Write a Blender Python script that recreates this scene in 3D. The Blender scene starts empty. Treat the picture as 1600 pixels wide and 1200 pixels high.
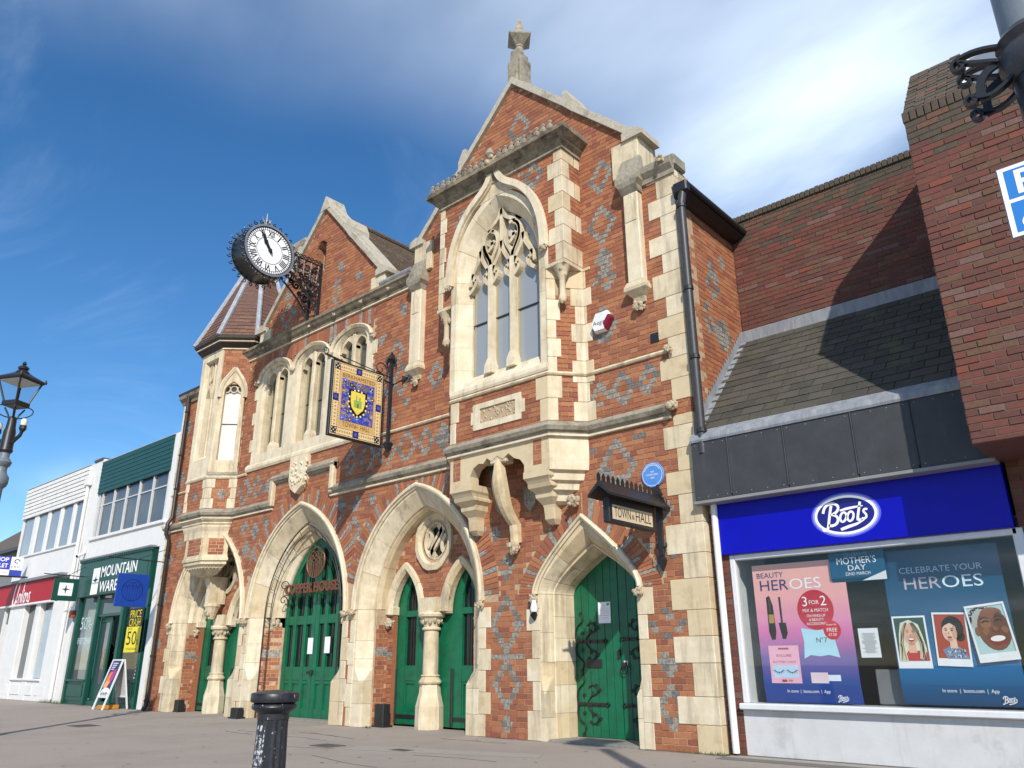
import bpy, bmesh, math, random
from mathutils import Vector, Matrix
from mathutils.geometry import tessellate_polygon
random.seed(11)
R_ = math.radians
sc = bpy.context.scene
COL = sc.collection

# ------------------------------------------------------------------ camera
cam_d = bpy.data.cameras.new('camera')
cam = bpy.data.objects.new('camera', cam_d)
COL.objects.link(cam)
cam_d.sensor_width = 36.0
cam_d.lens = 27.33
cam_d.clip_start = 0.05
cam_d.clip_end = 2000
right = Vector((0.74519538, 0.66682501, -0.00531443))
down = Vector((-0.22825795, 0.24758028, -0.94159562))
fwd = Vector((-0.62656376, 0.70288577, 0.33670379))
CAM = Vector((19.5, -9.17, 1.05))
cm = Matrix.Identity(4)
for i in range(3):
    cm[i][0] = right[i]; cm[i][1] = -down[i]; cm[i][2] = -fwd[i]; cm[i][3] = CAM[i]
cam.matrix_world = cm
sc.camera = cam

# ------------------------------------------------------------------ sky and sun
to_sun = Vector((1.51, -1.44, 1.43)).normalized()
sun_el = math.asin(to_sun.z)
sun_az = math.atan2(to_sun.x, to_sun.y)
world = bpy.data.worlds.new('World')
sc.world = world
world.use_nodes = True
wn = world.node_tree.nodes; wl = world.node_tree.links
wn.clear()
out = wn.new('ShaderNodeOutputWorld')
bg = wn.new('ShaderNodeBackground'); bg.inputs['Strength'].default_value = 0.145
sky = wn.new('ShaderNodeTexSky'); sky.sky_type = 'NISHITA'; sky.sun_disc = False
sky.sun_elevation = sun_el; sky.sun_rotation = sun_az
sky.air_density = 1.0; sky.dust_density = 0.0; sky.ozone_density = 4.0; sky.altitude = 100
hsv = wn.new('ShaderNodeHueSaturation'); hsv.inputs['Saturation'].default_value = 1.22
hsv.inputs['Value'].default_value = 1.0
wl.new(sky.outputs[0], hsv.inputs['Color'])
tc = wn.new('ShaderNodeTexCoord')
# project the view direction on a cloud layer plane, so wisps stretch towards the horizon
sep = wn.new('ShaderNodeSeparateXYZ'); wl.new(tc.outputs['Generated'], sep.inputs[0])
def wmath(op, a, b=None, c=None):
    n = wn.new('ShaderNodeMath'); n.operation = op
    for k, v in enumerate((a, b, c)):
        if v is None: continue
        if isinstance(v, (int, float)): n.inputs[k].default_value = v
        else: wl.new(v, n.inputs[k])
    return n.outputs[0]
zz = wmath('MAXIMUM', wmath('ADD', sep.outputs[2], 0.12), 0.04)
cx_ = wmath('DIVIDE', sep.outputs[0], zz); cy_ = wmath('DIVIDE', sep.outputs[1], zz)
comb = wn.new('ShaderNodeCombineXYZ'); wl.new(cx_, comb.inputs[0]); wl.new(cy_, comb.inputs[1])
mp = wn.new('ShaderNodeMapping'); mp.inputs['Rotation'].default_value = (0, 0, R_(35)); mp.inputs['Scale'].default_value = (0.55, 1.0, 1)
mp.inputs['Location'].default_value = (-6.2, -3.25, 0)
wl.new(comb.outputs[0], mp.inputs[0])
def wnoise(scale, detail, rough, dist):
    n = wn.new('ShaderNodeTexNoise'); n.inputs['Scale'].default_value = scale; n.inputs['Detail'].default_value = detail
    n.inputs['Roughness'].default_value = rough; n.inputs['Distortion'].default_value = dist
    wl.new(mp.outputs[0], n.inputs['Vector']); return n.outputs['Fac']
n1 = wnoise(0.9, 7, 0.5, 0.2); n2 = wnoise(0.33, 3, 0.5, 0.2)
def wramp(x, a, b):
    m = wn.new('ShaderNodeMapRange'); m.inputs['From Min'].default_value = a; m.inputs['From Max'].default_value = b
    m.interpolation_type = 'SMOOTHSTEP'; wl.new(x, m.inputs['Value']); return m.outputs[0]
dens = wmath('MULTIPLY', wramp(n1, 0.40, 0.80), wramp(n2, 0.445, 0.62))
n3 = wnoise(1.7, 8, 0.6, 0.8); n4 = wnoise(0.6, 2, 0.5, 0.0)
wisp = wmath('MULTIPLY', wmath('MULTIPLY', wramp(n3, 0.46, 0.74), wramp(n4, 0.42, 0.62)), 0.30)
dens = wmath('MINIMUM', wmath('MAXIMUM', wmath('MULTIPLY', dens, 1.55), wisp), 0.85)
mixc = wn.new('ShaderNodeMix'); mixc.data_type = 'RGBA'
wl.new(dens, mixc.inputs['Factor']); wl.new(hsv.outputs[0], mixc.inputs['A'])
mixc.inputs['B'].default_value = (10.6, 12.0, 13.4, 1)
wl.new(mixc.outputs['Result'], bg.inputs['Color'])
wl.new(bg.outputs[0], out.inputs['Surface'])

sun_d = bpy.data.lights.new('sun', 'SUN'); sun_d.energy = 4.6; sun_d.angle = R_(0.53); sun_d.color = (1.0, 0.93, 0.82)
sun = bpy.data.objects.new('sun', sun_d); COL.objects.link(sun)
sun.location = (30, -30, 30)
sun.rotation_euler = (-to_sun).to_track_quat('-Z', 'Y').to_euler()
sc.view_settings.view_transform = 'Standard'
sc.view_settings.look = 'None'
sc.view_settings.exposure = 0.08
sc.view_settings.gamma = 1.0
sc.view_settings.use_curve_mapping = False
sc.render.engine = 'CYCLES'
sc.render.resolution_x = 1024; sc.render.resolution_y = 768

# ------------------------------------------------------------------ materials
def lin(c):
    return c / 12.92 if c <= 0.04045 else ((c + 0.055) / 1.055) ** 2.4
def hx(s):
    s = s.lstrip('#'); return tuple(lin(int(s[i:i + 2], 16) / 255) for i in (0, 2, 4))
_mats = {}
def pm(name, c1, c2=None, scale=6.0, rough=0.8, bump=0.0, bscale=60.0, metal=0.0, c3=None, dscale=1.2, dlo=0.52, dhi=0.7, alpha=None, coat=0.0, spec=0.5, emit=0.0, stretch=None, streak=None):
    """Principled material: two colours mixed by fine noise, a third (stain or growth) by coarse noise, fine relief."""
    if name in _mats: return _mats[name]
    m = bpy.data.materials.new(name); m.use_nodes = True
    nt = m.node_tree; N = nt.nodes; L = nt.links
    b = N['Principled BSDF']
    b.inputs['Roughness'].default_value = rough; b.inputs['Metallic'].default_value = metal
    b.inputs['Specular IOR Level'].default_value = spec
    b.inputs['Coat Weight'].default_value = coat
    g = N.new('ShaderNodeNewGeometry')
    vec = g.outputs['Position']
    if stretch:
        mpn = N.new('ShaderNodeMapping'); mpn.inputs['Scale'].default_value = stretch; L.new(vec, mpn.inputs[0]); vec = mpn.outputs[0]
    def noise(s, d=4, r=0.6):
        n = N.new('ShaderNodeTexNoise'); n.inputs['Scale'].default_value = s; n.inputs['Detail'].default_value = d; n.inputs['Roughness'].default_value = r
        L.new(vec, n.inputs['Vector']); return n.outputs['Fac']
    if c2 is None: c2 = tuple(x * 0.86 for x in c1)
    mr = N.new('ShaderNodeMapRange'); mr.inputs['From Min'].default_value = 0.32; mr.inputs['From Max'].default_value = 0.68
    L.new(noise(scale), mr.inputs['Value'])
    mx = N.new('ShaderNodeMix'); mx.data_type = 'RGBA'
    mx.inputs['A'].default_value = (*c1, 1); mx.inputs['B'].default_value = (*c2, 1)
    L.new(mr.outputs[0], mx.inputs['Factor']); res = mx.outputs['Result']
    if c3 is not None:
        mr2 = N.new('ShaderNodeMapRange'); mr2.inputs['From Min'].default_value = dlo; mr2.inputs['From Max'].default_value = dhi
        L.new(noise(dscale, 7, 0.68), mr2.inputs['Value'])
        mx2 = N.new('ShaderNodeMix'); mx2.data_type = 'RGBA'; L.new(res, mx2.inputs['A']); mx2.inputs['B'].default_value = (*c3, 1)
        L.new(mr2.outputs[0], mx2.inputs['Factor']); res = mx2.outputs['Result']
    if streak is not None:
        ms = N.new('ShaderNodeMapping'); ms.inputs['Scale'].default_value = (5.5, 5.5, 0.55); L.new(g.outputs['Position'], ms.inputs[0])
        ns = N.new('ShaderNodeTexNoise'); ns.inputs['Scale'].default_value = 1.0; ns.inputs['Detail'].default_value = 8; ns.inputs['Roughness'].default_value = 0.72; L.new(ms.outputs[0], ns.inputs['Vector'])
        mr3 = N.new('ShaderNodeMapRange'); mr3.inputs['From Min'].default_value = streak[1]; mr3.inputs['From Max'].default_value = streak[2]; mr3.inputs['To Max'].default_value = streak[3]; L.new(ns.outputs['Fac'], mr3.inputs['Value'])
        mx3 = N.new('ShaderNodeMix'); mx3.data_type = 'RGBA'; L.new(res, mx3.inputs['A']); mx3.inputs['B'].default_value = (*streak[0], 1); L.new(mr3.outputs[0], mx3.inputs['Factor']); res = mx3.outputs['Result']
    L.new(res, b.inputs['Base Color'])
    if emit: 
        L.new(res, b.inputs['Emission Color']); b.inputs['Emission Strength'].default_value = emit
    if bump:
        bn = N.new('ShaderNodeBump'); bn.inputs['Strength'].default_value = min(1, bump); bn.inputs['Distance'].default_value = 0.006
        L.new(noise(bscale, 5, 0.7), bn.inputs['Height']); L.new(bn.outputs[0], b.inputs['Normal'])
    _mats[name] = m
    return m
def paint(hexs, rough=0.5, spec=0.4):
    n = 'print_' + hexs.lstrip('#'); c = hx(hexs)
    return pm(n, c, tuple(x * 0.93 for x in c), scale=9, rough=rough, spec=spec)

BR = [pm('brick_orange', (0.42, 0.165, 0.075), (0.28, 0.10, 0.046), 48, 0.9, 0.5, 90, c3=(0.20, 0.09, 0.05), dscale=2.2, dlo=.52, dhi=.8, streak=((.15, .08, .05), .55, .8, .55)),
      pm('brick_red', (0.36, 0.135, 0.063), (0.245, 0.085, 0.042), 48, 0.9, 0.5, 90, c3=(0.17, 0.075, 0.045), dscale=2.2, dlo=.52, dhi=.8, streak=((.13, .07, .045), .55, .8, .55)),
      pm('brick_light', (0.45, 0.195, 0.092), (0.31, 0.12, 0.056), 48, 0.9, 0.5, 90, c3=(0.24, 0.10, 0.06), dscale=2.2, dlo=.55, dhi=.8),
      pm('brick_plum', (0.25, 0.085, 0.052), (0.31, 0.105, 0.055), 30, 0.9, 0.5, 90, c3=(0.14, 0.07, 0.055), dscale=2.2, dlo=.55, dhi=.8),
      pm('brick_dark', (0.205, 0.068, 0.042), (0.27, 0.09, 0.05), 25, 0.9, 0.5, 90),
      pm('brick_blue_grey', (0.105, 0.098, 0.09), (0.40, 0.37, 0.315), 26, 0.75, 0.6, 70, c3=(0.13, 0.125, 0.13), dscale=9),
      pm('brick_blue_dark', (0.075, 0.075, 0.08), (0.21, 0.20, 0.185), 35, 0.7, 0.6, 70),
      pm('brick_flint', (0.40, 0.365, 0.31), (0.105, 0.098, 0.088), 24, 0.75, 0.6, 70)]
MORTAR = pm('lime_mortar', (0.50, 0.36, 0.23), (0.40, 0.28, 0.175), 20, 0.95, 0.6, 120, c3=(0.26, 0.2, 0.15), dscale=2.5)
STONE = pm('limestone', (0.68, 0.585, 0.42), (0.57, 0.475, 0.315), 7, 0.85, 0.35, 70, c3=(0.47, 0.36, 0.215), dscale=2.1, dlo=.48, dhi=.74, streak=((.19, .155, .11), .49, .70, .78))
STONE_P = pm('limestone_pale', (0.73, 0.645, 0.485), (0.62, 0.53, 0.37), 6, 0.85, 0.35, 70, c3=(0.55, 0.44, 0.28), dscale=2.3, dlo=.48, dhi=.76, streak=((.24, .20, .145), .51, .73, .72))
STONE_Y = pm('limestone_ochre', (0.62, 0.50, 0.315), (0.56, 0.455, 0.295), 7, 0.85, 0.35, 70, c3=(0.42, 0.31, 0.18), dscale=2.5, streak=((.25, .19, .12), .55, .78, .65))
STONE_W = pm('weathered_stone', (0.36, 0.32, 0.245), (0.24, 0.21, 0.16), 16, 0.92, 0.7, 60, c3=(0.12, 0.105, 0.075), dscale=3.5, dlo=.48, dhi=.68)
LEAD_L = pm('pale_lead', (0.34, 0.365, 0.41), (0.26, 0.28, 0.32), 9, 0.55, 0.3, 30, c3=(0.55, 0.56, 0.57), dscale=5)
STONE_C = pm('coping_stone', (0.50, 0.455, 0.365), (0.37, 0.33, 0.255), 16, 0.92, 0.7, 60, c3=(0.17, 0.15, 0.11), dscale=3.2, dlo=.54, dhi=.72)
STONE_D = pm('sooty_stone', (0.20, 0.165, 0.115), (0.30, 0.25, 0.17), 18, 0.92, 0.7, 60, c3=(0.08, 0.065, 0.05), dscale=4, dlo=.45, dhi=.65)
CARVE = pm('carved_stone', (0.56, 0.47, 0.33), (0.30, 0.25, 0.17), 35, 0.9, 0.5, 80)
GREEN = pm('green_gloss_paint', (0.003, 0.134, 0.060), (0.003, 0.108, 0.049), 7, 0.36, 0.2, 25, c3=(0.009, 0.075, 0.04), dscale=3.5, dlo=.5, dhi=.75, spec=0.5, streak=((.02, .075, .045), .56, .8, .6))
IRON = pm('black_iron', (0.012, 0.012, 0.014), (0.02, 0.02, 0.022), 30, 0.42, 0.15, 60)
IRON_W = pm('worn_black_paint', (0.012, 0.013, 0.018), (0.025, 0.025, 0.03), 25, 0.38, 0.25, 50, c3=(0.34, 0.34, 0.34), dscale=30, dlo=.63, dhi=.655)
LEAD = pm('lead_sheet', (0.28, 0.297, 0.325), (0.19, 0.203, 0.228), 9, 0.6, 0.3, 30, c3=(0.36, 0.36, 0.35), dscale=5, stretch=(1.6, 1, .35))
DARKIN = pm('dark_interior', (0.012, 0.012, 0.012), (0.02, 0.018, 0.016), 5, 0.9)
WHITE = pm('white_paint', (0.74, 0.73, 0.71), (0.69, 0.68, 0.66), 4, 0.6, 0.1, 40, c3=(0.58, 0.57, 0.54), dscale=1.3, dlo=.56, dhi=.85, streak=((.45, .44, .41), .58, .85, .5))
PAPER = pm('paper', (0.82, 0.82, 0.83), (0.78, 0.78, 0.8), 5, 0.7)
def glass_mat(name, tint, rough=0.02, trans=False):
    if name in _mats: return _mats[name]
    m = bpy.data.materials.new(name); m.use_nodes = True
    nt = m.node_tree; N = nt.nodes; L = nt.links; b = N['Principled BSDF']
    if trans:
        o = N['Material Output']; N.remove(b)
        t = N.new('ShaderNodeBsdfTransparent'); t.inputs[0].default_value = (*tint, 1)
        g = N.new('ShaderNodeBsdfGlossy'); g.inputs['Roughness'].default_value = rough
        lw_n = N.new('ShaderNodeLayerWeight'); lw_n.inputs[0].default_value = 0.5
        pw = N.new('ShaderNodeMath'); pw.operation = 'POWER'; L.new(lw_n.outputs['Facing'], pw.inputs[0]); pw.inputs[1].default_value = 4.0
        f = N.new('ShaderNodeMath'); f.operation = 'MULTIPLY_ADD'; L.new(pw.outputs[0], f.inputs[0]); f.inputs[1].default_value = 0.6; f.inputs[2].default_value = 0.03
        mix = N.new('ShaderNodeMixShader'); L.new(f.outputs[0], mix.inputs[0]); L.new(t.outputs[0], mix.inputs[1]); L.new(g.outputs[0], mix.inputs[2])
        L.new(mix.outputs[0], o.inputs['Surface'])
    else:
        b.inputs['Base Color'].default_value = (*tint, 1); b.inputs['Roughness'].default_value = rough
        b.inputs['Specular IOR Level'].default_value = 0.9
        g = N.new('ShaderNodeNewGeometry'); n = N.new('ShaderNodeTexNoise'); n.inputs['Scale'].default_value = 1.5
        L.new(g.outputs['Position'], n.inputs['Vector'])
        bn = N.new('ShaderNodeBump'); bn.inputs['Strength'].default_value = 0.15; bn.inputs['Distance'].default_value = 0.02
        L.new(n.outputs['Fac'], bn.inputs['Height']); L.new(bn.outputs[0], b.inputs['Normal'])
    _mats[name] = m; return m
PANE = glass_mat('window_glass', (0.055, 0.065, 0.075), 0.04)
PANE_SKY = glass_mat('leaded_window_glass', (0.27, 0.295, 0.32), 0.22)
PANE_CLEAR = glass_mat('clear_shop_glass', (0.93, 0.95, 0.95), 0.0, True)

# ------------------------------------------------------------------ mesh helpers
class MB:
    def __init__(s):
        s.v = []; s.f = []; s.m = []; s.M = None
    def add(s, vs, fs, mat=0):
        o = len(s.v)
        if s.M is not None: vs = [tuple(s.M @ Vector(p)) for p in vs]
        s.v.extend(tuple(p) for p in vs)
        for f in fs:
            s.f.append(tuple(i + o for i in f)); s.m.append(mat)
    def box(s, x0, x1, y0, y1, z0, z1, mat=0):
        s.add([(x0, y0, z0), (x1, y0, z0), (x1, y1, z0), (x0, y1, z0), (x0, y0, z1), (x1, y0, z1), (x1, y1, z1), (x0, y1, z1)],
              [(0, 3, 2, 1), (4, 5, 6, 7), (0, 1, 5, 4), (1, 2, 6, 5), (2, 3, 7, 6), (3, 0, 4, 7)], mat)
        return s
    def bbox(s, x0, x1, y0, y1, z0, z1, b=0.008, mat=0):
        lo = (x0, y0, z0); hi = (x1, y1, z1)
        b = min(b, (x1 - x0) * .45, (y1 - y0) * .45, (z1 - z0) * .45)
        vs = []; idx = {}
        for cx in (0, 1):
            for cy in (0, 1):
                for cz in (0, 1):
                    c = (cx, cy, cz)
                    for a in range(3):
                        p = []
                        for k in range(3):
                            e = hi[k] if c[k] else lo[k]
                            if k != a: e += -b if c[k] else b
                            p.append(e)
                        idx[(c, a)] = len(vs); vs.append(tuple(p))
        fs = []
        for a in range(3):
            o1, o2 = [k for k in range(3) if k != a]
            for sgn in (0, 1):
                q = []
                for (p, r) in ((0, 0), (1, 0), (1, 1), (0, 1)):
                    c = [0, 0, 0]; c[a] = sgn; c[o1] = p; c[o2] = r; q.append(idx[(tuple(c), a)])
                fs.append(q)
        for a in range(3):
            o1, o2 = [k for k in range(3) if k != a]
            for p in (0, 1):
                for r in (0, 1):
                    c0 = [0, 0, 0]; c0[o1] = p; c0[o2] = r; c1 = list(c0); c1[a] = 1; c0 = tuple(c0); c1 = tuple(c1)
                    fs.append([idx[(c0, o1)], idx[(c1, o1)], idx[(c1, o2)], idx[(c0, o2)]])
        for cx in (0, 1):
            for cy in (0, 1):
                for cz in (0, 1):
                    c = (cx, cy, cz); fs.append([idx[(c, 0)], idx[(c, 1)], idx[(c, 2)]])
        s.add(vs, fs, mat); return s
    def prism(s, poly, y0, y1, mat=0, holes=()):
        """Polygon in x,z (with holes) given depth from y0 to y1."""
        loops = [list(poly)] + [list(h) for h in holes]
        flat = [p for l in loops for p in l]
        tris = tessellate_polygon([[Vector((p[0], p[1], 0)) for p in l] for l in loops])
        n = len(flat)
        vs = [(p[0], y0, p[1]) for p in flat] + [(p[0], y1, p[1]) for p in flat]
        fs = [tuple(t) for t in tris] + [tuple(i + n for i in reversed(t)) for t in tris]
        o = 0
        for l in loops:
            k = len(l)
            for i in range(k):
                a = o + i; b = o + (i + 1) % k; fs.append((a, b, b + n, a + n))
            o += k
        s.add(vs, fs, mat); return s
    def prism_z(s, poly, z0, z1, mat=0):
        n = len(poly); vs = [(p[0], p[1], z0) for p in poly] + [(p[0], p[1], z1) for p in poly]
        fs = [tuple(range(n - 1, -1, -1)), tuple(range(n, 2 * n))] + [(i, (i + 1) % n, (i + 1) % n + n, i + n) for i in range(n)]
        s.add(vs, fs, mat); return s
    def loft(s, rings, closed=True, caps=True, mat=0):
        k = len(rings[0]); vs = [p for r in rings for p in r]; fs = []
        for i in range(len(rings) - 1):
            for j in range(k if closed else k - 1):
                a = i * k + j; b = i * k + (j + 1) % k; fs.append((a, b, b + k, a + k))
        if caps:
            fs.append(tuple(range(k - 1, -1, -1))); o = (len(rings) - 1) * k; fs.append(tuple(range(o, o + k)))
        s.add(vs, fs, mat); return s
    def tube(s, pts, r, n=8, mat=0, flat=None):
        """Round bar along a path; r may be a list; flat=(w,h) gives a rectangular bar."""
        pts = [Vector(p) for p in pts]; rings = []
        up = None
        for i, p in enumerate(pts):
            d = (pts[min(i + 1, len(pts) - 1)] - pts[max(i - 1, 0)])
            if d.length < 1e-9: d = Vector((0, 0, 1))
            d.normalize()
            if up is None:
                up = Vector((0, 0, 1)) if abs(d.z) < 0.9 else Vector((0, 1, 0))
                if flat is not None and len(flat) > 2: up = Vector(flat[2])
            a = d.cross(up)
            if a.length < 1e-6: a = d.orthogonal()
            a.normalize(); u = a.cross(d).normalized(); up = u if flat is None or len(flat) < 3 else Vector(flat[2])
            if flat is None:
                rr = r[i] if isinstance(r, (list, tuple)) else r
                rings.append([tuple(p + a * (rr * math.cos(2 * math.pi * j / n)) + u * (rr * math.sin(2 * math.pi * j / n))) for j in range(n)])
            else:
                w, h = flat[0] / 2, flat[1] / 2
                if flat is not None and len(flat) > 2: u = Vector(flat[2])
                rings.append([tuple(p + a * x + u * y) for x, y in ((-w, -h), (w, -h), (w, h), (-w, h))])
        s.loft(rings, True, True, mat); return s
    def lathe(s, prof, c=(0, 0, 0), n=20, mat=0, squash=1.0, flute=0):
        rings = []
        for r, z in prof:
            ring = []
            for j in range(n):
                a = 2 * math.pi * j / n
                rr = r * (0.93 if (flute and j % 2) else 1.0)
                ring.append((c[0] + rr * math.cos(a), c[1] + rr * math.sin(a) * squash, c[2] + z))
            rings.append(ring)
        s.loft(rings, True, True, mat); return s
    def ball(s, c, r, seg=8, mat=0, sq=(1, 1, 1)):
        rings = []
        for i in range(1, seg):
            t = math.pi * i / seg
            rings.append([(c[0] + sq[0] * r * math.sin(t) * math.cos(2 * math.pi * j / seg), c[1] + sq[1] * r * math.sin(t) * math.sin(2 * math.pi * j / seg), c[2] + sq[2] * r * math.cos(t)) for j in range(seg)])
        s.loft(rings, True, True, mat); return s
    def build(s, name, mats, parent=None, smooth=False, fix=True):
        if not isinstance(mats, (list, tuple)): mats = [mats]
        me = bpy.data.meshes.new(name); me.from_pydata(s.v, [], s.f)
        for m in mats: me.materials.append(m)
        if len(mats) > 1: me.polygons.foreach_set('material_index', s.m)
        if fix:
            bm = bmesh.new(); bm.from_mesh(me); bmesh.ops.recalc_face_normals(bm, faces=bm.faces); bm.to_mesh(me); bm.free()
        if smooth:
            me.polygons.foreach_set('use_smooth', [True] * len(me.polygons))
            try: me.set_sharp_from_angle(angle=R_(40))
            except Exception: pass
        o = bpy.data.objects.new(name, me); COL.objects.link(o)
        attach(o, parent)
        return o
def attach(o, parent):
    if parent is None: return
    o.parent = parent
    if parent.parent is None and parent.type == 'EMPTY':
        o.matrix_parent_inverse = Matrix.Translation(-parent.location)
def thing(name, label, cat, loc=(0, 0, 0), group=None):
    o = bpy.data.objects.new(name, None); COL.objects.link(o); o.location = loc; o.empty_display_size = 0.2
    return tag(o, label, cat, group)
def tag(o, label=None, cat=None, group=None, kind=None):
    if label: o['label'] = label
    if cat: o['category'] = cat
    if group: o['group'] = group
    if kind: o['kind'] = kind
    return o

# ---- arches
def arch_half(w, h, n, kind):
    """Left half of an arch from spring (-w,0) to apex (0,h)."""
    pts = []
    if kind == 'two':
        R = (w * w + h * h) / (2 * w); c = R - w
        a1 = math.acos(max(-1, min(1, -c / R)))
        for i in range(n + 1):
            a = math.pi + (a1 - math.pi) * i / n
            pts.append((c + R * math.cos(a), R * math.sin(a)))
    else:
        k = kind
        for i in range(n + 1):
            t = i / n
            pts.append((-w * (1 - t) ** 2 - 2 * t * (1 - t) * w, 2 * t * (1 - t) * k * h + t * t * h) if False else
                       ((1 - t) ** 2 * -w + 2 * t * (1 - t) * -w + 0, 2 * t * (1 - t) * k * h + t * t * h))
    return pts
class Arch:
    def __init__(s, cx, w, h, zs, kind='two', m=1.25):
        s.cx, s.w, s.h, s.zs, s.kind, s.m = cx, w, h, zs, kind, m
    def curve(s, o=0, n=10):
        w = s.w + o
        if s.kind == 'two':
            R = (s.w ** 2 + s.h ** 2) / (2 * s.w); c = R - s.w; h = math.sqrt(max(0.0001, (R + o) ** 2 - c ** 2))
        else: h = s.h + o * s.m
        L = arch_half(w, h, n, s.kind)
        return [(s.cx + x, s.zs + z) for x, z in L] + [(s.cx - x, s.zs + z) for x, z in reversed(L[:-1])]
    def top(s, x, o=0):
        c = s.curve(o, 24)
        if x <= c[0][0] or x >= c[-1][0]: return s.zs
        for a, b in zip(c, c[1:]):
            if a[0] <= x <= b[0] and b[0] > a[0]:
                return a[1] + (b[1] - a[1]) * (x - a[0]) / (b[0] - a[0])
        return s.zs
    def inside(s, x, z, o=0):
        if abs(x - s.cx) > s.w + o: return False
        return z < s.top(x, o)
    def stations(s, n=10, zb=0.0, lows=()):
        """path stations: ('j',side,z) on the jambs, ('a',index) on the curve"""
        st = [('j', -1, z) for z in (zb, *lows)] + [('a', i) for i in range(2 * n + 1)] + [('j', 1, z) for z in reversed((zb, *lows))]
        return st
    def ring(s, st, prof, n=10):
        if st[0] == 'j': return [(s.cx + st[1] * (s.w + o), y, st[2]) for o, y in prof]
        return [(*s.curve(o, n)[st[1]][:1], y, s.curve(o, n)[st[1]][1]) for o, y in prof]
def blend(p, q, t): return [(a[0] * (1 - t) + b[0] * t, a[1] * (1 - t) + b[1] * t) for a, b in zip(p, q)]

def carved(mb, c, r, seed=0, n=14, mat=0):
    """Lump of carved leaves."""
    rnd = random.Random(seed)
    mb.ball(c, r * 0.62, 6, mat)
    for _ in range(n):
        d = Vector((rnd.uniform(-1, 1), rnd.uniform(-1, .6), rnd.uniform(-1, 1)))
        if d.length < .2: continue
        d.normalize()
        p = Vector(c) + d * r * rnd.uniform(.45, .8)
        mb.ball(p, r * rnd.uniform(.22, .4), 5, mat, (rnd.uniform(.6, 1.3), rnd.uniform(.6, 1.3), rnd.uniform(.6, 1.3)))
    return mb

# ---- brick laying
class Frame:
    """Wall frame: u along the wall, z up, n outwards."""
    def __init__(s, O, U):
        s.O = Vector(O); s.U = Vector(U).normalized(); s.N = s.U.cross(Vector((0, 0, 1)))   # right-hand: facing wall, n points to the viewer
        s.ang = math.atan2(s.U.y, s.U.x)
    def p(s, u, n, z): return s.O + s.U * u + s.N * n + Vector((0, 0, z))
def lay(u0, u1, z0, z1, inside, grey=None, cw=0.1165, ch=0.0775, bond='flemish', weights=(5, 5, 3, 2.5, 1), rnd=None, base=0, nred=5, z_of=None):
    rnd = rnd or random.Random(5); res = []
    per = 3 if bond == 'flemish' else 2
    rows = int(round((z1 - z0) / ch))
    for r in range(rows):
        za = z0 + r * ch; zb = za + ch; sh = (r % 2) * (1.5 if bond == 'flemish' else 1.0)
        i = -4; cells = []
        while u0 + (i - sh) * cw < u1 + 4 * cw: cells.append(i); i += 1
        i = -3
        nmax = int((u1 - u0) / cw) + 6
        while i < nmax:
            k = i % per
            xa = u0 + (i - sh) * cw
            g1 = grey(xa + cw / 2, (za + zb) / 2) if grey else 0
            if k == 0:
                g2 = grey(xa + 1.5 * cw, (za + zb) / 2) if grey else 0
                if bool(g1) == bool(g2) and not g1: spans = [(xa, xa + 2 * cw, 0)]
                else: spans = [(xa, xa + cw, g1), (xa + cw, xa + 2 * cw, g2)]
                i += 2
            else: spans = [(xa, xa + cw, g1)]; i += 1
            for a, b, g in spans:
                full = True
                if a < u0: a = u0; full = False
                if b > u1: b = u1; full = False
                if b - a < 0.03: continue
                if not inside((a + b) / 2, (za + zb) / 2): continue
                if g: m = rnd.choice((5, 5, 6, 7))
                else: m = rnd.choices(range(nred), weights[:nred])[0] + base
                res.append((a, b, za, zb, m, full))
    return res
_bmesh = {}
def put_bricks(specs, fr, parent, mats, nobj=0, gap=0.009, depth=0.03, name='brick', stuffname='brickwork', key='a', jit=0.0025, size_of=None):
    """The nobj bricks that show largest become objects of their own, the rest one stuff part."""
    rnd = random.Random(3)
    order = sorted(range(len(specs)), key=lambda i: ((fr.p((specs[i][0] + specs[i][1]) / 2, 0, (specs[i][2] + specs[i][3]) / 2) - CAM).length) / (specs[i][1] - specs[i][0]) ** .5)
    single = set(i for i in order if specs[i][5])
    single = [i for i in order if i in single][:nobj]
    ss = set(single)
    for i in single:
        a, b, za, zb, m, full = specs[i]
        w = round(b - a, 3); h = round(zb - za, 4); kk = (key, w, h, m)
        if kk not in _bmesh:
            mb = MB(); mb.bbox(-w / 2 + gap / 2, w / 2 - gap / 2, 0, depth, -h / 2 + gap / 2, h / 2 - gap / 2, 0.003)
            o = mb.build(name, mats[m]); _bmesh[kk] = o.data; me = o.data; bpy.data.objects.remove(o)
        o = bpy.data.objects.new(name, _bmesh[kk]); COL.objects.link(o)
        o.location = fr.p((a + b) / 2, rnd.uniform(-jit, jit), (za + zb) / 2); o.rotation_euler = (rnd.uniform(-.006, .006), rnd.uniform(-.005, .005), fr.ang)
        attach(o, parent)
    mb = MB()
    for i, (a, b, za, zb, m, full) in enumerate(specs):
        if i in ss: continue
        j = rnd.uniform(-jit, jit); g = gap / 2
        q = [fr.p(u, n, z) for n in (j, -depth) for u, z in ((a + g, za + g), (b - g, za + g), (b - g, zb - g), (a + g, zb - g))]
        mb.add(q, [(0, 1, 2, 3), (1, 0, 4, 5), (2, 1, 5, 6), (3, 2, 6, 7), (0, 3, 7, 4)], m)
    if mb.v:
        o = mb.build(stuffname, mats, parent, fix=False); o['kind'] = 'stuff'
        return o

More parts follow.
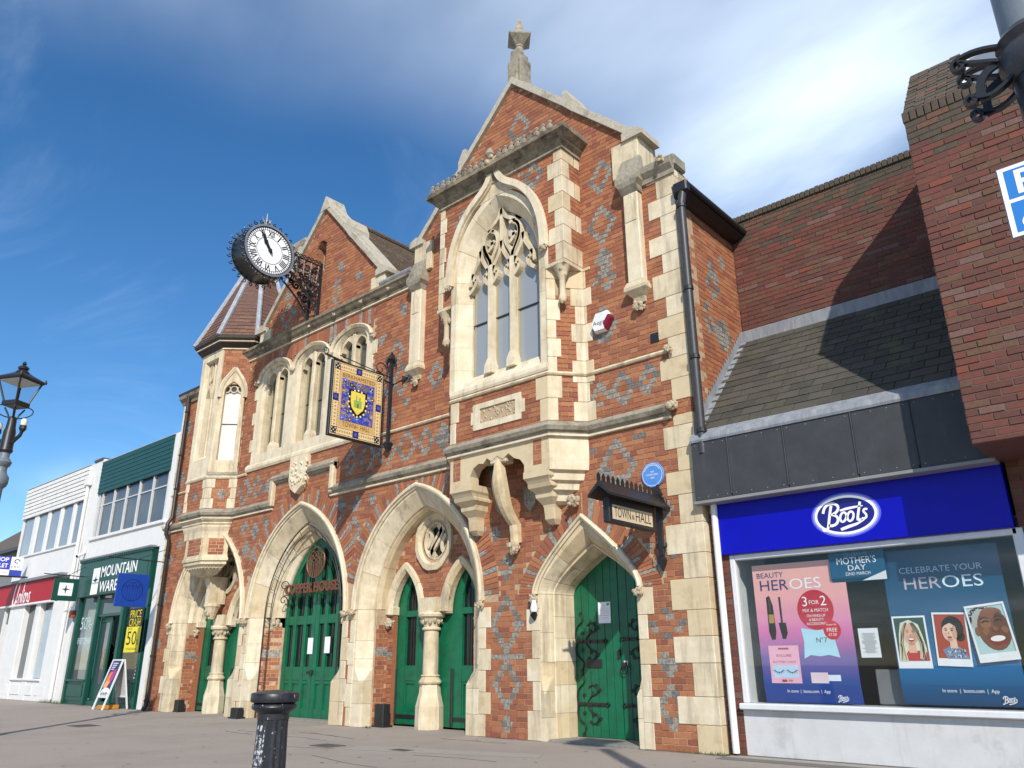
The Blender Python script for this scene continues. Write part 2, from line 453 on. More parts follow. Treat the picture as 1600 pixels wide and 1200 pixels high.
# ---- flat print on signs and posters
_txt = {}
def text_geo(body, shear=0.0, bold=0.0, space=1.0):
    k = (body, shear, bold, space)
    if k in _txt: return _txt[k]
    cu = bpy.data.curves.new('t', 'FONT'); cu.body = body; cu.align_x = 'CENTER'; cu.align_y = 'CENTER'; cu.shear = shear; cu.offset = bold; cu.space_character = space
    cu.resolution_u = 3
    o = bpy.data.objects.new('t', cu); COL.objects.link(o)
    dg = bpy.context.evaluated_depsgraph_get(); dg.update()
    me = bpy.data.meshes.new_from_object(o.evaluated_get(dg))
    vs = [(v.co.x, v.co.y) for v in me.vertices]; fs = [tuple(p.vertices) for p in me.polygons]
    bpy.data.objects.remove(o); bpy.data.curves.remove(cu); bpy.data.meshes.remove(me)
    xs = [v[0] for v in vs] or [0, 1]
    _txt[k] = (vs, fs, max(xs) - min(xs), (max(xs) + min(xs)) / 2); return _txt[k]
class Flat:
    def __init__(s, O, U, V, N, step=0.0012):
        s.O, s.U, s.V, s.N, s.step = Vector(O), Vector(U).normalized(), Vector(V).normalized(), Vector(N).normalized(), step
        s.mb = MB(); s.mats = []
    def mi(s, m):
        if isinstance(m, str): m = paint(m)
        if m not in s.mats: s.mats.append(m)
        return s.mats.index(m)
    def P(s, u, v, l): return tuple(s.O + s.U * u + s.V * v + s.N * (l * s.step))
    def poly(s, pts, l, m):
        tris = tessellate_polygon([[Vector((p[0], p[1], 0)) for p in pts]])
        s.mb.add([s.P(p[0], p[1], l) for p in pts], [tuple(t) for t in tris], s.mi(m)); return s
    def rect(s, u0, v0, u1, v1, l, m): return s.poly([(u0, v0), (u1, v0), (u1, v1), (u0, v1)], l, m)
    def ell(s, u, v, a, b, l, m, n=28, a0=0, a1=2 * math.pi, rot=0):
        c, d = math.cos(rot), math.sin(rot); pts = []
        for i in range(n):
            t = a0 + (a1 - a0) * i / (n if a1 - a0 > 6.2 else n - 1)
            x, y = a * math.cos(t), b * math.sin(t); pts.append((u + x * c - y * d, v + x * d + y * c))
        return s.poly(pts, l, m)
    def stroke(s, pts, w, l, m, closed=False):
        pts = [Vector((p[0], p[1])) for p in pts]; n = len(pts); A = []; B = []
        for i, p in enumerate(pts):
            d = pts[(i + 1) % n if closed else min(i + 1, n - 1)] - pts[i - 1 if closed else max(i - 1, 0)]
            if d.length < 1e-9: d = Vector((1, 0))
            d.normalize(); q = Vector((-d.y, d.x)); ww = (w[i] if isinstance(w, (list, tuple)) else w) / 2
            A.append(p + q * ww); B.append(p - q * ww)
        vs = [s.P(p.x, p.y, l) for p in A] + [s.P(p.x, p.y, l) for p in B]
        fs = [(i, (i + 1) % n, (i + 1) % n + n, i + n) for i in range(n if closed else n - 1)]
        s.mb.add(vs, fs, s.mi(m)); return s
    def text(s, body, u, v, h, l, m, width=None, shear=0, bold=0.0, space=1.0, rot=0):
        vs, fs, w, mid = text_geo(body, shear, bold, space)
        k = h / 0.70; kx = k if width is None else width / max(w, 1e-6)
        c, d = math.cos(rot), math.sin(rot)
        vv = []
        for x, y in vs:
            a = (x - mid) * kx; b = y * k; vv.append(s.P(u + a * c - b * d, v + a * d + b * c, l))
        s.mb.add(vv, fs, s.mi(m)); return s
    def build(s, name, parent=None): return s.mb.build(name, s.mats, parent, fix=False)
def bez(p0, p1, p2, p3, n=8):
    o = []
    for i in range(n + 1):
        t = i / n; q = 1 - t
        o.append(tuple(q ** 3 * a + 3 * q * q * t * b + 3 * q * t * t * c + t ** 3 * d for a, b, c, d in zip(p0, p1, p2, p3)))
    return o
def spiral(c, r0, r1, a0, a1, n=18):
    return [(c[0] + (r0 + (r1 - r0) * i / n) * math.cos(a0 + (a1 - a0) * i / n), c[1] + (r0 + (r1 - r0) * i / n) * math.sin(a0 + (a1 - a0) * i / n)) for i in range(n + 1)]

# ------------------------------------------------------------------ ground
gm = pm('asphalt_pavement', (0.40, 0.342, 0.292), (0.27, 0.23, 0.198), 75, 0.95, 1.0, 160, c3=(0.25, 0.215, 0.185), dscale=0.55, dlo=.46, dhi=.80)
mb = MB(); n = 60
xs = [-160 + 320 * i / n for i in range(n + 1)]; ys = [-160 + 320 * i / n for i in range(n + 1)]
mb.add([(x, y, -0.002) for y in ys for x in xs], [(j * (n + 1) + i, j * (n + 1) + i + 1, (j + 1) * (n + 1) + i + 1, (j + 1) * (n + 1) + i) for j in range(n) for i in range(n)])
ground = mb.build('pavement', gm, fix=False); ground['kind'] = 'structure'
# repaired strips, joints and cracks of the pavement, thin sheets on it
rp = random.Random(4)
pm('tarmac_repair', (0.17, 0.16, 0.15), (0.145, 0.135, 0.125), 60, 0.92, 0.8, 120)
pm('paving_pale', (0.34, 0.31, 0.27), (0.29, 0.265, 0.23), 40, 0.9, 0.6, 90)
def sheet(name, poly, z, mat, parent=ground):
    m_ = MB(); m_.prism_z(poly, z - 0.003, z); return m_.build(name, mat, parent)
sheet('paving_patch', [(10.3, -2.0), (12.9, -1.25), (13.1, -1.55), (10.5, -2.4)], 0.003, _mats['paving_pale'])
sheet('kerb_strip', [(14.7, -0.14), (20, -0.14), (20, -0.34), (14.7, -0.34)], 0.003, _mats['tarmac_repair'])
sheet('kerb_strip', [(14.7, 0.1), (20, 0.1), (20, -0.11), (14.7, -0.11)], 0.004, _mats['paving_pale'])
gum = MB()
for k in range(420):
    x = rp.uniform(-8, 18); y = rp.uniform(-5.5, -.15); r = rp.uniform(.008, .028); n_ = 7; a0 = rp.uniform(0, 1)
    if rp.random() < .75: gum.add([(x + r * rp.uniform(.7, 1.2) * math.cos(a0 + i * 6.283 / n_), y + r * rp.uniform(.7, 1.2) * math.sin(a0 + i * 6.283 / n_), .0012) for i in range(n_)], [tuple(range(n_))], 0)
    else: gum.add([(x, y, .002), (x + r, y + .004, .004), (x + r * .8, y + r, .003)], [(0, 1, 2)], rp.choice((1, 2)))
g_ = gum.build('gum_spots', [pm('gum_dark', (.13, .115, .10), None, 30, .9), pm('litter_pale', (.62, .6, .55), None, 30, .8), pm('dead_leaf', (.16, .10, .05), None, 30, .9)], ground, fix=False); g_['kind'] = 'stuff'
for k in range(9):
    x = rp.uniform(6, 15); y = rp.uniform(-3.2, -0.4); a = rp.uniform(-.5, .5)
    pts = []; back = []
    for i in range(7):
        pts.append((x, y)); back.append((x + .004, y + rp.uniform(.006, .018))); x += rp.uniform(.12, .3); y += a * .1 + rp.uniform(-.05, .05)
    sheet('crack', pts + back[::-1], 0.0025, _mats['tarmac_repair'])
for (x, y, w, d) in ((9.75, -2.4, .42, .3), (11.05, -2.1, .3, .18), (3.2, -3.1, .5, .4)):
    m_ = MB(); m_.bbox(x, x + w, y, y + d, -.01, 0.006, 0.003)
    c_ = m_.build('cover_frame', pm('cast_iron_cover', (0.10, 0.09, 0.085), (0.07, 0.065, 0.06), 30, 0.7, 0.4), None)
    tag(c_, {9.75: 'small rectangular iron inspection cover just right of the bollard', 11.05: 'narrow iron stopcock cover in front of the pillared double doorway', 3.2: 'iron inspection cover in the pavement far left of the bollard'}[x], 'drain cover'); c_.name = 'inspection_cover'
    m_ = MB()
    for i in range(5): m_.box(x + .03 + i * (w - .06) / 5, x + .03 + (i + .7) * (w - .06) / 5, y + .03, y + d - .03, .006, .009)
    m_.build('tread', _mats['cast_iron_cover'], c_)

# grime gathered along the foot of the walls
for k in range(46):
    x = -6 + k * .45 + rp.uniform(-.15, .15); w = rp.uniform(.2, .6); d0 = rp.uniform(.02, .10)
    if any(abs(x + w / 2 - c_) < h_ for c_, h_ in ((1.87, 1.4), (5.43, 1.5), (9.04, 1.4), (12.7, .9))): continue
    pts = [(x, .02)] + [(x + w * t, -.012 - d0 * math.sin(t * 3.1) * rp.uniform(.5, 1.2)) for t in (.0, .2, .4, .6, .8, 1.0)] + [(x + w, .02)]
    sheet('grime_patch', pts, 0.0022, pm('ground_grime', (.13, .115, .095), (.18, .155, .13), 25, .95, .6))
# ================================================================== TOWN HALL
TH = thing('town_hall', 'red brick Gothic town hall with cream stone dressings, gables and green doors', 'town hall', (6.95, 0, 0))
A1 = Arch(1.87, 1.65, 2.13, 1.97); A2 = Arch(5.43, 1.77, 2.29, 1.96); A3 = Arch(9.04, 1.67, 2.14, 1.97)
A4 = Arch(12.70, .955, 1.09, 2.0, 0.3, 1.2)
ARCH = [A1, A2, A3, A4]
XL, XR = -0.70, 14.62
GLc, GRc = 5.42, 11.42
def gl(x): return 11.42 - abs(x - GLc) * 1.10
def gr(x): return 11.62 - abs(x - GRc) * 0.985
def wtop(x):
    if x < 2.6: return 7.98
    if x < 8.75: return max(8.32, gl(x)) if abs(x - GLc) < 2.36 else 8.32
    if x > 14.08: return 8.2
    return max(8.35, gr(x))
# ---- backing wall of mortar with the openings cut through
outl = [(XL, 0)]
for a in ARCH:
    c = a.curve(-.06, 12); outl += [(c[0][0], 0)] + c + [(c[-1][0], 0)]
outl += [(XR, 0), (XR, 8.2), (14.08, 8.2), (14.08, gr(14.08)), (GRc, 11.62), (8.76, gr(8.76)), (8.76, 8.32), (GLc + 2.36, 8.32), (GLc + 2.36, gl(GLc + 2.36)), (GLc, 11.42), (GLc - 2.36, gl(GLc - 2.36)), (GLc - 2.36, 8.32), (2.6, 8.32), (2.6, 7.98), (XL, 7.98)]
slit = [(5.10, 9.72), (5.10, 10.42), (5.30, 10.55), (5.50, 10.42), (5.50, 9.72)]
trih = [(3.22, 5.35), (3.22, 7.80), (7.42, 7.80), (7.42, 5.35)]
bayh = [(10.45, 5.4), (10.45, 8.9), (12.35, 8.9), (12.35, 5.4)]
wall = MB().prism(outl, 0.007, 0.5, holes=[slit, trih, bayh]).build('wall', MORTAR, TH)
side = MB().box(14.2, 14.610, 0.5, 6.5, 0, 7.62).build('side_wall', MORTAR, TH)
back = MB().box(-.6, 14.19, 6.2, 6.5, 0, 7.6).build('rear_wall', MORTAR, TH)
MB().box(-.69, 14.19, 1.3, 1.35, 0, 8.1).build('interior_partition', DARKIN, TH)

# ---- blue brick diaper
DI = [(13.35, 3.73, .36, .42, 1), (12.93, 3.95, .09, .06, 0), (13.75, 4.08, .09, .06, 0),
      (13.10, 4.80, .22, .22, 1), (13.52, 4.84, .27, .32, 1), (13.95, 4.88, .22, .24, 1), (12.95, 5.1, .1, .06, 0),
      (13.95, 2.42, .26, .25, 1), (13.97, 1.50, .26, .22, 1), (13.97, 1.0, .17, .17, 0), (13.97, .52, .22, .27, 1), (14.05, 2.95, .13, .2, 0),
      (11.18, 2.44, .22, .27, 1), (11.18, 1.60, .30, .50, 1), (11.18, .72, .32, .46, 1), (11.18, 1.12, .42, .05, 0), (11.18, .2, .12, .12, 0),
      (13.30, 8.62, .25, .35, 1), (13.28, 7.72, .27, .42, 1), (13.30, 7.05, .14, .32, 0), (13.32, 6.72, .22, .25, 1), (13.22, 5.95, .32, .33, 0),
      (GRc + .12, 10.52, .30, .45, 1), (12.35, 9.6, .16, .2, 0),
      (9.42, 6.05, .24, .33, 1), (8.40, 7.75, .15, .16, 0), (8.72, 7.25, .1, .08, 0), (8.25, 6.85, .26, .36, 1), (8.45, 6.25, .3, .36, 1), (8.05, 6.2, .22, .24, 1), (8.62, 5.72, .12, .12, 0), (7.75, 7.3, .12, .16, 0),
      (8.05, 5.55, .28, .3, 1),
      (7.0, 4.85, .28, .3, 1), (7.55, 4.85, .32, .34, 1), (8.10, 4.85, .28, .3, 1), (8.65, 4.85, .32, .34, 1), (9.2, 4.85, .28, .3, 1), (9.65, 4.85, .2, .3, 0),
      (3.0, 4.82, .3, .34, 1), (3.5, 4.82, .3, .3, 1), (3.95, 4.8, .14, .2, 0),
      (6.15, 9.55, .14, .16, 0), (6.05, 8.95, .20, .36, 1), (6.85, 9.05, .14, .16, 0), (4.1, 8.95, .34, .4, 1), (4.0, 9.5, .14, .16, 0),
      (3.62, 3.85, .20, .24, 0), (3.15, 3.95, .16, .18, 0), (3.3, 3.45, .16, .2, 0), (4.05, 3.95, .14, .17, 0), (3.66, 3.3, .12, .16, 0), (3.66, 2.75, .10, .13, 0),
      (7.25, 3.95, .15, .18, 0), (7.22, 3.40, .24, .3, 1), (6.75, 3.95, .14, .2, 0), (7.75, 4.02, .14, .16, 0), (7.25, 2.8, .10, .13, 0), (10.9, 4.05, .14, .18, 0), (10.95, 3.0, .1, .12, 0),
      (-.3, 3.5, .14, .2, 0), (-.32, 2.6, .16, .2, 0), (-.3, 5.6, .16, .2, 0), (-.3, 7.0, .14, .2, 0), (-.25, 4.75, .15, .2, 0), (.1, 3.9, .14, .18, 0), (-.3, 1.5, .14, .18, 0)]
def grey(x, z):
    for cx, cz, a, b, ring in DI:
        if abs(x - cx) > a + .1 or abs(z - cz) > b: continue
        v = abs(x - cx) / (a * .92 + .03) + abs(z - cz) / (b * .95 + .01)
        if v <= 1.0 and (not ring or v > (0.60 if a > .25 else .5)): return 1
    return 0
def in_facade(x, z):
    if z > wtop(x) - .05 or z < .0: return False
    for a in ARCH:
        ring = .30 if a is not A1 else .02
        if z > a.zs and a.inside(x, z, ring): return False
        if z <= a.zs and abs(x - a.cx) < a.w - .02: return False
    if 3.15 < x < 7.48 and 5.3 < z < 7.85: return False
    if 10.05 < x < 12.75 and z > 4.3 and z < 9.35: return False
    if .75 < x < 2.45 and z > 4.2: return False
    if 5.06 < x < 5.54 and 9.68 < z < 10.6: return False
    if 4.33 < x < 6.42 and 4.72 < z < 5.0: return False
    return True
fr0 = Frame((0, 0, 0), (1, 0, 0))
specs = lay(XL, XR, 0.0, 11.7, in_facade, grey)
put_bricks(specs, fr0, wall, BR, 285, key='th')
# ---- side wall bricks, facing right
frs = Frame((14.62, 0.0, 0), (0, 1, 0))
def grey_s(u, z):
    for cx, cz, a, b, ring in ((1.0, 6.55, .25, .4, 1), (1.2, 5.75, .28, .35, 0), (.75, 5.85, .2, .3, 1), (1.35, 4.95, .25, .4, 1), (1.4, 7.1, .1, .16, 0)):
        v = abs(u - cx) / a + abs(z - cz) / b
        if v <= 1 and (not ring or v > .5): return 1
    return 0
put_bricks(lay(0.0, 2.9, 3.0, 7.62, lambda u, z: u > .28 or True, grey_s, rnd=random.Random(9), weights=(7, 3, 4, 1, .3)), frs, side, BR, 0, key='ths')

# ---- generic moulded run along a wall path (mitred corners)
def run(mb, path, prof, mat=0, caps=True):
    P = [Vector((p[0], p[1])) for p in path]; rings = []
    for i, p in enumerate(P):
        def nrm(a, b):
            d = (b - a).normalized(); return Vector((d.y, -d.x))
        if i == 0: m = nrm(P[0], P[1])
        elif i == len(P) - 1: m = nrm(P[-2], P[-1])
        else:
            n1, n2 = nrm(P[i - 1], P[i]), nrm(P[i], P[i + 1]); m = (n1 + n2); m = m / max(.3, m.dot(n1))
        rings.append([(p.x + m.x * n, p.y + m.y * n, z) for n, z in prof])
    mb.loft(rings, True, caps, mat); return mb
def stone(name, parent, mat, *a, b=.008): return MB().bbox(*a, b=b).build(name, mat, parent)

TURx = 1.6
def tur(e=0.0, k=1.0):
    return [(TURx - .5 * k - .5 * k - e, 0), (TURx - .5 * k - .414 * e, -.5 * k - e), (TURx + .5 * k + .414 * e, -.5 * k - e), (TURx + 1.0 * k + e, 0)]
BYc, BYp = 11.42, 0.47
bay_lo = [(9.97, 0), (10.36, -BYp), (12.48, -BYp), (12.87, 0)]
# strings
PROF_S = [(0, 4.25), (.045, 4.25), (.055, 4.285), (.095, 4.30), (.12, 4.36), (.03, 4.45), (0, 4.45)]
def zs_(prof, dz): return [(n, z + dz) for n, z in prof]
sc_parts = []
o = run(MB(), [(XL - .06, 0), *tur(), (4.28, 0)], PROF_S).build('string_course', STONE_W, TH)
o = run(MB(), [(6.42, 0), *bay_lo, (14.30, 0)], PROF_S).build('string_course', STONE_W, TH)
run(MB(), [(4.20, 0), (6.55, 0)], zs_(PROF_S, .53)).build('string_course', STONE_W, TH)
for x0 in (4.20, 6.42):
    MB().bbox(x0, x0 + .13, -.105, .01, 4.28, 4.93, .02).build('string_drop', STONE, TH)
PROF_F = [(0, 4.215), (.05, 4.22), (.05, 4.25), (0, 4.25)]
run(MB(), [(6.42, 0), *bay_lo, (14.30, 0)], PROF_F).build('string_fillet', STONE_P, TH)
run(MB(), [(XL - .06, 0), *tur(), (4.28, 0)], PROF_F).build('string_fillet', STONE_P, TH)
PROF_T = [(0, 5.185), (.03, 5.19), (.045, 5.215), (.02, 5.25), (0, 5.25)]
run(MB(), [(XL, 0), *tur(.0), (3.0, 0)], PROF_T).build('sill_string', STONE, TH)
run(MB(), [(7.55, 0), (9.97, 0), (10.36, -BYp), (12.48, -BYp), (12.87, 0), (14.30, 0)], PROF_T).build('sill_string', STONE, TH)
# carved ends of the strings
for i, (x, y, z, r) in enumerate(((14.36, -.10, 4.36, .10), (14.36, -.08, 5.22, .08), (14.5, -.16, 8.3, .09), (-.72, -.08, 4.36, .09), (2.38, -.1, 8.28, .1))):
    carved(MB(), (x, y, z), r, i).build('carved_boss', CARVE, TH)

# ---- quoins at the right corner and elsewhere
rq = random.Random(21)
def quoins(x_edge, sgn, z0, z1, lo, sh, y0=-.010, y1=.12, h=.318, ret=0.0, mats=(STONE, STONE_P, STONE_P, STONE_Y)):
    z = z0; k = rq.randint(0, 1)
    while z < z1 - .05:
        hh = min(h * rq.choice((1.0, 1.0, 1.22)), z1 - z); w = (lo if k % 2 else sh) * rq.uniform(.92, 1.08)
        a, b = (x_edge, x_edge + w) if sgn > 0 else (x_edge - w, x_edge)
        MB().bbox(a, b, y0 - rq.uniform(0, .003), y1, z + .002, z + hh - .002, .006).build('quoin', rq.choice(mats), TH)
        z += hh; k += 1
quoins(14.635, -1, 0.0, 4.25, .53, .32, y1=.20)
quoins(14.635, -1, 4.46, 8.16, .48, .29, y1=.16)
quoins(XL - .01, 1, 0.0, 7.9, .20, .10)
# ---- arches: outer order, inner order, hood, jamb quoins, radial bricks
def segs(arch, prof, name, parent, mats, n, cuts, gap=.0035, sub=2, y_only=None):
    """Voussoirs: closed solids between cuts along the curve (param 0..2n)."""
    N = n
    for a, b in zip(cuts, cuts[1:]):
        rings = []
        for i in range(sub + 1):
            t = a + (b - a) * i / sub
            ring = []
            for o_, y in prof:
                c = arch.curve(o_, N); i0 = min(int(t), 2 * N - 1); f = t - i0
                p, q = c[i0], c[i0 + 1]; ring.append((p[0] + (q[0] - p[0]) * f, y, p[1] + (q[1] - p[1]) * f))
            rings.append(ring)
        d0 = (Vector(rings[1][0]) - Vector(rings[0][0])).normalized() * gap
        d1 = (Vector(rings[-1][0]) - Vector(rings[-2][0])).normalized() * gap
        rings[0] = [tuple(Vector(p) + d0) for p in rings[0]]; rings[-1] = [tuple(Vector(p) - d1) for p in rings[-1]]
        MB().loft(rings).build(name, rq.choice(mats), parent)
def jamb(arch, up, low, zt, zb, name, parent, mats, sides=(-1, 1), step=.33):
    """Jamb stones of an order; the splay dies into a square foot below zb (broach stop)."""
    for s in sides:
        zc = [0.0]
        while zc[-1] < zt - .2: zc.append(min(zt, zc[-1] + step * rq.uniform(.9, 1.25)))
        zc[-1] = zt
        for a, b in zip(zc, zc[1:]):
            st = [a + .002] + [z for z in (zb, zb + .08, zb + .16, zb + .24) if a < z < b] + [b - .002]
            rings = []
            for z in st:
                t = 0 if low is None else max(0, min(1, (z - zb) / .24)); pr = up if low is None else blend(low, up, t)
                rings.append([(arch.cx + s * (arch.w + o_), y, z) for o_, y in pr])
            MB().loft(rings).build(name, rq.choice(mats), parent)
def hood(arch, parent, out=0.0, w=.10, proud=.085, mat=STONE_P, n=14, drop=.0, name='hood_mould', skip=None):
    pr = [(out - w, .01), (out - w, -.03), (out - w + .03, -.045), (out - w + .035, -proud + .01), (out - .03, -proud), (out, -proud * .72), (out, .01)]
    rings = []
    if drop: rings.append([(arch.cx - (arch.w + o_), y, arch.zs - drop) for o_, y in pr])
    N = 2 * n + 1
    cs = [arch.curve(o_, n) for o_, y in pr]
    rings += [[(c[i][0], y, c[i][1]) for c, (o_, y) in zip(cs, pr)] for i in range(N)]
    if drop: rings.append([(arch.cx + (arch.w + o_), y, arch.zs - drop) for o_, y in pr])
    if skip: rings = rings[skip:]
    return MB().loft(rings).build(name, mat, parent)
def radial(arch, parent, o0, o1, lo, hi, zmax=4.19, w=.088, seed=0, n=24, stones=BR):
    """Bricks on edge fanning round the arch: thin red ones with blue ones between."""
    c0 = arch.curve(o0, n); c1 = arch.curve(o1, n); k = 0
    tot = 2 * n; t = 0.0; mbs = MB(); r = random.Random(seed)
    L = sum((Vector(a) - Vector(b)).length for a, b in zip(c1, c1[1:])); dt = tot * w / L
    def at(c, t):
        i = min(int(t), tot - 1); f = t - i; return (c[i][0] + (c[i + 1][0] - c[i][0]) * f, c[i][1] + (c[i + 1][1] - c[i][1]) * f)
    while t < tot - dt:
        if t < n < t + dt: t = n + .01
        g = dt * .07
        q = [at(c0, t + g), at(c0, t + dt - g), at(c1, t + dt - g), at(c1, t + g)]
        mx = sum(p[0] for p in q) / 4; mz = sum(p[1] for p in q) / 4
        k += 1
        if lo < mx < hi and min(p[1] for p in q[:2]) < zmax - .03:
            q = [(p[0], min(p[1], zmax)) for p in q]
            m = r.choice((5, 5, 7)) if k % 4 == 0 else r.choices(range(5), (5, 5, 3, 3, 1))[0]
            y = -.006 + r.uniform(-.002, .002)
            mid = [((q[0][0] + q[3][0]) / 2, (q[0][1] + q[3][1]) / 2), ((q[1][0] + q[2][0]) / 2, (q[1][1] + q[2][1]) / 2)]
            if m < 5 or r.random() < .4: mbs.prism(q, y, .03, m)
            else:
                e = [(q[0][0] + (q[3][0] - q[0][0]) * .5, q[0][1] + (q[3][1] - q[0][1]) * .5), (q[1][0] + (q[2][0] - q[1][0]) * .5, q[1][1] + (q[2][1] - q[1][1]) * .5)]
                mbs.prism([q[0], q[1], e[1], e[0]], y, .03, m); mbs.prism([e[0], e[1], q[2], q[3]], y, .03, r.choice((1, 3)) if k % 8 else m)
        t += dt
    o = mbs.build('arch_brickwork', stones, parent); o['kind'] = 'stuff'
UP = [(-.085, 0.002), (-.14, 0.002), (-.37, .19), (-.38, .22), (-.38, .60), (-.085, .60)]
LOW = [(-.085, -.004), (-.30, -.004), (-.372, -.002), (-.38, .03), (-.38, .60), (-.085, .60)]
INN = [(-.385, .225), (-.44, .235), (-.52, .34), (-.54, .35), (-.56, .40), (-.66, .47), (-.67, .50), (-.67, .60), (-.385, .60)]
INN3 = [(-.385, .225), (-.40, .235), (-.44, .30), (-.44, .47), (-.44, .60), (-.385, .60)]
A4b = Arch(12.70, .955, 1.09, 2.0, 0.3, 2.05)
UP4 = [(-.005, 0.004), (-.10, 0.004), (-.18, .16), (-.19, .20), (-.19, .64), (-.005, .64)]
LOW4 = [(-.005, -.004), (-.16, -.004), (-.185, -.002), (-.19, .03), (-.19, .64), (-.005, .64)]
INN4 = [(-.195, .205), (-.215, .22), (-.225, .30), (-.23, .32), (-.25, .42), (-.255, .44), (-.255, .64), (-.195, .64)]
STS = (STONE, STONE_P, STONE_P, STONE_Y, STONE)
for a, inn, nm in ((A1, INN3, 0), (A2, INN, 1), (A3, INN3, 2)):
    oo = hood(a, TH, name='archway')
    segs(a, UP, 'voussoir', oo, STS, 12, [0, 3, 6, 9, 12, 15, 18, 21, 24], sub=3)
    segs(a, inn, 'inner_voussoir', oo, STS, 12, [0, 4, 8, 12, 16, 20, 24], sub=4)
    jamb(a, UP, LOW, a.zs, .72, 'jamb_stone', oo, STS)
    for s in (-1, 1):
        carved(MB(), (a.cx + s * (a.w - .03), -.07, a.zs - .06), .085, nm * 2 + s).build('label_stop', CARVE, oo)
    if inn is INN:
        for s in (-1, 1):
            carved(MB(), (a.cx + s * (a.w - .50), .40, a.zs - .13), .15, nm * 2 + s + 9, 22).build('carved_corbel', CARVE, oo)
            jamb(a, [(-.385, .19), (-.40, .195), (-.66, .50), (-.67, .54), (-.67, .60), (-.385, .6)], None, a.zs - .2, 0, 'reveal_backing', oo, (MORTAR,), (s,), 1.0)
            U2 = Vector((.26, .305, 0)) if s < 0 else Vector((.26, -.305, 0))
            f_ = Frame((a.cx - (a.w - .395), .187, 0), U2) if s < 0 else Frame((a.cx + (a.w - .655), .492, 0), U2)
            put_bricks(lay(0, U2.length, 0, a.zs - .2, lambda u, z: True, lambda u, z: 1 if 1.15 < z < 1.32 else 0, rnd=random.Random(nm + s)), f_, oo, BR, 0, key='rev')
    else:
        for s in (-1, 1):
            jamb(a, [(-.385, .21), (-.42, .21), (-.43, .22), (-.43, .60), (-.385, .6)], None, a.zs, 0, 'reveal_backing', oo, (MORTAR,), (s,), 1.0)
            f_ = Frame((a.cx - (a.w - .432), .21, 0), (0, 1, 0)) if s < 0 else Frame((a.cx + (a.w - .432), .60, 0), (0, -1, 0))
            put_bricks(lay(0, .39, 0, a.zs - .25, lambda u, z: True, lambda u, z: 1 if 1.15 < z < 1.32 else 0, rnd=random.Random(nm + s)), f_, oo, BR, 0, key='rev')
oo = hood(A4, TH, w=.085, name='archway')
segs(A4b, UP4, 'voussoir', oo, STS, 12, [0, 4, 8, 12, 16, 20, 24], sub=4)
segs(A4b, INN4, 'inner_voussoir', oo, STS, 12, [0, 4, 8, 12, 16, 20, 24], sub=4)
jamb(A4, UP4, LOW4, A4.zs, .62, 'jamb_stone', oo, STS)
jamb(A4, INN4, None, A4.zs, 0, 'inner_jamb_stone', oo, STS)
for s in (-1, 1): carved(MB(), (A4.cx + s * (A4.w - .03), -.07, A4.zs - .06), .085, 40 + s).build('label_stop', CARVE, oo)
ARCH4 = oo
radial(A2, TH, .012, .34, 3.64, 7.26, 4.73, seed=1); radial(A3, TH, .012, .32, 7.25, 10.95, seed=2); radial(A4, TH, .012, .30, 11.4, 14.0, seed=3)
# quoin teeth beside the jambs
for a, m_ in ((A1, 1), (A2, 1), (A3, 1), (A4, 1)):
    for s in (-1, 1):
        z = 0.0; k = rq.randint(0, 1)
        while z < a.zs - .12:
            hh = min(rq.choice((.31, .31, .39)), a.zs - .02 - z); w = (.15 if k % 2 else .045)
            if a in (A1, A2) and s > 0 or a in (A2, A3) and s < 0: w = min(w, .085)
            x0 = a.cx + s * (a.w - .10); x1 = a.cx + s * (a.w + w)
            MB().bbox(min(x0, x1), max(x0, x1), -.011 - rq.uniform(0, .003), .08, z + .002, z + hh - .002, .006).build('quoin', rq.choice(STS), TH)
            z += hh; k += 1

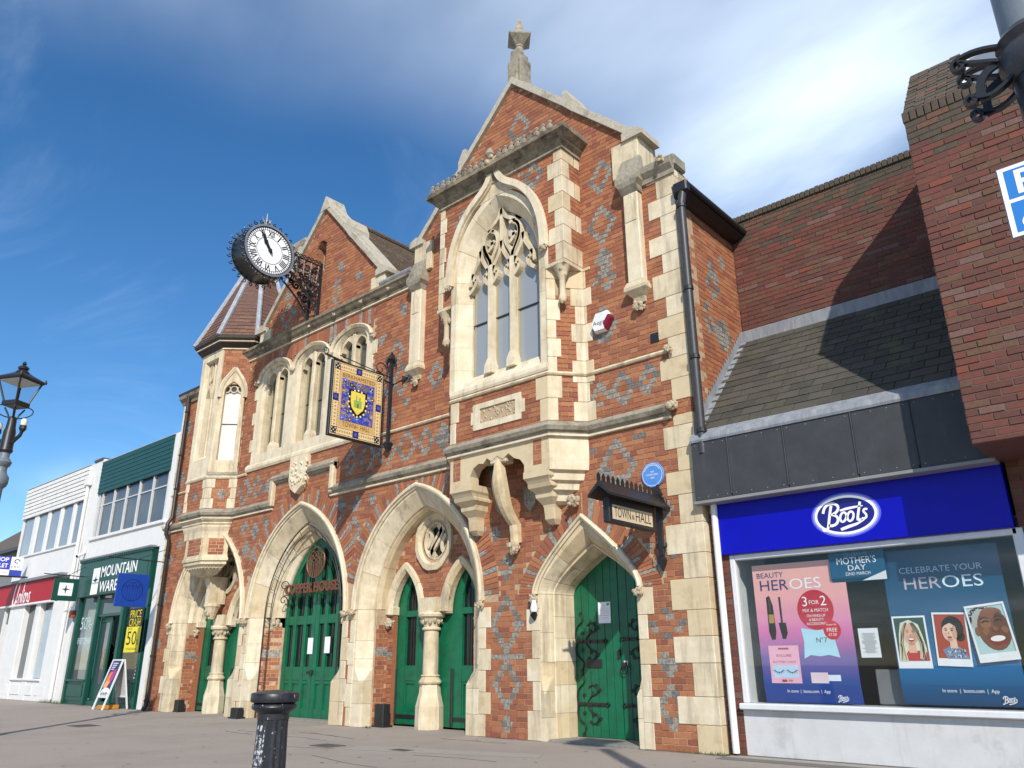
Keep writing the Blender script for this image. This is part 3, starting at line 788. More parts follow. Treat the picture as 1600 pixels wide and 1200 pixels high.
# ---- tympana with paired doors (arches 1 and 3)
def leaf_stack(mb, x0, x1, z0, z1, y, th=.045): mb.bbox(x0, x1, y, y + th, z0, z1, .006)
def tymp(a, cx, yb=.48, nm=0):
    off = .73; hw = .365
    subs = [Arch(cx - off, hw, .74, 1.88), Arch(cx + off, hw, .74, 1.88)]
    base = 1.85
    oc = (cx, 3.12); n = 12
    inner = a.curve(-.40, 12)
    outline = [(inner[0][0], base)]
    for s in subs:
        c = s.curve(0, 8); outline += [(c[0][0], base)] + c + [(c[-1][0], base)]
    outline += [(inner[-1][0], base)] + list(reversed(inner))
    hole = [(oc[0] + .30 * math.cos(2 * math.pi * i / 20), oc[1] + .34 * math.sin(2 * math.pi * i / 20)) for i in range(20)]
    t = MB().prism(outline, yb, .60, holes=[hole]).build('tympanum', MORTAR, TH)
    fr = Frame((0, yb - .006, 0), (1, 0, 0))
    def ins(x, z):
        if not a.inside(x, z, -.44) or z < base + .04: return False
        for s in subs:
            if s.inside(x, z, .10): return False
        return ((x - oc[0]) / .47) ** 2 + ((z - oc[1]) / .51) ** 2 > 1
    put_bricks(lay(cx - 1.4, cx + 1.4, base, 4.0, ins, rnd=random.Random(nm), weights=(5, 6, 2, 3, 1)), fr, t, BR, 0, key='ty')
    pr = [(-.005, yb + .10), (-.0, yb - .01), (.05, yb - .07), (.14, yb - .07), (.15, yb + .0), (.15, yb + .10)]
    for s in subs:
        segs(s, pr, 'sub_arch_stone', t, STS, 10, [0, 5, 10, 15, 20], sub=5)
    # oculus: octagonal surround, round splay, two curved daggers
    ring = MB(); k = 24
    oct_ = [(oc[0] + .50 / math.cos(((2 * math.pi * i / k + math.pi / 8) % (math.pi / 4)) - math.pi / 8) * math.cos(2 * math.pi * i / k) * .94, oc[1] + .54 / math.cos(((2 * math.pi * i / k + math.pi / 8) % (math.pi / 4)) - math.pi / 8) * math.sin(2 * math.pi * i / k) * .96) for i in range(k)]
    def cir(r): return [(oc[0] + r * math.cos(2 * math.pi * i / k), oc[1] + r * 1.08 * math.sin(2 * math.pi * i / k)) for i in range(k)]
    lv = [(oct_, yb + .05), (oct_, yb - .06), (cir(.40), yb - .07), (cir(.385), yb - .03), (cir(.33), yb + .04), (cir(.32), yb - .0), (cir(.29), yb + .0), (cir(.27), yb + .10)]
    ring.loft([[(x, y, z) for x, z in c] for c, y in lv], True, False)
    rg = ring.build('oculus_surround', STONE, t)
    tr = MB()
    for s in (1, -1):
        pts = bez((oc[0] + s * .02, yb + .05, oc[1] + s * .30), (oc[0] + s * .26, yb + .05, oc[1] + s * .12), (oc[0] - s * .02, yb + .05, oc[1] - s * .02), (oc[0] - s * .16, yb + .05, oc[1] - s * .24), 10)
        tr.tube(pts, .04, flat=(.05, .09))
        pts = bez((oc[0] + s * .24, yb + .05, oc[1] + s * .1), (oc[0] + s * .1, yb + .05, oc[1] - s * .02), (oc[0] + s * .12, yb + .05, oc[1] - s * .18), (oc[0] + s * .2, yb + .05, oc[1] - s * .2), 8)
        tr.tube(pts, .03, flat=(.04, .07))
    tr.build('oculus_tracery', STONE, t)
    MB().prism([(oc[0] + .33 * math.cos(2 * math.pi * i / 20), oc[1] + .37 * math.sin(2 * math.pi * i / 20)) for i in range(20)], .605, .62).build('oculus_backing', DARKIN, t)
    # column
    cy = yb - .03
    col = MB(); ns = 8
    col.lathe([(.235, 0), (.24, .05), (.235, .36), (.185, .56), (.172, .70)], (cx, cy, 0), 8)
    co = col.build('column', STONE_P, TH)
    MB().lathe([(.165, .70), (.195, .715), (.20, .74), (.165, .79), (.15, .82), (.165, .835), (.15, .855)], (cx, cy, 0), 20).build('column_base', STONE, co, True)
    MB().lathe([(.135, .85), (.13, 1.50), (.132, 1.58)], (cx, cy, 0), 20).build('shaft', STONE, co, True)
    cap = MB().lathe([(.135, 1.57), (.165, 1.585), (.165, 1.61), (.135, 1.63), (.14, 1.66), (.185, 1.76), (.20, 1.78), (.235, 1.80), (.245, 1.84), (.225, 1.875), (.19, 1.885)], (cx, cy, 0), 20)
    cap.build('capital', STONE, co, True)
    cl = MB(); rr = random.Random(nm)
    for i in range(14):
        an = 2 * math.pi * i / 14; cl.ball((cx + .175 * math.cos(an), cy + .175 * math.sin(an), 1.71 + .03 * (i % 2)), .036, 5, 0, (1, 1, 1.2))
    cl.build('carved_leaves', CARVE, co)
    # springer block joining the two sub arches
    MB().loft([[(cx + sx * w, cy + (-.12 if f else .14), z) for sx, f in ((-1, 1), (1, 1), (1, 0), (-1, 0))] for w, z in ((.205, 1.885), (.215, 1.95), (.235, 2.12))]).build('springer', STONE, co)
    for s, sub in ((-1, subs[0]), (1, subs[1])):
        xo = sub.cx + s * (hw + .06)
        MB().bbox(min(xo - .09, xo + .09), xo + .09, yb - .04, .62, 1.9 - .03, 2.02, .01).build('impost', STONE, t)
        carved(MB(), (xo, yb - .02, 1.74), .11, 70 + s + nm, 18).build('carved_corbel', CARVE, t)
        x0, x1 = sorted((sub.cx + s * (hw - .01), a.cx + s * (a.w - .42)))
        MB().box(x0, x1, yb + .02, .60, 0, 1.88).build('door_pier', BR[1], t)
        put_bricks(lay(x0, x1, 0, 1.7, lambda u, z: True, lambda u, z: 1 if 1.1 < z < 1.25 else 0, rnd=random.Random(nm + s)), Frame((0, yb + .012, 0), (1, 0, 0)), t, BR, 0, key='dp')
    for s, sub in ((-1, subs[0]), (1, subs[1])):
        d_ = single_door(sub, hw + .02, .62)
        xa, xb = sorted((sub.cx - s * (hw + .018), cx + .0 * s)); MB().bbox(xa, xb, .621, .675, .03, 2.0, .006).build('stile', GREEN, d_)
    return t
def green_part(name, mbb, parent): return mbb.build(name, GREEN, parent)
def single_door(sub, half, y):
    c = sub.curve(.02, 8)
    d = MB().prism([(sub.cx - half, .03), (sub.cx + half, .03)] + list(reversed(c)), y + .06, y + .075).build('door', pm('dark_glass_door', (.01, .012, .012), None, 5, .12, spec=.6), TH)
    x0, x1 = sub.cx - half, sub.cx + half
    def vert(name, a, b):
        za, zb = sub.top(max(a, x0 + .02), .02), sub.top(min(b, x1 - .02), .02)
        if a < sub.cx < b: MB().prism([(a, .03), (b, .03), (b, zb), (sub.cx, sub.top(sub.cx, .02)), (a, za)], y, y + .055).build(name, GREEN, d)
        else: MB().prism([(a, .03), (b, .03), (b, zb), (a, za)], y, y + .055).build(name, GREEN, d)
    vert('stile', x0, x0 + .24); vert('stile', x1 - .24, x1)
    for a, b in ((.03, .22), (.74, 1.0), (1.83, 1.94)):
        MB().bbox(x0 + .24, x1 - .24, y + .002, y + .055, a, b, .008).build('rail', GREEN, d)
    MB().bbox(x0 + .22, x1 - .22, y + .035, y + .06, .2, .76, .004).build('door_panel', GREEN, d)
    t = MB(); t.box(x0 + .24, x0 + .275, y + .01, y + .05, .22, .74); t.box(x0 + .24, x1 - .24, y + .012, y + .05, .70, .74); t.build('panel_moulding', GREEN, d)
    # head pieces make the pointed light
    hx_ = sub.top(sub.cx, .02)
    for s in (-1, 1):
        MB().prism([(sub.cx + s * (half - .24), 2.15), (sub.cx + s * (half - .24), sub.top(sub.cx + s * (half - .24), .02)), (sub.cx, hx_), (sub.cx, hx_ - .14)] if s < 0 else [(sub.cx, hx_ - .14), (sub.cx, hx_), (sub.cx + s * (half - .24), sub.top(sub.cx + s * (half - .24), .02)), (sub.cx + s * (half - .24), 2.15)], y + .001, y + .055).build('door_head', GREEN, d)
    b = MB()
    for k in (-.035, .03): b.tube([(sub.cx + k, y + .04, 1.0), (sub.cx + k, y + .04, 2.3)], .008, 6)
    b.build('glazing_bars', IRON, d)
    s = MB(); s.box(x0 + .0, x1 - .05, y - .012, y, .13, .19); s.bbox(x0 - .01, x0 + .05, y - .03, y, .05, .95, .01); s.build('strap_hinge', IRON, d)
    return d
tymp(A1, 1.83, nm=1); tymp(A3, 9.02, nm=2)

# ---- double door of the middle arch
def double_door():
    cx, half, y = A2.cx, A2.w - .665, .53
    ar = Arch(cx, half, A2.curve(-.665, 10)[10][1] - A2.zs, A2.zs)
    d = MB().prism([(cx - half, .03), (cx + half, .03)] + list(reversed(ar.curve(0, 12))), y + .06, y + .075).build('double_door', _mats['dark_glass_door'], TH)
    n = 3; sw = .105
    for side in (-1, 1):
        lw = half - .006; xs = []
        for k in range(n + 1):
            w = sw if 0 < k < n else .12
            c = .0 + (lw) * k / n
            a = min(max(c - w / 2, .006), lw - w); xs.append((a, a + w))
        for k, (a, b) in enumerate(xs):
            a_, b_ = (cx + a, cx + b) if side > 0 else (cx - b, cx - a)
            za, zb = ar.top(max(a_, cx - half + .012)), ar.top(min(b_, cx + half - .012))
            MB().prism([(a_, .03), (b_, .03), (b_, zb), (a_, za)], y - .002 * (k % 2), y + .055).build('stile', GREEN, d)
        gaps = [(xs[k][1], xs[k + 1][0]) for k in range(n)]
        for g0, g1 in gaps:
            a_, b_ = (cx + g0, cx + g1) if side > 0 else (cx - g1, cx - g0)
            for z0, z1 in ((.03, .20), (.72, .98), (1.80, 1.98)):
                MB().bbox(a_ - .002, b_ + .002, y + .003, y + .055, z0, z1, .01).build('rail', GREEN, d)
            MB().bbox(a_ - .002, b_ + .002, y + .03, y + .058, .18, .75, .004).build('door_panel', GREEN, d)
            m_ = MB(); m_.box(a_, b_, y + .008, y + .03, .66, .72); m_.box(a_, a_ + .022, y + .009, y + .03, .2, .66); m_.build('panel_moulding', GREEN, d)
            MB().tube([((a_ + b_) / 2, y + .04, .98), ((a_ + b_) / 2, y + .04, min(ar.top((a_ + b_) / 2), 3.3))], .011, 6).build('glazing_bar', IRON, d)
    for s in (-1, 1):
        # inner frame following the arch
        c0 = ar.curve(0, 12); c1 = ar.curve(-.13, 12)
        seg = range(0, 12) if s < 0 else range(12, 24)
        for i0 in (0, 4, 8):
            ii = [seg[0] + i0 + k for k in range(5)] if seg[0] + i0 + 4 <= seg[-1] + 1 else []
            if ii: MB().prism([c0[i] for i in ii] + [c1[i] for i in reversed(ii)], y - .004, y + .055).build('door_head', GREEN, d)
    l = MB(); l.bbox(cx - .16, cx + .03, y - .03, y - .004, .86, .90, .006); l.bbox(cx - .02, cx + .05, y - .05, y - .004, .82, .92, .008); l.build('padlock_hasp', IRON, d)
    # iron arch of the shop sign frame standing before the doors
    c = A2.curve(-.44, 16); f = MB()
    f.tube([(c[0][0], .16, 0)] + [(x, .16, z) for x, z in c] + [(c[-1][0], .16, 0)], .011, 6)
    c2 = A2.curve(-.56, 16); f.tube([(c2[0][0], .22, 0)] + [(x, .22, z) for x, z in c2] + [(c2[-1][0], .22, 0)], .009, 6)
    for i in range(0, 33, 2): f.tube([(c[i][0], .16, c[i][1]), (c2[i][0], .22, c2[i][1])], .005, 5)
    for k in range(8):
        for s in (0, -1): f.tube([(c[s][0], .16, .2 + k * .24), (c2[s][0], .22, .2 + k * .24)], .005, 5)
    f.build('sign_frame', IRON, None).name = 'sign_arch'
    return d
DD = double_door()
sa = bpy.data.objects['sign_arch']; tag(sa, 'thin black iron hoop frame lining the widest middle doorway', 'sign frame')

# ---- plank door under the bay
def plank_door():
    half, y = .70, .64; cx = A4.cx; ar = Arch(cx, half, 1.09 - .255 * 2.05, 2.0, .3)
    d = MB().prism([(cx - half - .02, .0), (cx + half + .02, 0)] + list(reversed(Arch(cx, half + .02, 1.09 - .22 * 2.05, 2.0, .3).curve(0, 10))), y + .045, y + .06).build('door', GREEN, TH)
    e = [-.70, -.57, -.44, -.31, -.17, -.03, .10, .10, .24, .40, .56, .70]; e = [-.70, -.565, -.43, -.29, -.15, -.02, .115, .26, .41, .56, .70]
    for k, (a, b) in enumerate(zip(e, e[1:])):
        a_, b_ = cx + a + .004, cx + b - .004
        if abs(b - .115) < .01: b_ -= .006
        m_ = MB(); za, zb = ar.top(a_), ar.top(b_)
        mid = [(cx, ar.top(cx))] if a_ < cx < b_ else []
        m_.prism([(a_, .035), (b_, .035), (b_, zb)] + mid + [(a_, za)], y + rq.uniform(0, .004), y + .045)
        m_.build('plank', GREEN, d)
    def scroll(x0, z0, s=1, mir=1):
        m_ = MB(); yy = y - .012
        def T(pts, r): m_.tube([(x0 + mir * u, yy, z0 + v) for u, v in pts], r, 6)
        m_.bbox(min(x0, x0 + mir * .50), max(x0, x0 + mir * .50), yy - .008, y + .002, z0 - .022, z0 + .022, .004)
        T([(.50, 0), (.53, .03), (.57, 0), (.53, -.03), (.50, 0)], .010)
        for k in (.14, .27, .40): m_.ball((x0 + mir * k, yy - .01, z0), .018, 6)
        for v in (1, -1):
            T(bez((.03, 0), (-.03, v * .12), (.02, v * .22), (.10, v * .26)), .013)
            T(bez((.10, v * .26), (.16, v * .30), (.13, v * .36), (.10, v * .40)), .010)
            T([(.10 + .05 * 0 + u, v * w) for u, w in spiral((.20, .17), .10, .02, 2.6, -3.2, 20)], .010)
            T(bez((.18, 0), (.20, v * .06), (.24, v * .10), (.28, v * .12)), .009)
            for (u, w) in ((.10, .40), (.40, .19), (.34, .25), (.28, .13), (.12, .12)):
                for an in range(5):
                    t = an * 1.2566 + .4; T([(u, v * w), (u + .028 * math.cos(t), v * w + .028 * math.sin(t))], .008)
        return m_.build('strap_hinge', IRON, d)
    scroll(cx - .68, 1.33); scroll(cx - .68, .47); scroll(cx + .68, 1.35, mir=-1); scroll(cx + .68, .47, mir=-1)
    MB().bbox(cx - .50, cx - .22, y - .015, y + .01, .96, 1.08, .006).build('letterbox', IRON, d)
    k = MB(); k.lathe([(.0, 0), (.03, .005), (.03, .02), (.012, .03), (.012, .05), (.035, .06), (.035, .075), (0.0, .085)], n=12); 
    for i, v in enumerate(k.v): k.v[i] = (cx + .19 + v[0], y - v[2], 1.0 + v[1])
    k.tube([(cx + .19 + .055 * math.sin(t * .35), y - .05, .94 + .055 * math.cos(t * .35)) for t in range(19)], .009, 6)
    k.build('ring_handle', IRON, d, True)
    l = MB(); l.bbox(cx + .06, cx + .10, y - .02, y + .01, 1.08, 1.20, .005); l.build('lock_plate', IRON, d)
    return d
PD = plank_door()
MB().box(A4.cx - .74, A4.cx + .74, .02, .66, .0, .028).build('doorstep', pm('worn_step', (.30, .28, .25), (.22, .2, .18), 20, .9, .5), TH)
MB().box(A2.cx - 1.3, A2.cx + 1.3, .2, .60, 0, .028).build('doorstep', _mats['worn_step'], TH)

# ---- three-light window group of the first floor
def tri_window():
    x0, u = 3.13, 1.455; zs, ztop = 7.42, 7.86
    heads = [Arch(x0 + u * (i + .5), u / 2 - .20, .36, zs, .85, 1.0) for i in range(3)]
    # stone screen with openings
    outl_ = [(3.05, 5.30), (7.60, 5.30), (7.60, 7.5)] + [(7.5, 7.5)]
    tp = []
    for i in (2, 1, 0):
        h = Arch(x0 + u * (i + .5), u / 2 - .01, .46, zs, .85, 1.0).curve(0, 8); tp += list(reversed(h))
    poly = [(3.13, 5.30), (7.50, 5.30)] + tp
    holes = [[(h.cx - h.w, 5.62), (h.cx - h.w, zs)] + h.curve(0, 8)[1:-1] + [(h.cx + h.w, zs), (h.cx + h.w, 5.62)] for h in heads]
    w_ = MB().prism(poly, -.012, .16, holes=holes).build('window', STONE_P, TH)
    for i, h in enumerate(heads):
        hh = Arch(h.cx, u / 2 - .005, .47, zs, .85, 1.0)
        pr = [(-.09, -.01), (-.09, -.05), (-.03, -.085), (.0, -.06), (.0, -.01)]
        cs = [hh.curve(o_, 12) for o_, y in pr]
        MB().loft([[(c[k][0], y, c[k][1]) for c, (o_, y) in zip(cs, pr)] for k in range(25)]).build('hood_mould', STONE, w_)
        # splayed reveal
        hp = lambda o_, y: [(h.cx - h.w - o_, y, 5.62)] + [(p[0], y, p[1]) for p in h.curve(o_, 8)] + [(h.cx + h.w + o_, y, 5.62)]
        MB().loft([hp(0.004, -.014), hp(-.05, .05), hp(-.055, .24)], closed=False, caps=False).build('reveal', STONE, w_)
        MB().bbox(h.cx - .065, h.cx + .065, .03, .22, 5.60, zs + .30, .03).build('mullion', STONE, w_)
        MB().loft([[(h.cx + sx * .09, y, z) for sx, y in ((-1, .0), (1, .0), (1, .2), (-1, .2))] for z in (5.58, 5.74)] + [[(h.cx + sx * .06, y, 5.86) for sx, y in ((-1, .04), (1, .04), (1, .2), (-1, .2))]]).build('mullion_foot', STONE_P, w_)
        for s in (-1, 1):
            sx = h.cx + s * .23
            sub = Arch(sx, .165, .17, zs + .02, .5)
            c = sub.curve(0, 6); top = [(sx + .22, 7.95), (sx - .22, 7.95)]
            MB().prism([(sx - .22, zs - .05), (sx - .165, zs - .05)] + c + [(sx + .165, zs - .05), (sx + .22, zs - .05)] + [(sx + .22, 7.70), (sx - .22, 7.70)], .06, .2).build('light_head', STONE, w_)
            MB().box(h.cx + s * .05 if s > 0 else h.cx - .45, h.cx + .45 if s > 0 else h.cx - .05, .205, .215, 5.6, 7.75).build('pane', PANE, w_)
            MB().box(min(sx - .2, sx + .2), sx + .2, .19, .206, 6.53, 6.55).build('glazing_bar', IRON, w_)
            for e in (-.175, .175): MB().box(sx + e - .012, sx + e + .012, .17, .206, 5.62, 7.5).build('casement_stile', pm('buff_window_frame', (.42, .36, .19), (.36, .3, .16), 9, .6), w_)
    # sloping sill
    MB().loft([[(x, y, z) for y, z in ((-.03, 5.25), (-.055, 5.30), (-.05, 5.36), (.16, 5.64), (.2, 5.64), (.2, 5.25))] for x in (2.98, 7.58)]).build('sill', STONE_P, w_)
    for sgn, xe in ((1, 7.47), (-1, 3.16)):
        z = 5.36; k = 0
        while z < 7.38:
            hh = min(rq.choice((.31, .36)), 7.42 - z); w = .17 if k % 2 else .05
            MB().bbox(*sorted((xe, xe + sgn * w)), -.016, .1, z + .002, z + hh - .002, .006).build('quoin', rq.choice(STS), w_); z += hh; k += 1
    for x in (3.10, 7.53): carved(MB(), (x, -.06, 7.42), .075, int(x * 9)).build('label_stop', CARVE, w_)
    for x in (x0 + u, x0 + 2 * u): MB().bbox(x - .075, x + .075, -.09, .02, 7.36, 7.47, .03).build('label_stop', CARVE, w_)
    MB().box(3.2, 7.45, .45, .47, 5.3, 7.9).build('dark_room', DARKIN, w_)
tri_window()
# brick fan over the window group
fan = MB()
for i in range(3):
    c_ = 3.13 + 1.455 * (i + .5)
    for k in range(14):
        x = c_ - .70 + k * .1; z0 = Arch(c_, .73, .47, 7.42, .85, 1.0).top(x + .045) + .01
        if z0 > 8.12: continue
        fan.prism([(x + .004, z0), (x + .094, z0), (x + .098, 8.19), (x, 8.19)], -.006, .03, rq.choice((0, 1, 1, 3, 3, 4, 7)))
fan.build('window_arch_brickwork', BR, TH)['kind'] = 'stuff'
# carved shield below
sh = MB().prism([(5.02, 5.24), (5.02, 4.72), (5.10, 4.55), (5.30, 4.42), (5.50, 4.55), (5.58, 4.72), (5.58, 5.24)], -.14, .02)
so = sh.build('carved_shield', STONE_P, TH)
cm_ = MB(); rr = random.Random(8)
for i in range(26): cm_.ball((rr.uniform(5.09, 5.5), -.145, rr.uniform(4.62, 5.12)), rr.uniform(.02, .045), 5)
for z in (4.66, 4.86, 5.06): cm_.tube([(5.56 + .06 * math.cos(t * .5), -.11, z + .08 * math.sin(t * .5)) for t in range(12)], .022, 5)
cm_.build('shield_carving', STONE_P, so)

# ---- eaves cornice, gutters, gables
CORN = [(0, 8.17), (.03, 8.17), (.05, 8.21), (.04, 8.23), (.10, 8.27), (.15, 8.35), (.17, 8.36), (.17, 8.42), (.05, 8.47), (0, 8.47)]
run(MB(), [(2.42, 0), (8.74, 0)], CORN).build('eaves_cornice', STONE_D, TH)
run(MB(), [(2.42, 0), (8.74, 0)], [(0, 8.135), (.045, 8.14), (.045, 8.168), (0, 8.168)]).build('cornice_fillet', STONE_P, TH)
for x in (3.35, 4.3, 5.25, 6.2, 7.15, 8.05): carved(MB(), (x, -.13, 8.28), .05, int(x * 7), 8).build('carved_boss', CARVE, TH)
MB().tube([(7.75, -.10, 8.50), (8.72, -.10, 8.50)], .055, 8).build('gutter_roll', LEAD, TH)
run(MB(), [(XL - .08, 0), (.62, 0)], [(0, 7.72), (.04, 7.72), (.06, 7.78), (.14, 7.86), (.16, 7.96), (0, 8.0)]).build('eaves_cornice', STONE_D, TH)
MB().tube([(XL - .1, -.13, 7.99), (.6, -.13, 7.99)], .05, 8).build('gutter', IRON, TH)
def coping(cx, half, slope, zap, name, step_at, kn_w, kn_z, over=.06, th=.115, y0=-.075, y1=.42):
    for s in (-1, 1):
        def pt(d, up): return (cx + s * d, zap - d * slope + up)
        k = math.sqrt(1 + slope * slope)
        lift = th * k
        # two lengths with a stepped block between
        for a, b, e in ((0.0, step_at, .0), (step_at, half, -.02)):
            pts = [pt(a, 0 + e), pt(b, 0 + e), pt(b, lift + e), pt(a, lift + e)]
            if s > 0: pts = pts
            MB().prism(pts, y0, y1).build('coping', STONE_C, TH)
            pts = [pt(a, lift + e - .012), pt(b, lift + e - .012), pt(b, lift + e + .05), pt(a, lift + e + .05)]
            MB().prism(pts, y0 + .12, y1 - .12).build('coping_roll', STONE_C, TH)
        d0 = step_at
        pts = [pt(d0 - .10, -.0), pt(d0 + .10, -.03), pt(d0 + .10, lift + .10), pt(d0 - .02, lift + .22), pt(d0 - .10, lift + .14)]
        MB().prism(pts, y0 - .012, y1 + .01).build('coping_step', STONE_C, TH)
        # kneeler block at the foot
        xa, xb = sorted((cx + s * (half - kn_w), cx + s * (half + .05)))
        MB().bbox(xa, xb, -.06, y1, kn_z, zap - half * slope + .02, .012).build('kneeler', STONE, TH)
        xa, xb = sorted((cx + s * (half - .22), cx + s * (half + .16)))
        zt = zap - half * slope
        MB().prism([(xa, zt - .0), (xb, zt - .0), (xb, zt + .10), (xa + (xb - xa) * .5, zt + .20), (xa, zt + .14)] , y0 - .03, y1 + .03).build('kneeler_cap', STONE_C, TH)
coping(GLc, 2.36, 1.10, 11.36, 'l', 1.02, .42, 8.46)
coping(GRc, 2.62, .985, 11.56, 'r', 1.32, .46, 8.36)
# window slit in the left gable
MB().box(5.04, 5.56, .24, .26, 9.6, 10.6).build('slit_backing', DARKIN, TH)
m_ = MB(); z = 9.70; k = 0
while z < 10.5:
    for xa, xb in ((4.87 if k % 2 else 4.93, 5.105), (5.495, 5.73 if k % 2 else 5.67)): m_.bbox(xa, xb, -.005, .2, z + .004, z + .0735, .003, rq.randint(0, 2))
    z += .0775; k += 1
for k in range(7):
    t = -.9 + k * .3; m_.M = Matrix.Translation((5.30 + .17 * math.sin(t), -.006, 10.40 + .12 * math.cos(t))) @ Matrix.Rotation(t, 4, 'Y'); m_.bbox(-.036, .036, 0, .2, .0, .20, .003, rq.randint(0, 2))
m_.M = None; m_.build('slit_surround', BR, TH)['kind'] = 'stuff'
# apex stone of left gable
MB().prism([(GLc - .2, 11.30), (GLc + .2, 11.30), (GLc + .02, 11.66), (GLc - .02, 11.66)], -.085, .43).build('apex_stone', STONE_C, TH)
# finial of the right gable
f = MB()
f.bbox(GRc - .115, GRc + .115, -.04, .36, 11.50, 12.14, .02)
fo = f.build('finial', STONE_W, TH)
m_ = MB(); m_.prism([(GRc - .11, 12.13), (GRc + .11, 12.13), (GRc + .075, 12.42), (GRc - .075, 12.42)], .0, .34); m_.build('finial_neck', STONE_W, fo)
for s in (-1, 1): MB().bbox(GRc + s * .145 - .028, GRc + s * .145 + .028, .0, .32, 11.45, 12.20, .012).build('finial_shoulder', STONE_W, fo)
m_ = MB(); m_.lathe([(.085, 12.40), (.08, 12.56), (.095, 12.575), (.095, 12.60), (.08, 12.62)], (GRc, .17, 0), 12); m_.build('finial_shaft', STONE_W, fo)
m_ = MB(); m_.M = Matrix.Translation((GRc, .17, 0)) @ Matrix.Rotation(R_(45), 4, 'Z') @ Matrix.Translation((-GRc, -.17, 0))
m_.loft([[(GRc + sx * w, .17 + sy * w, z) for sx, sy in ((-1, -1), (1, -1), (1, 1), (-1, 1))] for w, z in ((.07, 12.60), (.215, 12.77), (.22, 12.80), (.095, 12.92), (.075, 13.0), (.08, 13.02), (.06, 13.10), (.03, 13.28), (.015, 13.29))]); m_.build('finial_cap', STONE_W, fo)
# pilaster strips beside the right gable
for xa, xb in ((8.78, 9.08), (13.80, 14.06)):
    p_ = MB().bbox(xa, xb, -.13, .02, 6.42, 7.95, .012).build('pilaster', STONE_P, TH)
    xm = (xa + xb) / 2
    MB().loft([[(xm + sx * w, y, z) for sx, y in ((-1, -d), (1, -d), (1, .02), (-1, .02))] for w, d, z in ((.09, .02, 6.10), (.10, .06, 6.18), (.19, .16, 6.28), (.19, .17, 6.33), (.15, .14, 6.42))]).build('pilaster_base', STONE, p_)
    carved(MB(), (xm, -.06, 6.05), .10, int(xa), 16).build('carved_corbel', CARVE, p_)
    MB().loft([[(xm + sx * w, y, z) for sx, y in ((-1, -d), (1, -d), (1, .02), (-1, .02))] for w, d, z in ((.15, .13, 7.95), (.16, .2, 8.05), (.21, .22, 8.12), (.21, .22, 8.2), (.17, .06, 8.62))]).build('pilaster_weathering', STONE_W, p_)
    MB().prism([(xm - .10, 7.45), (xm + .10, 7.45), (xm + .10, 7.75), (xm, 7.95), (xm - .10, 7.75)], -.14, -.10).build('pilaster_panel', STONE, p_)
run(MB(), [(14.06, 0), (14.66, 0)], [(0, 8.05), (.04, 8.05), (.05, 8.12), (.12, 8.2), (.14, 8.3), (0, 8.36)]).build('eaves_cornice', STONE_W, TH)
MB().bbox(14.3, 14.68, -.02, .36, 8.2, 8.42, .03).build('corner_block', STONE_W, TH)

# ---- bay window
bay = MB().prism_z([(9.98, .01), (10.37, -BYp + .008), (10.46, -BYp + .008), (10.46, 0.01)], 4.25, 7.05)
bay.prism_z([(12.38, .01), (12.38, -BYp + .008), (12.47, -BYp + .008), (12.860, .008)], 4.25, 7.05)
bay.box(10.459, 12.381, -BYp + .008, .005, 4.25, 5.38)
bay_front = [(9.98, 7.05), (10.47, 7.05)] 
barch = Arch(BYc - .02, 1.0, 1.45, 7.45)
c_ = barch.curve(-.02, 12)
bay.prism([(9.98, 7.06), (c_[0][0], 7.06)] + c_ + [(c_[-1][0], 7.06), (12.862, 7.06), (12.862, 9.34), (9.98, 9.34)], -BYp + .008, -.22)
bay.box(9.98, 10.3, -.22, .005, 7.06, 9.34); bay.box(12.55, 12.862, -.22, .005, 7.06, 9.34); bay.box(10.3, 12.55, -.2, .0, 8.95, 9.34)
bay = bay.build('bay', MORTAR, TH)
def grey_b(x, z):
    for cx, cz, a, b, ring in ((12.22, 8.85, .24, .3, 1), (10.55, 8.6, .24, .33, 1), (10.85, 9.0, .1, .06, 0), (11.95, 9.02, .1, .06, 0)):
        v = abs(x - cx) / a + abs(z - cz) / b
        if v <= 1 and (not ring or v > .5): return 1
    return 0
def in_bay(x, z):
    if z > 9.32: return False
    if z < 5.2: return 4.42 < z and 10.36 < x < 12.48 and not (10.92 < x < 11.92 and 4.62 < z < 5.02)
    if z < 7.45: return (z > 7.05) and (abs(x - BYc) > 1.0)
    return not barch.inside(x, z, .02)
put_bricks(lay(9.98, 12.865, 4.42, 9.34, in_bay, grey_b, rnd=random.Random(31)), Frame((0, -BYp, 0), (1, 0, 0)), bay, BR, 0, key='bay')
put_bricks(lay(0, BYp, 7.06, 9.34, lambda u, z: True, None, rnd=random.Random(32)), Frame((12.87, -BYp, 0), (0, 1, 0)), bay, BR, 0, key='bays')
cu = Vector((.39, BYp, 0)); cl_ = cu.length
frc = Frame((12.48, -BYp, 0), cu)
put_bricks(lay(.14, .47, 4.46, 6.55, lambda u, z: True, None, rnd=random.Random(33)), frc, bay, BR, 0, key='bayc')
# corner stones: square corner above the capital, both faces
z = 7.06; k = 0
while z < 9.3:
    hh = min(.31, 9.32 - z); w = .30 if k % 2 else .17; d = .20 if k % 2 else .33
    MB().bbox(12.87 - w, 12.878, -BYp - .011, -BYp + d, z + .002, z + hh - .002, .006).build('quoin', rq.choice(STS), bay)
    if k % 2 == 0: MB().bbox(12.70, 12.879, -.12, .02, z + .002, z + hh - .002, .006).build('quoin', rq.choice(STS), bay)
    w = .17 if k % 2 else .12
    MB().bbox(9.965, 9.965 + w, -BYp - .011, -.1, z + .002, z + hh - .002, .006).build('quoin', rq.choice(STS), bay)
    z += hh; k += 1
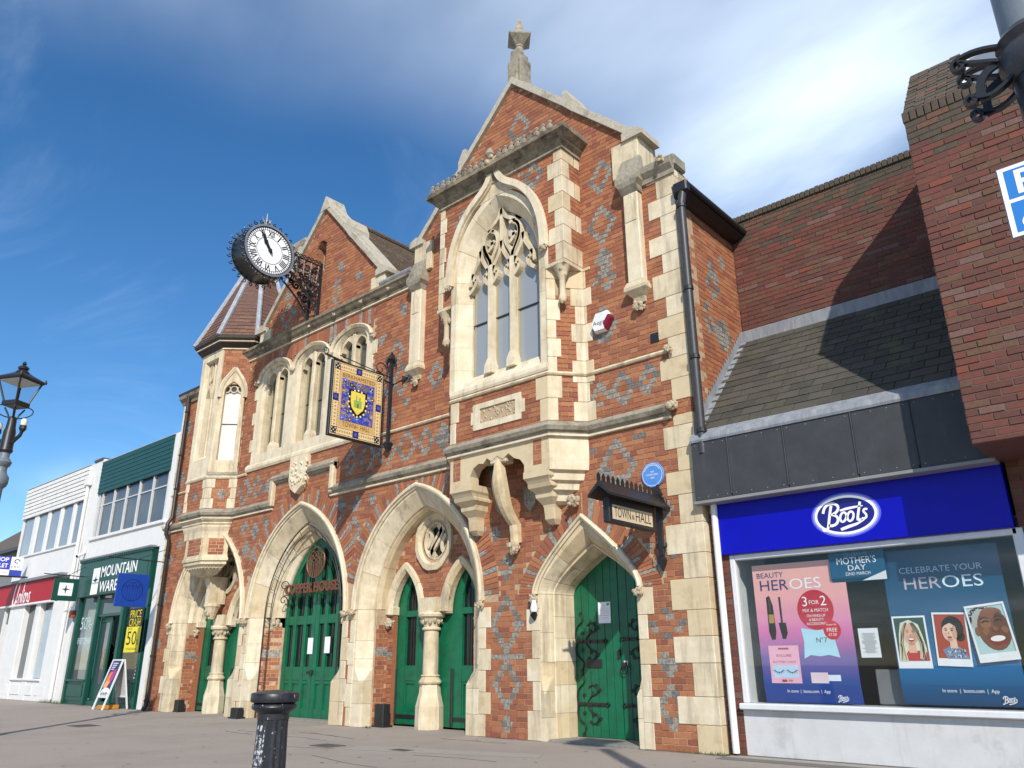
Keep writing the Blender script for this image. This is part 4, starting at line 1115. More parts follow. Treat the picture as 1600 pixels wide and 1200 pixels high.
# stones of the canted corner below, on both sides of the brick strip
for s_ in (0, 1):
    z = 4.46; k = s_
    while z < 7.0:
        hh = min(rq.choice((.31, .36)), 7.05 - z); w = .22 if k % 2 else .15
        if z > 6.5: w = .31
        m_ = MB(); a, b = (0, w) if s_ == 0 else (cl_ - w, cl_ + .0)
        m_.M = Matrix.Translation(frc.O) @ Matrix.Rotation(frc.ang, 4, 'Z')
        m_.bbox(a, b, -.011 - rq.uniform(0, .002), .06, z + .002, z + hh - .002, .006)
        m_.build('quoin', rq.choice(STS), bay)
        if s_ == 0:
            wx = .24 if k % 2 else .16
            if z < 5.15: MB().bbox(12.48 - wx, 12.484, -BYp - .012, -BYp + .05, z + .002, z + hh - .002, .006).build('quoin', rq.choice(STS), bay)
            if z < 5.15: MB().bbox(10.356, 10.36 + wx * .8, -BYp - .012, -BYp + .05, z + .002, z + hh - .002, .006).build('quoin', rq.choice(STS), bay)
        else:
            MB().bbox(12.86, 12.86 + (.16 if k % 2 else .06), -.012, .05, z + .002, z + hh - .002, .006).build('quoin', rq.choice(STS), bay)
        z += hh; k += 1
# square stone abacus and colonnette in the angle
for xx, yy in ((12.64, -.30), (10.17, -.30)):
    s_ = 1 if xx > 11 else -1
    b_ = MB().prism_z([(xx + s_ * .23, .0), (xx + s_ * .23, -BYp - .012), (xx - s_ * .15, -BYp - .012)], 7.0, 7.06).build('abacus', STONE, bay)
    cx2, cy2 = xx + s_ * .09, yy - .06
    MB().lathe([(.0, 6.36), (.05, 6.38), (.07, 6.45), (.055, 6.5), (.05, 6.52), (.05, 6.78), (.065, 6.80), (.075, 6.84), (.13, 6.97), (.15, 7.0)], (cx2, cy2, 0), 12).build('colonnette', STONE, b_, True)
    carved(MB(), (cx2, cy2, 6.90), .12, int(xx * 3), 18).build('carved_capital', CARVE, b_)
    carved(MB(), (cx2, cy2, 6.41), .075, int(xx * 5), 12).build('carved_pendant', CARVE, b_)
# window stonework
yo = -BYp - .012
wp = [(-.245, -.20), (-.24, -.26), (-.04, yo + .0), (.085, yo), (.085, -.38), (.085, -.20)]
wnd = run(MB(), [(10.34, -BYp), (12.50, -BYp)], [(-.30, 5.27), (.015, 5.27), (.03, 5.31), (.02, 5.38), (-.20, 5.64), (-.30, 5.64)]).build('bay_window', STONE_P, bay.parent)
segs(barch, wp, 'voussoir', wnd, (STONE_P, STONE), 12, [0, 4, 8, 12, 16, 20, 24], sub=4)
for s in (-1, 1):
    z = 5.36; 
    while z < 7.44:
        hh = min(.42, 7.45 - z)
        rings = [[(barch.cx + s * (barch.w + o_), y, zz_) for o_, y in wp] for zz_ in (z + .0015, z + hh - .0015)]
        MB().loft(rings).build('jamb_stone', rq.choice((STONE_P, STONE_P, STONE)), wnd)
        xa, xb = sorted((barch.cx + s * (barch.w + .08), BYc + s * (1.065 if z < 7.0 else 1.12)))
        MB().bbox(xa, xb, yo + .001, -.3, z + .002, z + hh - .002, .005).build('jamb_stone', STONE_P, wnd)
        z += hh
# ogee hood with finial
def og():
    pts = bez((-1.10, 7.40), (-1.12, 8.1), (-.86, 8.58), (-.52, 8.84), 12) + bez((-.52, 8.84), (-.28, 9.02), (-.07, 9.08), (-.045, 9.50), 10)[1:]
    m_ = MB(); 
    for s in (-1, 1):
        m_.tube([(barch.cx + s * -x, -BYp - .055, z) for x, z in pts], 1, flat=(.12, .105, (0, 1, 0)))
    o_ = m_.build('ogee_hood', STONE_P, wnd)
    m_ = MB()
    for s in (-1, 1): m_.tube([(barch.cx + s * -x * .955, -BYp - .03, 7.4 + (z - 7.4) * .965) for x, z in pts], 1, flat=(.06, .06, (0, 1, 0)))
    m_.build('ogee_fillet', STONE, wnd)
    # spandrel filling of the ogee
    MB().prism([(barch.cx - .5, 8.80), (barch.cx, 8.86), (barch.cx + .5, 8.80), (barch.cx + .2, 9.0), (barch.cx + .05, 9.3), (barch.cx - .05, 9.3), (barch.cx - .2, 9.0)], yo - .006, -.4).build('ogee_spandrel', STONE, wnd)
    carved(MB(), (barch.cx, -BYp - .14, 9.50), .13, 5, 20).build('carved_finial', CARVE, wnd)
    MB().lathe([(.03, 9.5), (.10, 9.62), (.05, 9.72), (.0, 9.78)], (barch.cx, -BYp - .17, 0), 10).build('finial_bud', STONE_W, wnd, True)
    for s in (-1, 1): carved(MB(), (barch.cx + s * 1.1, -BYp - .08, 7.36), .08, 50 + s).build('label_stop', CARVE, wnd)
og()
# glass, mullions, tracery
gy = -.235; ww = .755; zb = 5.62
garch = Arch(barch.cx, ww, 1.19, 7.45)
lw = 2 * ww / 3
for k in range(3):
    xa = barch.cx - ww + k * lw
    MB().box(xa + .02, xa + lw - .02, gy, gy + .01, zb, 6.60).build('pane', PANE_SKY, wnd)
    MB().box(xa + .02, xa + lw - .02, gy, gy + .01, 6.61, 8.7 if k == 1 else 8.35).build('pane', PANE_SKY, wnd)
    MB().box(xa + .02, xa + lw - .02, gy - .02, gy + .002, 6.592, 6.618).build('saddle_bar', IRON, wnd)
    for e in (xa + .05, ): MB().box(e, e + .025, gy - .015, gy - .001, zb, 7.5).build('casement_stile', _mats['buff_window_frame'], wnd)
def tb(pts, w=.075, d=.11, y=gy - .055): return MB().tube([(barch.cx + u, y, z) for u, z in pts], 1, flat=(w, d, (0, 1, 0)))
tr = tb([(-lw / 2, zb), (-lw / 2, 7.6)], .095, .15)
TR = tr.build('mullion', STONE_P, wnd)
tb([(lw / 2, zb), (lw / 2, 7.6)], .095, .15).build('mullion', STONE_P, wnd)
for s in (-1, 1): MB().loft([[(barch.cx + s * lw / 2 + sx * w, y, z) for sx, y in ((-1, gy - d), (1, gy - d), (1, gy), (-1, gy))] for w, d, z in ((.085, .18, 5.58), (.08, .17, 5.72), (.05, .13, 5.86))]).build('mullion_foot', STONE_P, wnd)
trc = []
for s in (-1, 1):
    m = s * lw / 2
    # stem and large loop above each mullion
    trc.append(bez((m, 7.5), (m, 7.75), (m - .14, 7.85), (m - .17, 8.05), 8) + bez((m - .17, 8.05), (m - .19, 8.25), (m - .02, 8.36), (m + .08, 8.26), 8)[1:] if s < 0 else bez((m, 7.5), (m, 7.75), (m + .14, 7.82), (m + .17, 8.0), 8) + bez((m + .17, 8.0), (m + .2, 8.22), (m + .04, 8.36), (m - .06, 8.28), 8)[1:])
    trc.append(bez((m, 7.62), (m + .02, 7.8), (m + .17, 7.86), (m + .16, 8.08), 8) + bez((m + .16, 8.08), (m + .15, 8.2), (m + .10, 8.26), (m + .02, 8.27), 6)[1:])
    trc.append(bez((m, 7.62), (m - .02, 7.8), (m - .17, 7.86), (m - .16, 8.06), 8))
    trc.append(bez((m + .09, 8.06), (m + .02, 8.0), (m - .04, 8.02), (m - .05, 8.12), 6))
    trc.append(bez((m - .06, 7.9), (m + .0, 7.93), (m + .04, 7.98), (m + .04, 8.06), 6))
    # sub light heads
    trc.append(bez((s * ww, 7.35), (s * ww * .97, 7.62), (s * (ww - lw / 2) + 0 * s, 7.72), (s * (ww - lw / 2), 7.98), 8))
    trc.append(bez((m, 7.35), (m + s * .03, 7.62), (s * (ww - lw / 2), 7.7), (s * (ww - lw / 2), 7.98), 8))
    trc.append(bez((m, 7.35), (m - s * .03, 7.62), (0, 7.72), (0, 8.0), 8))
    for x_, q in ((s * ww, -s), (m, s), (m, -s)):
        trc.append(bez((x_, 7.22), (x_ + q * .10, 7.30), (x_ + q * .17, 7.34), (x_ + q * .15, 7.46), 6))
        trc.append(bez((x_ + q * .15, 7.46), (x_ + q * .08, 7.44), (x_ + q * .05, 7.50), (x_ + q * .08, 7.58), 6))
    trc.append(bez((s * .33, 8.3), (s * .2, 8.42), (s * .06, 8.4), (0, 8.66), 6))
trc.append([(0, 7.98), (0, 8.2), (0, 8.62)])
for p in trc: tb(p, .068, .12).build('tracery', STONE, TR)
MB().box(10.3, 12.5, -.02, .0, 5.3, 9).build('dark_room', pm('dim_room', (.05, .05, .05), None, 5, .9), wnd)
# framed carved panel under the window
fp = MB().prism([(10.90, 4.60), (11.94, 4.60), (11.94, 5.04), (10.90, 5.04)], yo - .004, -.40, holes=[[(11.04, 4.70), (11.04, 4.95), (11.82, 4.95), (11.82, 4.70)]]).build('carved_panel', STONE_P, bay)
for xx in (10.84, 11.93): MB().bbox(xx, xx + .08, yo - .002, -.4, 4.70, 4.92, .006).build('panel_ear', STONE_P, fp)
m_ = MB(); m_.box(11.03, 11.83, -.445, -.42, 4.69, 4.96); m_.build('panel_ground', STONE, fp)
m_ = MB(); rr = random.Random(77)
for i in range(70): m_.ball((rr.uniform(11.06, 11.80), -.45, rr.uniform(4.72, 4.93)), rr.uniform(.012, .034), 5)
m_.build('panel_carving', CARVE, fp)
# bay cornice with cresting
BC = [(9.98, 0), (9.98, -BYp), (12.87, -BYp), (12.87, .0)]
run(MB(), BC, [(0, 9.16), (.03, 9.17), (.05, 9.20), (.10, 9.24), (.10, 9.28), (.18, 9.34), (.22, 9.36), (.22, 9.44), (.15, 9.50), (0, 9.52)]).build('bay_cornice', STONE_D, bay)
run(MB(), BC, [(0, 9.12), (.04, 9.125), (.04, 9.158), (0, 9.158)]).build('cornice_fillet', STONE_W, bay)
MB().prism_z([(9.95, .05), (9.95, -.55), (12.92, -.55), (12.92, .05)], 9.5, 9.53).build('bay_lead_roof', LEAD, bay)
k = 0; x = 9.85
while x < 12.85:
    if abs(x - barch.cx) > .14:
        MB().lathe([(.05, 9.50), (.065, 9.55), (.03, 9.60), (.05, 9.64), (.0, 9.70)], (x, -BYp - .13, 0), 6).build('cresting_leaf', STONE_W, bay)
    x += .145

# ---- corbelling under the bay
cb = MB().prism([(10.37, 4.22), (10.37, 3.74), (10.83, 3.74), (10.83, 3.86), (10.90, 3.98), (11.02, 4.04), (11.12, 4.02), (11.20, 4.10), (11.30, 4.03), (11.42, 4.10), (11.54, 4.03), (11.66, 4.10), (11.78, 4.0), (11.90, 3.96), (11.98, 3.86), (11.98, 3.74), (12.47, 3.74), (12.47, 4.22)], -BYp, -.27).build('corbel_table', STONE_Y, TH)
for x0 in (10.44, 12.16):
    put_bricks(lay(x0, x0 + .17, 3.82, 4.22, lambda u, z: True, rnd=random.Random(int(x0))), Frame((0, -BYp - .004, 0), (1, 0, 0)), cb, BR, 0, key='cb')
    MB().box(x0 - .0, x0 + .17, -BYp - .0015, -BYp + .02, 3.82, 4.21).build('brick_inset', MORTAR, cb)
MB().prism_z([(12.36, 0), (12.36, -BYp + .006), (12.476, -BYp + .006), (12.86, 0)], 3.9, 4.218).build('corbel_side', STONE_P, cb)
MB().prism_z([(9.98, 0), (10.366, -BYp + .006), (10.46, -BYp + .006), (10.46, 0)], 3.745, 4.218).build('corbel_side', STONE_Y, cb)
def corb(x0, x1, right):
    lv = [(1.0, 1.0, 3.74), (1.0, 1.0, 3.64), (.90, .92, 3.60), (.86, .86, 3.56), (.92, .84, 3.54), (.92, .80, 3.50), (.70, .62, 3.44), (.66, .60, 3.36), (.40, .42, 3.26), (.36, .40, 3.22), (.34, .36, 3.05), (.22, .22, 2.98)]
    rings = []
    xm = (x0 + x1) / 2; hw = (x1 - x0) / 2
    for w, d, z in lv: rings.append([(xm - hw * w, .0, z), (xm - hw * w, -BYp * d, z), (xm + hw * w * (1 if not right else .9), -BYp * d, z), (xm + hw * w * (1 if not right else 1.0) + (.0), -BYp * d * (.82 if right else 1), z), (xm + hw * w, 0, z)])
    MB().loft(rings).build('corbel', STONE_Y, cb)
corb(10.37, 10.86, False); corb(11.96, 12.47, True)
rings = []
for k_, z in ((1.0, 3.9), (.98, 3.72), (.84, 3.70), (.80, 3.58), (.66, 3.56), (.62, 3.45), (.42, 3.42), (.36, 3.30), (.2, 3.26)):
    rings.append([(12.3, 0, z), (12.3, -BYp * k_, z), (12.30 + .18 * k_, -BYp * k_, z), (12.30 + .56 * k_, 0, z)])
MB().loft(rings).build('corbel', STONE_P, cb)
carved(MB(), (12.62, -.12, 3.28), .11, 91, 16).build('carved_corbel', CARVE, cb)
# curved bracket (tusk) with mask
pts = bez((11.42, -.44, 4.06), (11.42, -.52, 3.75), (11.42, -.44, 3.35), (11.42, -.10, 3.08), 14) + [(11.42, -.08, 2.95), (11.42, -.07, 2.80)]
wid = [.05, .06, .075, .092, .108, .12, .126, .126, .12, .11, .10, .092, .088, .085, .08, .08, .085]
rings = [[(x - w, y + .10, z), (x - w, y, z - .02), (x - w * .4, y - .05, z - .03), (x + w * .4, y - .05, z - .03), (x + w, y, z - .02), (x + w, y + .10, z)] for (x, y, z), w in zip(pts, wid)]
MB().loft(rings).build('curved_bracket', STONE_Y, cb)
carved(MB(), (11.42, -.10, 2.72), .12, 15, 22).build('carved_corbel', CARVE, cb)
MB().bbox(11.25, 11.59, -.46, -.25, 3.98, 4.12, .02).build('bracket_cap', STONE, cb)
for xx in (11.12, 11.72): 
    m_ = MB().prism([(xx - .12, 3.62), (xx - .12, 3.38), (xx, 3.24), (xx + .12, 3.38), (xx + .12, 3.62)], -.05, .01); s_ = m_.build('small_shield', STONE_W, cb)
    m_ = MB(); rr = random.Random(int(xx * 7))
    for i in range(14): m_.ball((xx + rr.uniform(-.08, .08), -.052, rr.uniform(3.38, 3.58)), rr.uniform(.012, .028), 5)
    m_.build('shield_carving', STONE_W, s_)

# ---- corner turret
tb_ = [(x, y) for x, y in tur()]
T = MB(); T.prism_z([(.61, 1.3), (.61, .0), (1.1, -.492), (1.2, -.492), (1.2, 1.3)], 4.25, 8.6)
T.prism_z([(1.98, 1.3), (1.98, -.492), (2.1, -.492), (2.592, 0), (2.592, 1.3)], 4.25, 5.2); T.box(1.2, 1.98, -.492, -.3, 4.25, 5.3); T.box(1.2, 1.98, .3, 1.3, 4.25, 8.6)
T.prism_z([(1.98, 1.3), (1.98, -.0), (2.35, -.0), (2.35, 1.3)], 5.2, 8.6)
T.prism_z([(1.9, .0), (1.95, -.3), (2.1, -.492), (2.592, 0)], 7.55, 8.6)
T.box(2.34, 2.592, .0, 1.3, 5.2, 8.6)
tur_o = T.build('turret', MORTAR, TH)
cu2 = Vector((.5, .5, 0)); L2 = cu2.length; f2 = Frame((2.1, -.5, 0), cu2); M2 = Matrix.Translation(f2.O) @ Matrix.Rotation(f2.ang, 4, 'Z')
ff = Frame((0, -.5, 0), (1, 0, 0))
def grey_t(c): return lambda u, z: 1 if abs(u - c) / .12 + abs(z - 4.82) / .13 < 1 else 0
put_bricks(lay(.14, L2 - .13, 4.46, 5.18, lambda u, z: True, grey_t(L2 / 2), rnd=random.Random(41)), f2, tur_o, BR, 0, key='t1')
put_bricks(lay(1.22, 1.98, 4.46, 5.18, lambda u, z: True, grey_t(1.6), rnd=random.Random(42)), ff, tur_o, BR, 0, key='t2')
wt = Arch(L2 / 2, .285, .42, 7.35, .55)
put_bricks(lay(0.03, L2, 7.36, 8.55, lambda u, z: not wt.inside(u, z, .0), None, rnd=random.Random(43)), f2, tur_o, BR, 0, key='t3')
put_bricks(lay(0.0, .5, 8.2, 8.55, lambda u, z: True, None, rnd=random.Random(44)), Frame((2.6, 0, 0), (0, 1, 0)), tur_o, BR, 0, key='t4')
def loc(M, name, mat, parent, *a, **k):
    m_ = MB(); m_.M = M; m_.bbox(*a, **k); return m_.build(name, mat, parent)
for z0, z1, w in ((4.46, 4.70, .20), (4.70, 4.95, .14), (4.95, 5.18, .20)):
    loc(M2, 'quoin', STONE_P, tur_o, -.004, w, -.011, .06, z0 + .002, z1 - .002); loc(M2, 'quoin', STONE_P, tur_o, L2 - w * .95, L2, -.011, .06, z0 + .002, z1 - .002)
    MB().bbox(1.10, 1.10 + w * .8, -.511, -.44, z0 + .002, z1 - .002).build('quoin', STONE_P, tur_o); MB().bbox(2.1 - w * .9, 2.104, -.512, -.44, z0 + .002, z1 - .002).build('quoin', STONE_P, tur_o)
# window on the canted face
m_ = MB(); m_.M = M2
hl = [(L2 / 2 - .20, 5.62), (L2 / 2 - .20, 7.35)] + Arch(L2 / 2, .20, .26, 7.35, .6).curve(0, 8)[1:-1] + [(L2 / 2 + .20, 7.35), (L2 / 2 + .20, 5.62)]
og_ = [(.0, 5.26), (L2 - .03, 5.26), (L2 - .06, 7.35)] + [(L2 / 2 + u, z) for u, z in bez((.285, 7.35), (.285, 7.62), (.14, 7.70), (.0, 7.92), 7)] + [(L2 / 2 - u, z) for u, z in reversed(bez((.285, 7.35), (.285, 7.62), (.14, 7.70), (.0, 7.92), 7)[:-1])] + [(.06, 7.35)]
m_.prism(og_, -.02, .12, holes=[hl]); tw = m_.build('turret_window', STONE, tur_o)
m_ = MB(); m_.M = M2; m_.tube([(L2 / 2 + u, -.03, z) for u, z in bez((.31, 7.2), (.33, 7.62), (.14, 7.74), (.0, 7.97), 10)] , 1, flat=(.07, .06, (1, -1, 0))); m_.tube([(L2 / 2 - u, -.03, z) for u, z in bez((.31, 7.2), (.33, 7.62), (.14, 7.74), (.0, 7.97), 10)], 1, flat=(.07, .06, (1, -1, 0))); m_.build('ogee_hood', STONE_P, tur_o)
loc(M2, 'blind', pm('white_blind', (.66, .65, .61), (.62, .61, .57), 3, .7), tur_o, L2 / 2 - .205, L2 / 2 + .205, .095, .105, 5.55, 7.34, b=.001)
loc(M2, 'glazing_bar', IRON, tur_o, L2 / 2 - .2, L2 / 2 + .2, .08, .094, 6.53, 6.55, b=.002)
loc(M2, 'pane', PANE, tur_o, L2 / 2 - .205, L2 / 2 + .205, .097, .107, 7.345, 7.7, b=.001)
m_ = MB(); m_.M = M2
m_.tube([(L2 / 2 + .085 * math.cos(t), .075, 7.43 + .085 * math.sin(t)) for t in [i * math.pi / 8 for i in range(17)]], .022, 6)
for s in (-1, 1): m_.tube([(L2 / 2 + s * .19, .075, 7.34), (L2 / 2 + s * .12, .075, 7.36), (L2 / 2 + s * .08, .075, 7.44), (L2 / 2 + s * .12, .075, 7.52)], .022, 6)
m_.build('tracery', STONE, tur_o)
m_ = MB(); m_.M = M2; m_.loft([[(u, y, z) for y, z in ((-.03, 5.24), (-.04, 5.28), (.09, 5.60), (.12, 5.60), (.12, 5.24))] for u in (-.02, L2 + .0)]); m_.build('sill', STONE_W, tur_o)
# tracery window on the front face
hf = [(1.27, 5.70), (1.27, 8.30), (1.93, 8.30), (1.93, 5.70)]
fw = MB().prism([(1.10, 5.26), (2.10, 5.26), (2.10, 8.5), (1.10, 8.5)], -.512, -.40, holes=[hf]).build('turret_window', STONE_P, tur_o)
MB().loft([[(x, y, z) for x, z in ((1.27 - e, 5.70 - e * 2), (1.27 - e, 8.30 + e * .3), (1.93 + e, 8.30 + e * .3), (1.93 + e, 5.70 - e * 2))] for e, y in ((0.0, -.514), (-.05, -.42), (-.055, -.30))], True, False).build('reveal', STONE_P, tur_o)
MB().bbox(1.56, 1.64, -.42, -.30, 5.6, 8.3, .02).build('mullion', STONE, tur_o)
MB().box(1.2, 2.0, -.30, -.29, 5.5, 8.4).build('pane', PANE, tur_o)
m_ = MB()
for s in (-1, 1):
    xm = 1.6 + s * .17
    for p in (bez((xm - .14, 7.3), (xm - .12, 7.5), (xm - .03, 7.55), (xm, 7.75)), bez((xm + .14, 7.3), (xm + .12, 7.5), (xm + .03, 7.55), (xm, 7.75)), bez((xm, 7.75), (xm - .13, 7.9), (xm - .1, 8.1), (xm, 8.28)), bez((xm, 7.75), (xm + .13, 7.9), (xm + .1, 8.1), (xm, 8.28))):
        m_.tube([(u, -.37, z) for u, z in p], 1, flat=(.04, .1, (0, 1, 0)))
m_.build('tracery', STONE, tur_o)
run(MB(), tur(0.003), [(-.05, 5.17), (.02, 5.17), (.04, 5.2), (.01, 5.27), (-.05, 5.27)]).build('sill_string', STONE_P, tur_o)
# eaves of the turret
full = [(.6, 1.2), *tur(), (2.6, 1.2)]
DARKP = pm('dark_brown_paint', (.035, .026, .02), (.05, .04, .03), 20, .7)
run(MB(), full, [(0, 8.50), (.03, 8.50), (.05, 8.54), (.16, 8.60), (.17, 8.62), (0, 8.62)]).build('turret_eaves', DARKP, tur_o)
run(MB(), full, [(0, 8.621), (.18, 8.621), (.19, 8.645), (0, 8.645)]).build('eaves_fillet', STONE_P, tur_o)
run(MB(), full, [(0, 8.646), (.19, 8.65), (.24, 8.70), (.25, 8.78), (0, 8.78)]).build('turret_gutter', DARKP, tur_o)
run(MB(), full, [(0, 8.47), (.03, 8.47), (.03, 8.498), (0, 8.498)]).build('eaves_fillet', STONE_P, tur_o)
# tiled roof
apx = Vector((1.6, .55, 12.1))
E_ = .22
foot = [(.6 - E_, 1.15, 8.75), (.6 - E_, -.02 - E_ * .4 + .05, 8.75), (1.1 - .414 * E_, -.5 - E_, 8.75), (2.1 + .414 * E_, -.5 - E_, 8.75), (2.6 + E_, -.0 - E_ * .4 + .05, 8.75), (2.6 + E_, 1.15, 8.75), (2.1, 1.7, 8.75), (1.1, 1.7, 8.75)]
TILE = [pm('clay_tile_a', (.17, .092, .06), (.13, .07, .05), 20, .9, .6, c3=(.2, .15, .06), dscale=3, dlo=.6, dhi=.8), pm('clay_tile_b', (.14, .075, .06), (.11, .06, .05), 20, .9, .6), pm('clay_tile_c', (.21, .11, .075), (.16, .08, .06), 20, .9, .6)]
tiles = MB(); rt = random.Random(6)
for i in range(8):
    a, b = Vector(foot[i]), Vector(foot[(i + 1) % 8]); nrow = 27
    nn = (b - a).cross(apx - a).normalized()
    if nn.dot(a - Vector((1.6, .6, 9))) < 0: nn = -nn
    for r in range(nrow):
        t0, t1 = r / nrow, (r + 1.15) / nrow
        # slight bell-cast at the foot
        def pt(e, t): 
            p = e.lerp(apx, min(t, .985)); return p + Vector((0, 0, -.25 * (t * (1 - t)) ))
        W = (pt(b, t0) - pt(a, t0)).length; k = max(1, int(W / .165)); off = (r % 2) * .5
        xs_ = sorted(set([0.0, 1.0] + [min(1, max(0, (j + off) / k)) for j in range(k + 1)]))
        for u0, u1 in zip(xs_, xs_[1:]):
            if u1 - u0 < .02: continue
            g = .004 / max(W, .1); q = [pt(a, t0).lerp(pt(b, t0), u0 + g), pt(a, t0).lerp(pt(b, t0), u1 - g), pt(a, t1).lerp(pt(b, t1), u1 - g), pt(a, t1).lerp(pt(b, t1), u0 + g)]
            l = .022 + rt.uniform(-.004, .004)
            vs = [q[0] + nn * l, q[1] + nn * l, q[2] + nn * .004, q[3] + nn * .004, q[0], q[1]]
            tiles.add(vs, [(0, 1, 2, 3), (4, 5, 1, 0)], rt.choice((0, 0, 1, 2)))
ro = tiles.build('turret_roof', TILE, tur_o, fix=False); ro['kind'] = 'stuff'
MB().loft([[tuple(p) for p in [Vector(f_) for f_ in foot]], [tuple(Vector(f_).lerp(apx, .97) + Vector((0, 0, -.03))) for f_ in foot]]).build('roof_boarding', TILE[1], tur_o)
for i in range(8):
    p = Vector(foot[i]); pts = [p.lerp(apx, t) + Vector((0, 0, .01 - .25 * t * (1 - t))) + (p - Vector((1.6, .55, 8.75))).normalized() * .02 for t in (0, .15, .4, .7, .985)]
    MB().tube(pts, .065, 8).build('lead_hip', LEAD_L, tur_o)
MB().lathe([(.06, 0), (.09, .05), (.05, .12), (.0, .45)], apx + Vector((0, 0, -.08)), 10).build('roof_finial', LEAD, tur_o)
# corbelling below the turret
rings = []
def tring(k, z, e=0): return [(x, y, z) for x, y in tur(e, k)]
lv = [(1.0, 4.25, .02), (1.0, 4.19, .02), (.96, 4.17, 0), (.96, 4.12, 0), (.92, 4.10, 0), (.92, 4.05, 0), (.86, 3.95, 0), (.84, 3.86, 0), (.84, 3.80, 0)]
MB().loft([[(x, y - .0, z) for x, y in tur(e, k)] for k, z, e in lv], True, True).build('turret_corbel', STONE, tur_o)
drum = [(.82, 3.80), (.82, 3.40)]
MB().loft([[(x + .10, y, z) for x, y in tur(0, k)] for k, z in drum]).build('turret_drum', STONE_Y, tur_o)
dk = [(x + .10, y) for x, y in tur(0, .82)]
for (p, q) in ((dk[1], dk[2]), (dk[2], dk[3])):
    U_ = Vector((q[0] - p[0], q[1] - p[1], 0)); fr_ = Frame((p[0], p[1], 0), U_)
    put_bricks(lay(.13, U_.length - .09, 3.40, 3.78, lambda u, z: True, rnd=random.Random(2), weights=(2, 4, 1, 4, 1)), Frame(tuple(fr_.p(0, .004, 0)), U_), tur_o, BR, 0, key='dr')
lv = [(.84, 3.41), (.84, 3.36), (.88, 3.34), (.88, 3.28), (.82, 3.26), (.82, 3.2), (.66, 3.12), (.62, 3.08), (.50, 3.02), (.40, 2.98), (.16, 2.95)]
MB().loft([[(x + .10, y, z) for x, y in tur(0, k)] for k, z in lv]).build('turret_corbel', STONE, tur_o)
m_ = MB(); rr = random.Random(3)
for (p, q) in (((1.33, -.35), (2.05, -.35)), ((2.05, -.35), (2.38, 0.0))):
    for i in range(12): m_.ball((p[0] + (q[0] - p[0]) * (i + .5) / 12, p[1] + (q[1] - p[1]) * (i + .5) / 12, 3.12 + .02 * (i % 2)), .028, 5)
m_.build('carved_band', CARVE, tur_o)
MB().loft([[(1.74 + sx * w, y, z) for sx, y in ((-1, y0), (1, y0), (1, .45), (-1, .45))] for w, y0, z in ((.11, .06, 2.36), (.11, .06, 2.7), (.15, -.02, 2.97))]).build('turret_shaft', STONE, tur_o)
MB().lathe([(.06, 2.02), (.10, 2.12), (.17, 2.28), (.19, 2.30), (.19, 2.36), (.13, 2.38)], (1.74, .20, 0), 12).build('turret_capital', STONE, tur_o)
carved(MB(), (1.74, .16, 2.16), .14, 19, 24).build('carved_corbel', CARVE, tur_o)
# ---- rooves behind the gables
RT = pm('roof_tiles_brown', (.13, .085, .055), (.085, .06, .042), 14, .92, .9, 50, c3=(.19, .15, .09), dscale=5)
rm = MB(); rt = random.Random(16)
for s in (-1, 1):
    nr = 30
    for r in range(nr):
        d0 = 2.42 * r / nr; d1 = 2.42 * (r + 1.2) / nr
        za, zb2 = 11.28 - d0 * 1.10, 11.28 - d1 * 1.10
        y = .42
        while y < 4.6:
            w = .17; j = rt.uniform(0, .012); rm.add([(GLc + s * d0, y, za + .0), (GLc + s * d0, y + w - .006, za), (GLc + s * d1, y + w - .006, zb2 + .028 + j), (GLc + s * d1, y, zb2 + .028 + j), (GLc + s * d1, y, zb2), (GLc + s * d1, y + w - .006, zb2)], [(0, 1, 2, 3), (3, 2, 5, 4)], 0); y += w
ro = rm.build('gable_roof', RT, TH, fix=False); ro['kind'] = 'stuff'
MB().tube([(GLc, .42, 11.32), (GLc, 4.6, 11.32)], .07, 8).build('ridge_tiles', RT, TH)
MB().prism([(GRc - 2.9, 8.6), (GRc, 11.45), (GRc + 3.2, 8.0), (GRc + 3.2, 7.9), (GRc - 2.9, 8.4)], .42, 6.4).build('wing_roof', RT, TH)
MB().prism([(-.8, 7.9), (8.7, 7.9), (8.7, 8.2), (-.8, 8.2)], .5, 6.4).build('roof_deck', RT, TH)
# chimney behind the turret
ch = MB().bbox(2.55, 3.35, .75, 1.2, 8.0, 11.3, .01).build('chimney', pm('chimney_brick', (.30, .11, .06), (.24, .09, .05), 25, .9, .5), TH)
MB().loft([[(2.95 + sx * w, .975 + sy * (w - .15), z) for sx, sy in ((-1, -1), (1, -1), (1, 1), (-1, 1))] for w, z in ((.42, 11.28), (.48, 11.34), (.52, 11.45), (.52, 11.55), (.36, 11.75))]).build('chimney_cap', STONE_W, ch)
# side eave, downpipes
MB().loft([[(x, y, z) for x, z in ((14.63, 7.60), (14.74, 7.62), (14.84, 7.68), (14.84, 7.75), (14.6, 7.82))] for y in (-.02, 2.35)]).build('side_eaves', pm('black_fascia', (.015, .014, .014), (.022, .02, .02), 10, .5), TH)
MB().tube([(14.86, -.06, 7.74), (14.86, 2.3, 7.74)], .05, 8).build('gutter', IRON, TH)
MB().bbox(14.67, 14.90, -.13, .0, 7.60, 7.78, .02).build('hopper', IRON, TH)
p_ = MB().tube([(14.80, -.06, 7.64), (14.76, -.07, 7.40), (14.755, -.07, 3.62)], .06, 12).build('downpipe', pm('dark_grey_pipe', (.035, .035, .04), (.05, .05, .055), 15, .45), TH, True)
for z in (7.35, 6.0, 4.95, 3.9): MB().lathe([(.066, 0), (.075, .01), (.075, .06), (.066, .07)], (14.755, -.07, z), 12).build('pipe_collar', IRON, p_)
